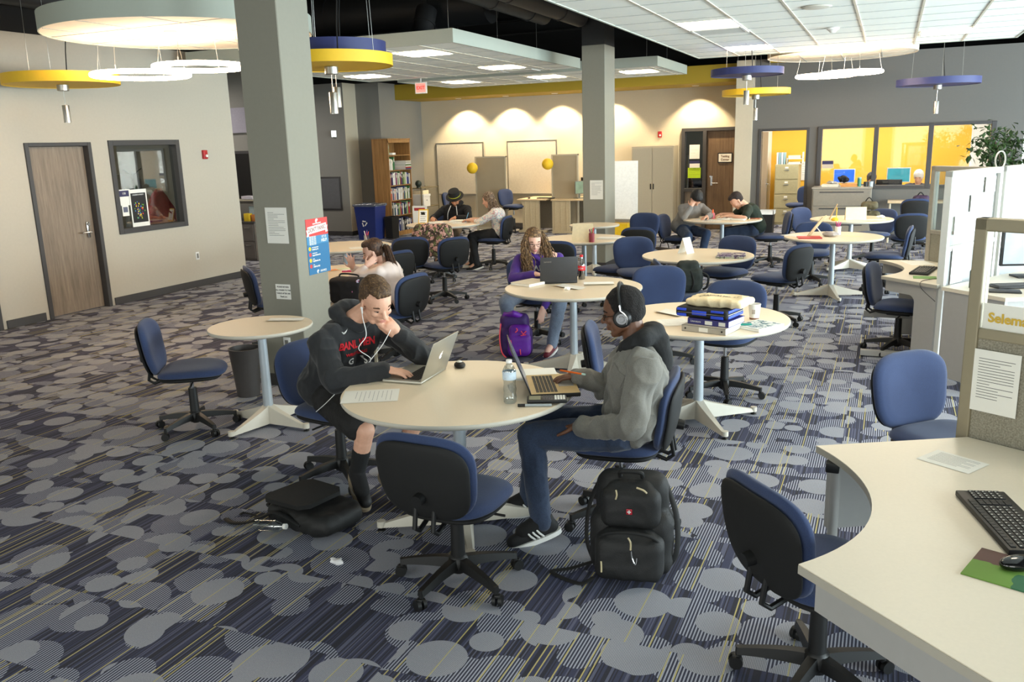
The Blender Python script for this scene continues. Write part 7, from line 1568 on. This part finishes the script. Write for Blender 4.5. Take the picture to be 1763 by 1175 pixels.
# grey steel counter unit
M_cnt = mat('counter_grey_tan', (136, 130, 118), .5)
t = thing('lateral_cabinet', 'wide grey lateral file cabinet below the office window', 'cabinet', (-.79, 17.2, 0)); g = G(); g.bb(-.51, .51, -.24, .24, 0, .98, .006); g.out('cabinet_body', M_cnt, t, smooth=0); g = G(); g.bb(-.52, .52, -.26, .25, .97, 1.0, .004); g.out('cabinet_top', mat('counter_top', (160, 152, 138), .5), t, smooth=0)
for k_ in range(3): g = G(); z = .06+k_*.3; g.bb(-.49, .49, -.255, -.24, z, z+.28, .004); d_ = g.out('drawer', M_cnt, t, smooth=0); g = G(); g.bb(-.38, .38, -.262, -.255, z+.24, z+.26); g.out('drawer_pull', M_trim, d_, smooth=0)
for i_, (x, w_, h_, c, lb) in enumerate(((-1.0, .3, .05, (222, 214, 196), 'stack of white papers on the grey lateral cabinet'), (-.67, .28, .06, (214, 150, 84), 'stack of orange folders on the grey lateral cabinet'))):
    t = thing('paper_stack', lb, 'papers', (x, 17.15, 1.0)); g = G(); 
    for q in range(6): g.bb(-w_/2+R.uniform(-.01, .01), w_/2+R.uniform(-.01, .01), -.1, .1, q*h_/6, (q+.9)*h_/6)
    g.out('sheets', mat('stack_%d' % i_, c, .7), t, smooth=0)
g = G(); crumple(g, (-.97, 17.17, 1.07), (.10, .08, .03), 21, k=.8); tag(g.out('scarf', mat('cloth_pale', (190, 184, 176), .8), None), 'pale rumpled cloth on the white paper stack', 'cloth'); g = G(); crumple(g, (-.80, 17.2, 1.13), (.09, .07, .05), 25, k=.9); tag(g.out('stuffed_cloth', M_blackm, None), 'black lump of fabric on the lateral cabinet before the blue screen', 'cloth')
t = thing('travel_mug', 'teal travel mug on the grey lateral cabinet', 'mug', (-.50, 17.15, 1.0)); g = G(); g.lathe([(0, 0), (.033, 0), (.036, .14), (0, .14)], n=24); g.out('mug_body', mat('mug_teal', (60, 130, 112), .35), t); g = G(); g.lathe([(0, .14), (.036, .14), (.034, .165), (0, .17)], n=24); g.out('mug_lid', mat('mug_lid', (120, 160, 150), .4), t)
t = thing('mug', 'dark mug right of the teal travel mug', 'mug', (-.385, 17.15, 1.0)); g = G(); g.lathe([(0, 0), (.04, 0), (.042, .085), (.038, .085), (.036, .01), (0, .01)], n=24); g.out('mug_body', mat('mug_dark', (52, 54, 56), .4), t); t = thing('mug', 'pale blue cup at the right end of the lateral cabinet', 'mug', (-.30, 17.12, 1.0)); g = G(); g.lathe([(0, 0), (.034, 0), (.038, .09), (.034, .09), (.03, .01), (0, .01)], n=24); g.out('mug_body', mat('mug_pale_blue', (170, 190, 206), .4), t)
t = thing('office_desk', 'long desk inside the office behind the window', 'desk', (.15, 18.35, 0)); g = G(); g.bb(-1.25, 1.3, -.35, .35, .71, .75, .004); g.out('worktop', M_lam, t, smooth=0); g = G(); g.bb(-1.25, -1.2, -.35, .35, 0, .71); g.bb(1.25, 1.3, -.35, .35, 0, .71); g.bb(-1.25, 1.3, -.33, -.3, .1, .71); g.out('desk_panel', M_cnt, t, smooth=0)
monitor(-.82, 18.3, .91, 8, 'computer screen showing a blue desktop behind the office window', .40, .27, M_white, (40, 90, 190), .9); monitor(.16, 18.3, .91, -4, 'computer screen with a teal desktop behind the office window', .42, .28, M_white, (40, 120, 130), .9); monitor(.0, 18.0, .78, 175, 'back of a black monitor on the office desk', .46, .2, M_black, (10, 10, 10), 0.)
for x in (-.82, .16): g = G(); g.box((x, 18.33, .83), (.3, .22, .158), .004); tag(g.out('monitor_riser', M_black, None), 'dark block raising the %s office screen' % ('blue' if x < 0 else 'teal'), 'box')
g = G(); g.box((-.12, 18.15, .75+.14), (.16, .2, .28), .004); tag(g.out('card_box', mat('box_ivory', (220, 206, 170), .6), None), 'ivory box left of the teal office screen', 'box')
# small wall desk right of the lateral cabinet
t = thing('wall_desk', 'narrow tan desk standing against the dark grey wall', 'desk', (.62, 17.15, 0)); g = G(); g.bb(-.62, .5, -.28, .28, .71, .74, .004); g.out('worktop', mat('worktop_tan', (206, 184, 148), .5), t, smooth=0)
for x in (-.58, .46):
    for y in (-.24, .24): g = G(); g.cyl((x, y, 0), (x, y, .71), .018); g.out('leg', mat('leg_beige', (196, 184, 160), .5), t)
# recess credenza with shelf items left of the near column
t = thing('credenza', 'grey drawer unit in the dark recess left of the near column', 'cabinet', (-11.0, 12.6, 0)); g = G(); g.bb(-.55, .48, -.25, .25, 0, .68, .004); g.out('cabinet_body', mat('credenza_grey', (104, 98, 94), .6), t, smooth=0); g = G(); g.bb(-.57, .5, -.27, .26, .68, .71, .004); g.out('worktop', M_trim, t, smooth=0)
for x in (-.5, 0.0):
    for z in (.04, .36): g = G(); g.bb(x+.01, x+.46, -.265, -.25, z, z+.30, .003); d_ = g.out('drawer', mat('credenza_grey', (104, 98, 94), .6), t, smooth=0); g = G(); g.box((x+.33, -.272, z+.24), (.12, .012, .014)); g.out('drawer_pull', M_silver, d_, smooth=0)
t = thing('desk_shelf', 'low shelf bridge standing on the grey drawer unit', 'shelf', (-11.0, 12.65, .71)); g = G(); g.bb(-.5, .45, -.13, .13, .36, .385); g.bb(-.5, -.48, -.13, .13, 0, .36); g.bb(.43, .45, -.13, .13, 0, .36); g.out('shelf_board', M_beige, t, smooth=0)
for nm, lb, c, p_, s_ in (('card_box', 'yellow box on the grey drawer unit', (226, 190, 40), (-10.74, 12.47, .78), (.12, .1, .14)), ('card_box', 'orange-brown box on the grey drawer unit', (190, 120, 60), (-10.58, 12.5, .77), (.15, .1, .12)), ('card_box', 'pale blue box behind the yellow box', (170, 190, 200), (-10.68, 12.62, .86), (.24, .08, .22)), ('paper_stack', 'pile of pale papers on the low shelf bridge', (196, 190, 200), (-10.78, 12.62, 1.13), (.26, .18, .06))):
    g = G(); g.box(p_, s_, .003); tag(g.out(nm, mat('item_%d_%d_%d' % c, c, .6), None), lb, 'box' if nm == 'card_box' else 'papers')
# ================================================================ near desk things
def kbd(x, y, z, deg, lab, w_=.44, d_=.155):
    t = thing('keyboard', lab, 'keyboard', (x, y, z), math.radians(deg)); g = G(); g.box((0, 0, .011), (w_, d_, .02), .005); g.out('keyboard_base', M_black, t)
    g = G(); keys(g, -w_*.47, w_*.20, -d_*.36, d_*.28, .021, 15, 5, .14, .004); keys(g, w_*.22, w_*.31, -d_*.36, d_*.28, .021, 3, 5, .14, .004); keys(g, w_*.33, w_*.48, -d_*.36, d_*.28, .021, 4, 5, .14, .004); keys(g, -w_*.47, w_*.31, d_*.33, d_*.44, .021, 16, 1, .14, .004); k_ = g.out('keys', mat('key_black', (30, 30, 31), .5), t, smooth=0); k_['kind'] = 'stuff'
    g = G()
    for a0, a1, n in ((-w_*.47, w_*.20, 15), (w_*.33, w_*.48, 4)):
        for j in range(5):
            for i in range(n): x0 = a0+(a1-a0)*(i+.3)/n; y0 = -d_*.36+d_*.64*(j+.55)/5; g.bb(x0, x0+.003, y0, y0+.005, .0252, .0256)
    k_ = g.out('key_legends', M_paper, t, smooth=0); k_['kind'] = 'stuff'; return t
kbd(.405, 2.87, .741, -75+180, 'black keyboard on the near cream desk')
k = NB('mousepad_print', .7); P_ = k.obj(); x_, y_, z_ = k.sep(P_); n_ = k.noise(P_, 9., 3)
cc = k.mix(k.math('GREATER_THAN', k.math('ADD', y_, k.math('MULTIPLY', n_, .15)), .09), lin((110, 150, 60)), lin((96, 66, 60))); cc = k.mix(k.math('GREATER_THAN', k.math('ADD', x_, k.math('MULTIPLY', n_, .2)), .12), cc, lin((46, 104, 70)))
t = thing('mouse_pad', 'green printed mouse pad on the near cream desk', 'mouse pad', (.40, 2.53, .741), math.radians(-20)); g = G(); g.box((0, 0, .002), (.24, .20, .004), .001); g.out('pad_surface', k.col(cc), t)
t = thing('computer_mouse', 'shiny black mouse on the green mouse pad', 'mouse', (.405, 2.565, .745), math.radians(-60)); g = G(); g.ball((0, 0, .014), (.032, .058, .022), 24, 14); g.out('mouse_body', mat('mouse_gloss', (14, 14, 15), .15, coat=.5), t, smooth=60); g = G(); g.cyl((-.004, .03, .034), (.004, .03, .034), .008); g.out('scroll_wheel', M_black, t)
sheet(.285, 3.40, .741, .20, .15, -32, 'white instruction card on the near cream desk by the partition', lines=9)
sheet(.30, 8.86, .741, .22, .28, 20, 'white paper on the far corner desk', lines=3)
kbd(.33, 8.30, .741, 78, 'dark grey keyboard on the far corner desk')
g = G(); g.box((.33, 7.95, .743), (.18, .14, .004), .001); tag(g.out('mouse_pad', mat('pad_green', (120, 160, 90), .7), None), 'small green mouse pad on the far corner desk', 'mouse pad')
g = G(); g.tube(smooth_path([(.42, 7.9, .745), (.30, 7.72, .745), (.30, 7.62, .70), (.40, 7.5, .62)]), .003, 6); tag(g.out('cable', M_black, None), 'thin black cable hanging over the edge of the far corner desk', 'cable')
# third desk seen through the near partition glass
t = thing('corner_desk', 'grey-white desk right of the bright partition, seen through glass', 'desk', (.9, 7.8, 0)); g = G(); g.prism([(-.46, -.30), (-.06, -.72), (.7, -.3), (.55, 1.2), (.02, .45)], .712, .741); g.out('worktop', M_desk, t, smooth=0); desk_panel(t, 'side_panel', (-.44, -.30), (-.06, -.70), .01, .712, leg=None); desk_panel(t, 'side_panel', (-.04, -.68), (.66, -.3), .2, .712)
monitor(1.12, 8.15, .741, 20, 'flat monitor on the grey-white desk seen through the near glass', .5, .3, M_black, (150, 160, 170), .4)
kbd(1.0, 7.62, .741, 25, 'black keyboard on the grey-white desk behind the near glass')
t = thing('bottle', 'dark drink bottle on the grey-white desk behind the near glass', 'bottle', (.66, 7.5, .741)); g = G(); g.lathe([(0, 0), (.032, 0), (.034, .13), (.014, .17), (.012, .19)], n=24); g.out('bottle_body', mat('bottle_dark', (54, 60, 50), .2), t); g = G(); g.lathe([(0, .188), (.015, .188), (.015, .205), (0, .206)], n=20); g.out('bottle_cap', M_black, t)
g = G(); g.box((.86, 7.36, .747), (.22, .14, .012), .004); tag(g.out('tablet', M_black, None), 'dark tablet lying at the edge of the grey-white desk', 'tablet')
# taped sheets on the bright partition, ribbon loop
for i_, (u, z, w_, h_) in enumerate(((.78, 1.50, .20, .13), (.52, 1.36, .20, .14), (.26, 1.20, .22, .15))):
    d0 = (V((.87, 8.5, 0))-V((.43, 7.62, 0))).normalized(); n0 = V((d0.y, -d0.x, 0)); notice('%s white sheet taped to the bright glass partition' % ('top right', 'middle', 'lower left')[i_], frameM(V((.43, 7.62, z))+d0*u+n0*.012, d0, n0), w_, h_, 0, name='taped_sheet')
notice('long white sheet on the pale cloth of the bright partition', frameM(V((.43, 7.62, .88))+d0*.22+n0*.032, d0, n0), .22, .30, 0, name='taped_sheet')
g = G(); g.tube([(.045*math.cos(a), 0, .075+.075*math.sin(a)) for a in [2*PI*q/20-PI/2 for q in range(21)]], .012, 6, cap=False, flat=.4); o = g.out('ribbon_loop', M_white, None); o.location = (.86, 8.47, 1.62); o.rotation_euler = (0, 0, .5); tag(o, 'white looped ribbon on top of the bright partition corner', 'ribbon')
# plant behind the partitions
t = thing('potted_plant', 'tall leafy ficus behind the partitions at the right', 'plant', (1.3, 10.5, 0)); g = G(); g.lathe([(0, 0), (.15, 0), (.19, .32), (.20, .34), (.18, .34), (.17, .30), (0, .30)], n=32); g.out('plant_pot', mat('pot_tan', (150, 120, 92), .7), t); g = G(); R2 = random.Random(5); tips = []
for i_ in range(16):
    a = R2.random()*2*PI; r = R2.uniform(.15, .62); h_ = R2.uniform(1.35, 2.02); P = smooth_path([(0, 0, .3), (.04*math.cos(a), .04*math.sin(a), .9), (r*.5*math.cos(a), r*.5*math.sin(a), 1.2+.1*h_), (r*math.cos(a), r*math.sin(a), h_), (r*1.25*math.cos(a), r*1.25*math.sin(a), h_-.12)], 5); g.tube(P, [.014*(1-k_/len(P))+.002 for k_ in range(len(P))], 5); tips += [P[k_] for k_ in range(len(P)//3, len(P))]
g.out('plant_stem', mat('stem_brown', (84, 70, 52), .8), t)
g = G()
for q in tips:
    for k_ in range(24):
        c = q+V((R2.gauss(0, .075), R2.gauss(0, .075), R2.gauss(0, .06))); d_ = V((R2.gauss(0, 1), R2.gauss(0, 1), R2.gauss(-.5, .6))).normalized(); s_ = V((0, 0, 1)).cross(d_).normalized(); L_ = R2.uniform(.06, .10)
        n_ = d_.cross(s_)*.006; g.add([c, c+d_*L_*.45+s_*L_*.24+n_, c+d_*L_, c+d_*L_*.45-s_*L_*.24+n_], [(0, 1, 2, 3)])
lv = g.out('leaves', mat('leaf_green', (52, 78, 34), .5, var=.35, scale=9), t, smooth=0); lv['kind'] = 'stuff'
# ================================================================ posters on the near column and left window
cp_ = frameM((-4.358, 5.885, 1.165), *RIGHT)
t = thing('wall_poster', 'red and blue help poster reading DON\'T PANIC on the near column', 'poster'); t.matrix_world = cp_
pw, ph = .30, .46; M_pr = mat('poster_red', (206, 70, 68), .6, var=0); M_pb = mat('poster_blue', (48, 112, 156), .6, var=0); M_pb2 = mat('poster_blue_light', (70, 134, 176), .6, var=0)
g = G(); g.bb(-pw/2, pw/2, ph*.19, ph/2, 0, .0012); g.out('red_panel', M_pr, t, smooth=0); g = G(); g.bb(-pw/2, pw/2, -ph/2, ph*.04, 0, .0012); g.out('blue_panel', M_pb, t, smooth=0); g = G(); g.bb(-pw/2, pw/2, ph*.04, ph*.19, 0, .0012); g.out('pale_blue_panel', M_pb2, t, smooth=0)
g = G(); g.prism([(-.13, .105), (.13, .125), (.13, .185), (-.13, .165)], .0012, .0018); g.prism([(-.148, .085), (-.115, .09), (-.115, .145), (-.148, .14), (-.138, .112)], .0012, .0016); g.prism([(.148, .165), (.115, .16), (.115, .105), (.148, .11), (.138, .138)], .0012, .0016); g.out('ribbon_banner', M_prw, t, smooth=0)
def T(s, size, x, y, m, name='poster_text', al='CENTER', sx=1., rot=0., off=.0006, z=.0022): return text(s, size, name, m, t, Matrix.Translation((x, y, z)) @ Matrix.Rotation(rot, 4, 'Z'), .0003, al, off, sx)
T("DON'T PANIC.", .050, 0, .143, mat('poster_brown', (150, 84, 70), .7), sx=.76, rot=.08); T('SMARTHINKING', .016, 0, .188, M_prw, rot=.05)
T('LET US', .024, .085, .072, M_prw, sx=.9); T('HELP!', .036, .085, .042, M_prw, sx=.9, off=.001)
for i_ in range(6): T('NEED HELP TECH', .0125, -.072, .082-.0125*i_, M_prw, sx=.95)
for i_, (c, a, b__) in enumerate(((M_yel, 'KNOWLEDGE BASE', 'hawkshelp.edu'), (M_pr, 'ONLINE CHAT', 'support.hawks.edu'), (M_yel, 'EMAIL', 'help@hawks.edu'), (M_pr, 'CALL', '1-800-321-4321'))):
    y = -.015-.048*i_; g = G(); g.prism([(-.118+.017*math.cos(2*PI*q/20), y+.017*math.sin(2*PI*q/20)) for q in range(20)], .0012, .0018); g.out('icon_dot', c, t, smooth=0); T(a, .010, -.09, y+.008, M_prw, al='LEFT'); T(b__, .017, -.09, y-.008, M_prw, al='LEFT', sx=.85, off=.0009)
def hawk(x, y, s, m):
    g = G(); g.prism([(x+s*a, y+s*b_) for a, b_ in ((-.5, .1), (-.35, .45), (0, .6), (.4, .5), (.5, .2), (.15, .2), (.35, 0), (.1, .02), (.05, -.5), (-.3, -.35))], .0012, .002); g.out('hawk_mark', m, t, smooth=0)
hawk(0, .205, .038, M_prw); hawk(-.03, -.214, .03, M_prw); T('HAWKS', .024, .045, -.212, M_prw)
notice('white notice sheet on the dark face of the near column', frameM((-4.535, 5.596, 1.36), *FRONT), .215, .29, 15, seed=5)
t = notice('small printed card low on the dark face of the near column', frameM((-4.53, 5.596, .815), *FRONT), .15, .125, 0, seed=6)
for i_, s_ in enumerate(('PLEASE RETURN', 'ALL CHAIRS TO THE', 'TABLES AFTER USE', 'Thank you')): text(s_, .0165, 'card_text', M_ink, t, Matrix.Translation((0, .04-.027*i_, .0016)), .0003, off=.0005)
notice('white notice on the front of the far column', frameM((-4.12, 12.686, 1.225), *FRONT), .21, .29, 12, seed=9)
t = thing('window_poster', 'black poster with a circle of bright dots taped to the left window', 'poster'); t.matrix_world = frameM((-9.463, 8.81, 1.245), *RIGHT)
g = G(); g.bb(-.15, .15, -.26, .25, 0, .0012); g.out('poster_border', M_paper, t, smooth=0); g = G(); g.bb(-.13, .13, -.20, .20, .0012, .0016); g.out('poster_field', M_black, t, smooth=0)
R3 = random.Random(6); CL = [(226, 214, 40), (60, 140, 210), (110, 180, 60), (206, 40, 60), (236, 220, 60), (80, 60, 160)]; GS = [G() for _ in CL]
for i_ in range(46): a = R3.random()*2*PI; r = .095*math.sqrt(R3.random()); q = R3.uniform(.006, .012); x, y = r*math.cos(a), -.03+1.35*r*math.sin(a); GS[i_ % 6].prism([(x+q*.7*math.cos(2*PI*k_/10), y+q*math.sin(2*PI*k_/10)) for k_ in range(10)], .0016, .0022+i_*.00001)
for c, g in zip(CL, GS): g.out('leaf_print', mat('dot_%d_%d_%d' % c, c, .5, var=0), t, smooth=0)
text('CHILDREN & POVERTY', .024, 'poster_text', M_prw, t, Matrix.Translation((0, .175, .002)), .0003, off=.0004, sx=.8)
t = thing('room_sign', 'navy and white room plate on the left window', 'sign'); t.matrix_world = frameM((-9.463, 8.55, 1.40), *RIGHT); g = G(); g.bb(-.10, .10, .01, .09, 0, .006); g.out('sign_band', mat('sign_navy', (44, 42, 84), .5), t, smooth=0); g = G(); g.bb(-.10, .10, -.11, .01, 0, .006); g.bb(-.12, .12, .09, .105, 0, .01); g.out('sign_plate', M_paper, t, smooth=0); text('138', .04, 'sign_text', M_prw, t, Matrix.Translation((.02, .05, .007)), .0003)
t = thing('window_card', 'small white card with a picture below the room plate on the left window', 'notice'); t.matrix_world = frameM((-9.463, 8.57, 1.22), *RIGHT); g = G(); g.bb(-.055, .055, -.07, .07, 0, .001); g.out('sheet', M_paper, t, smooth=0); g = G(); g.bb(-.038, .038, -.02, .05, .001, .0016); g.out('picture', mat('pic_slate', (96, 100, 120), .6), t, smooth=0)
# ---- end
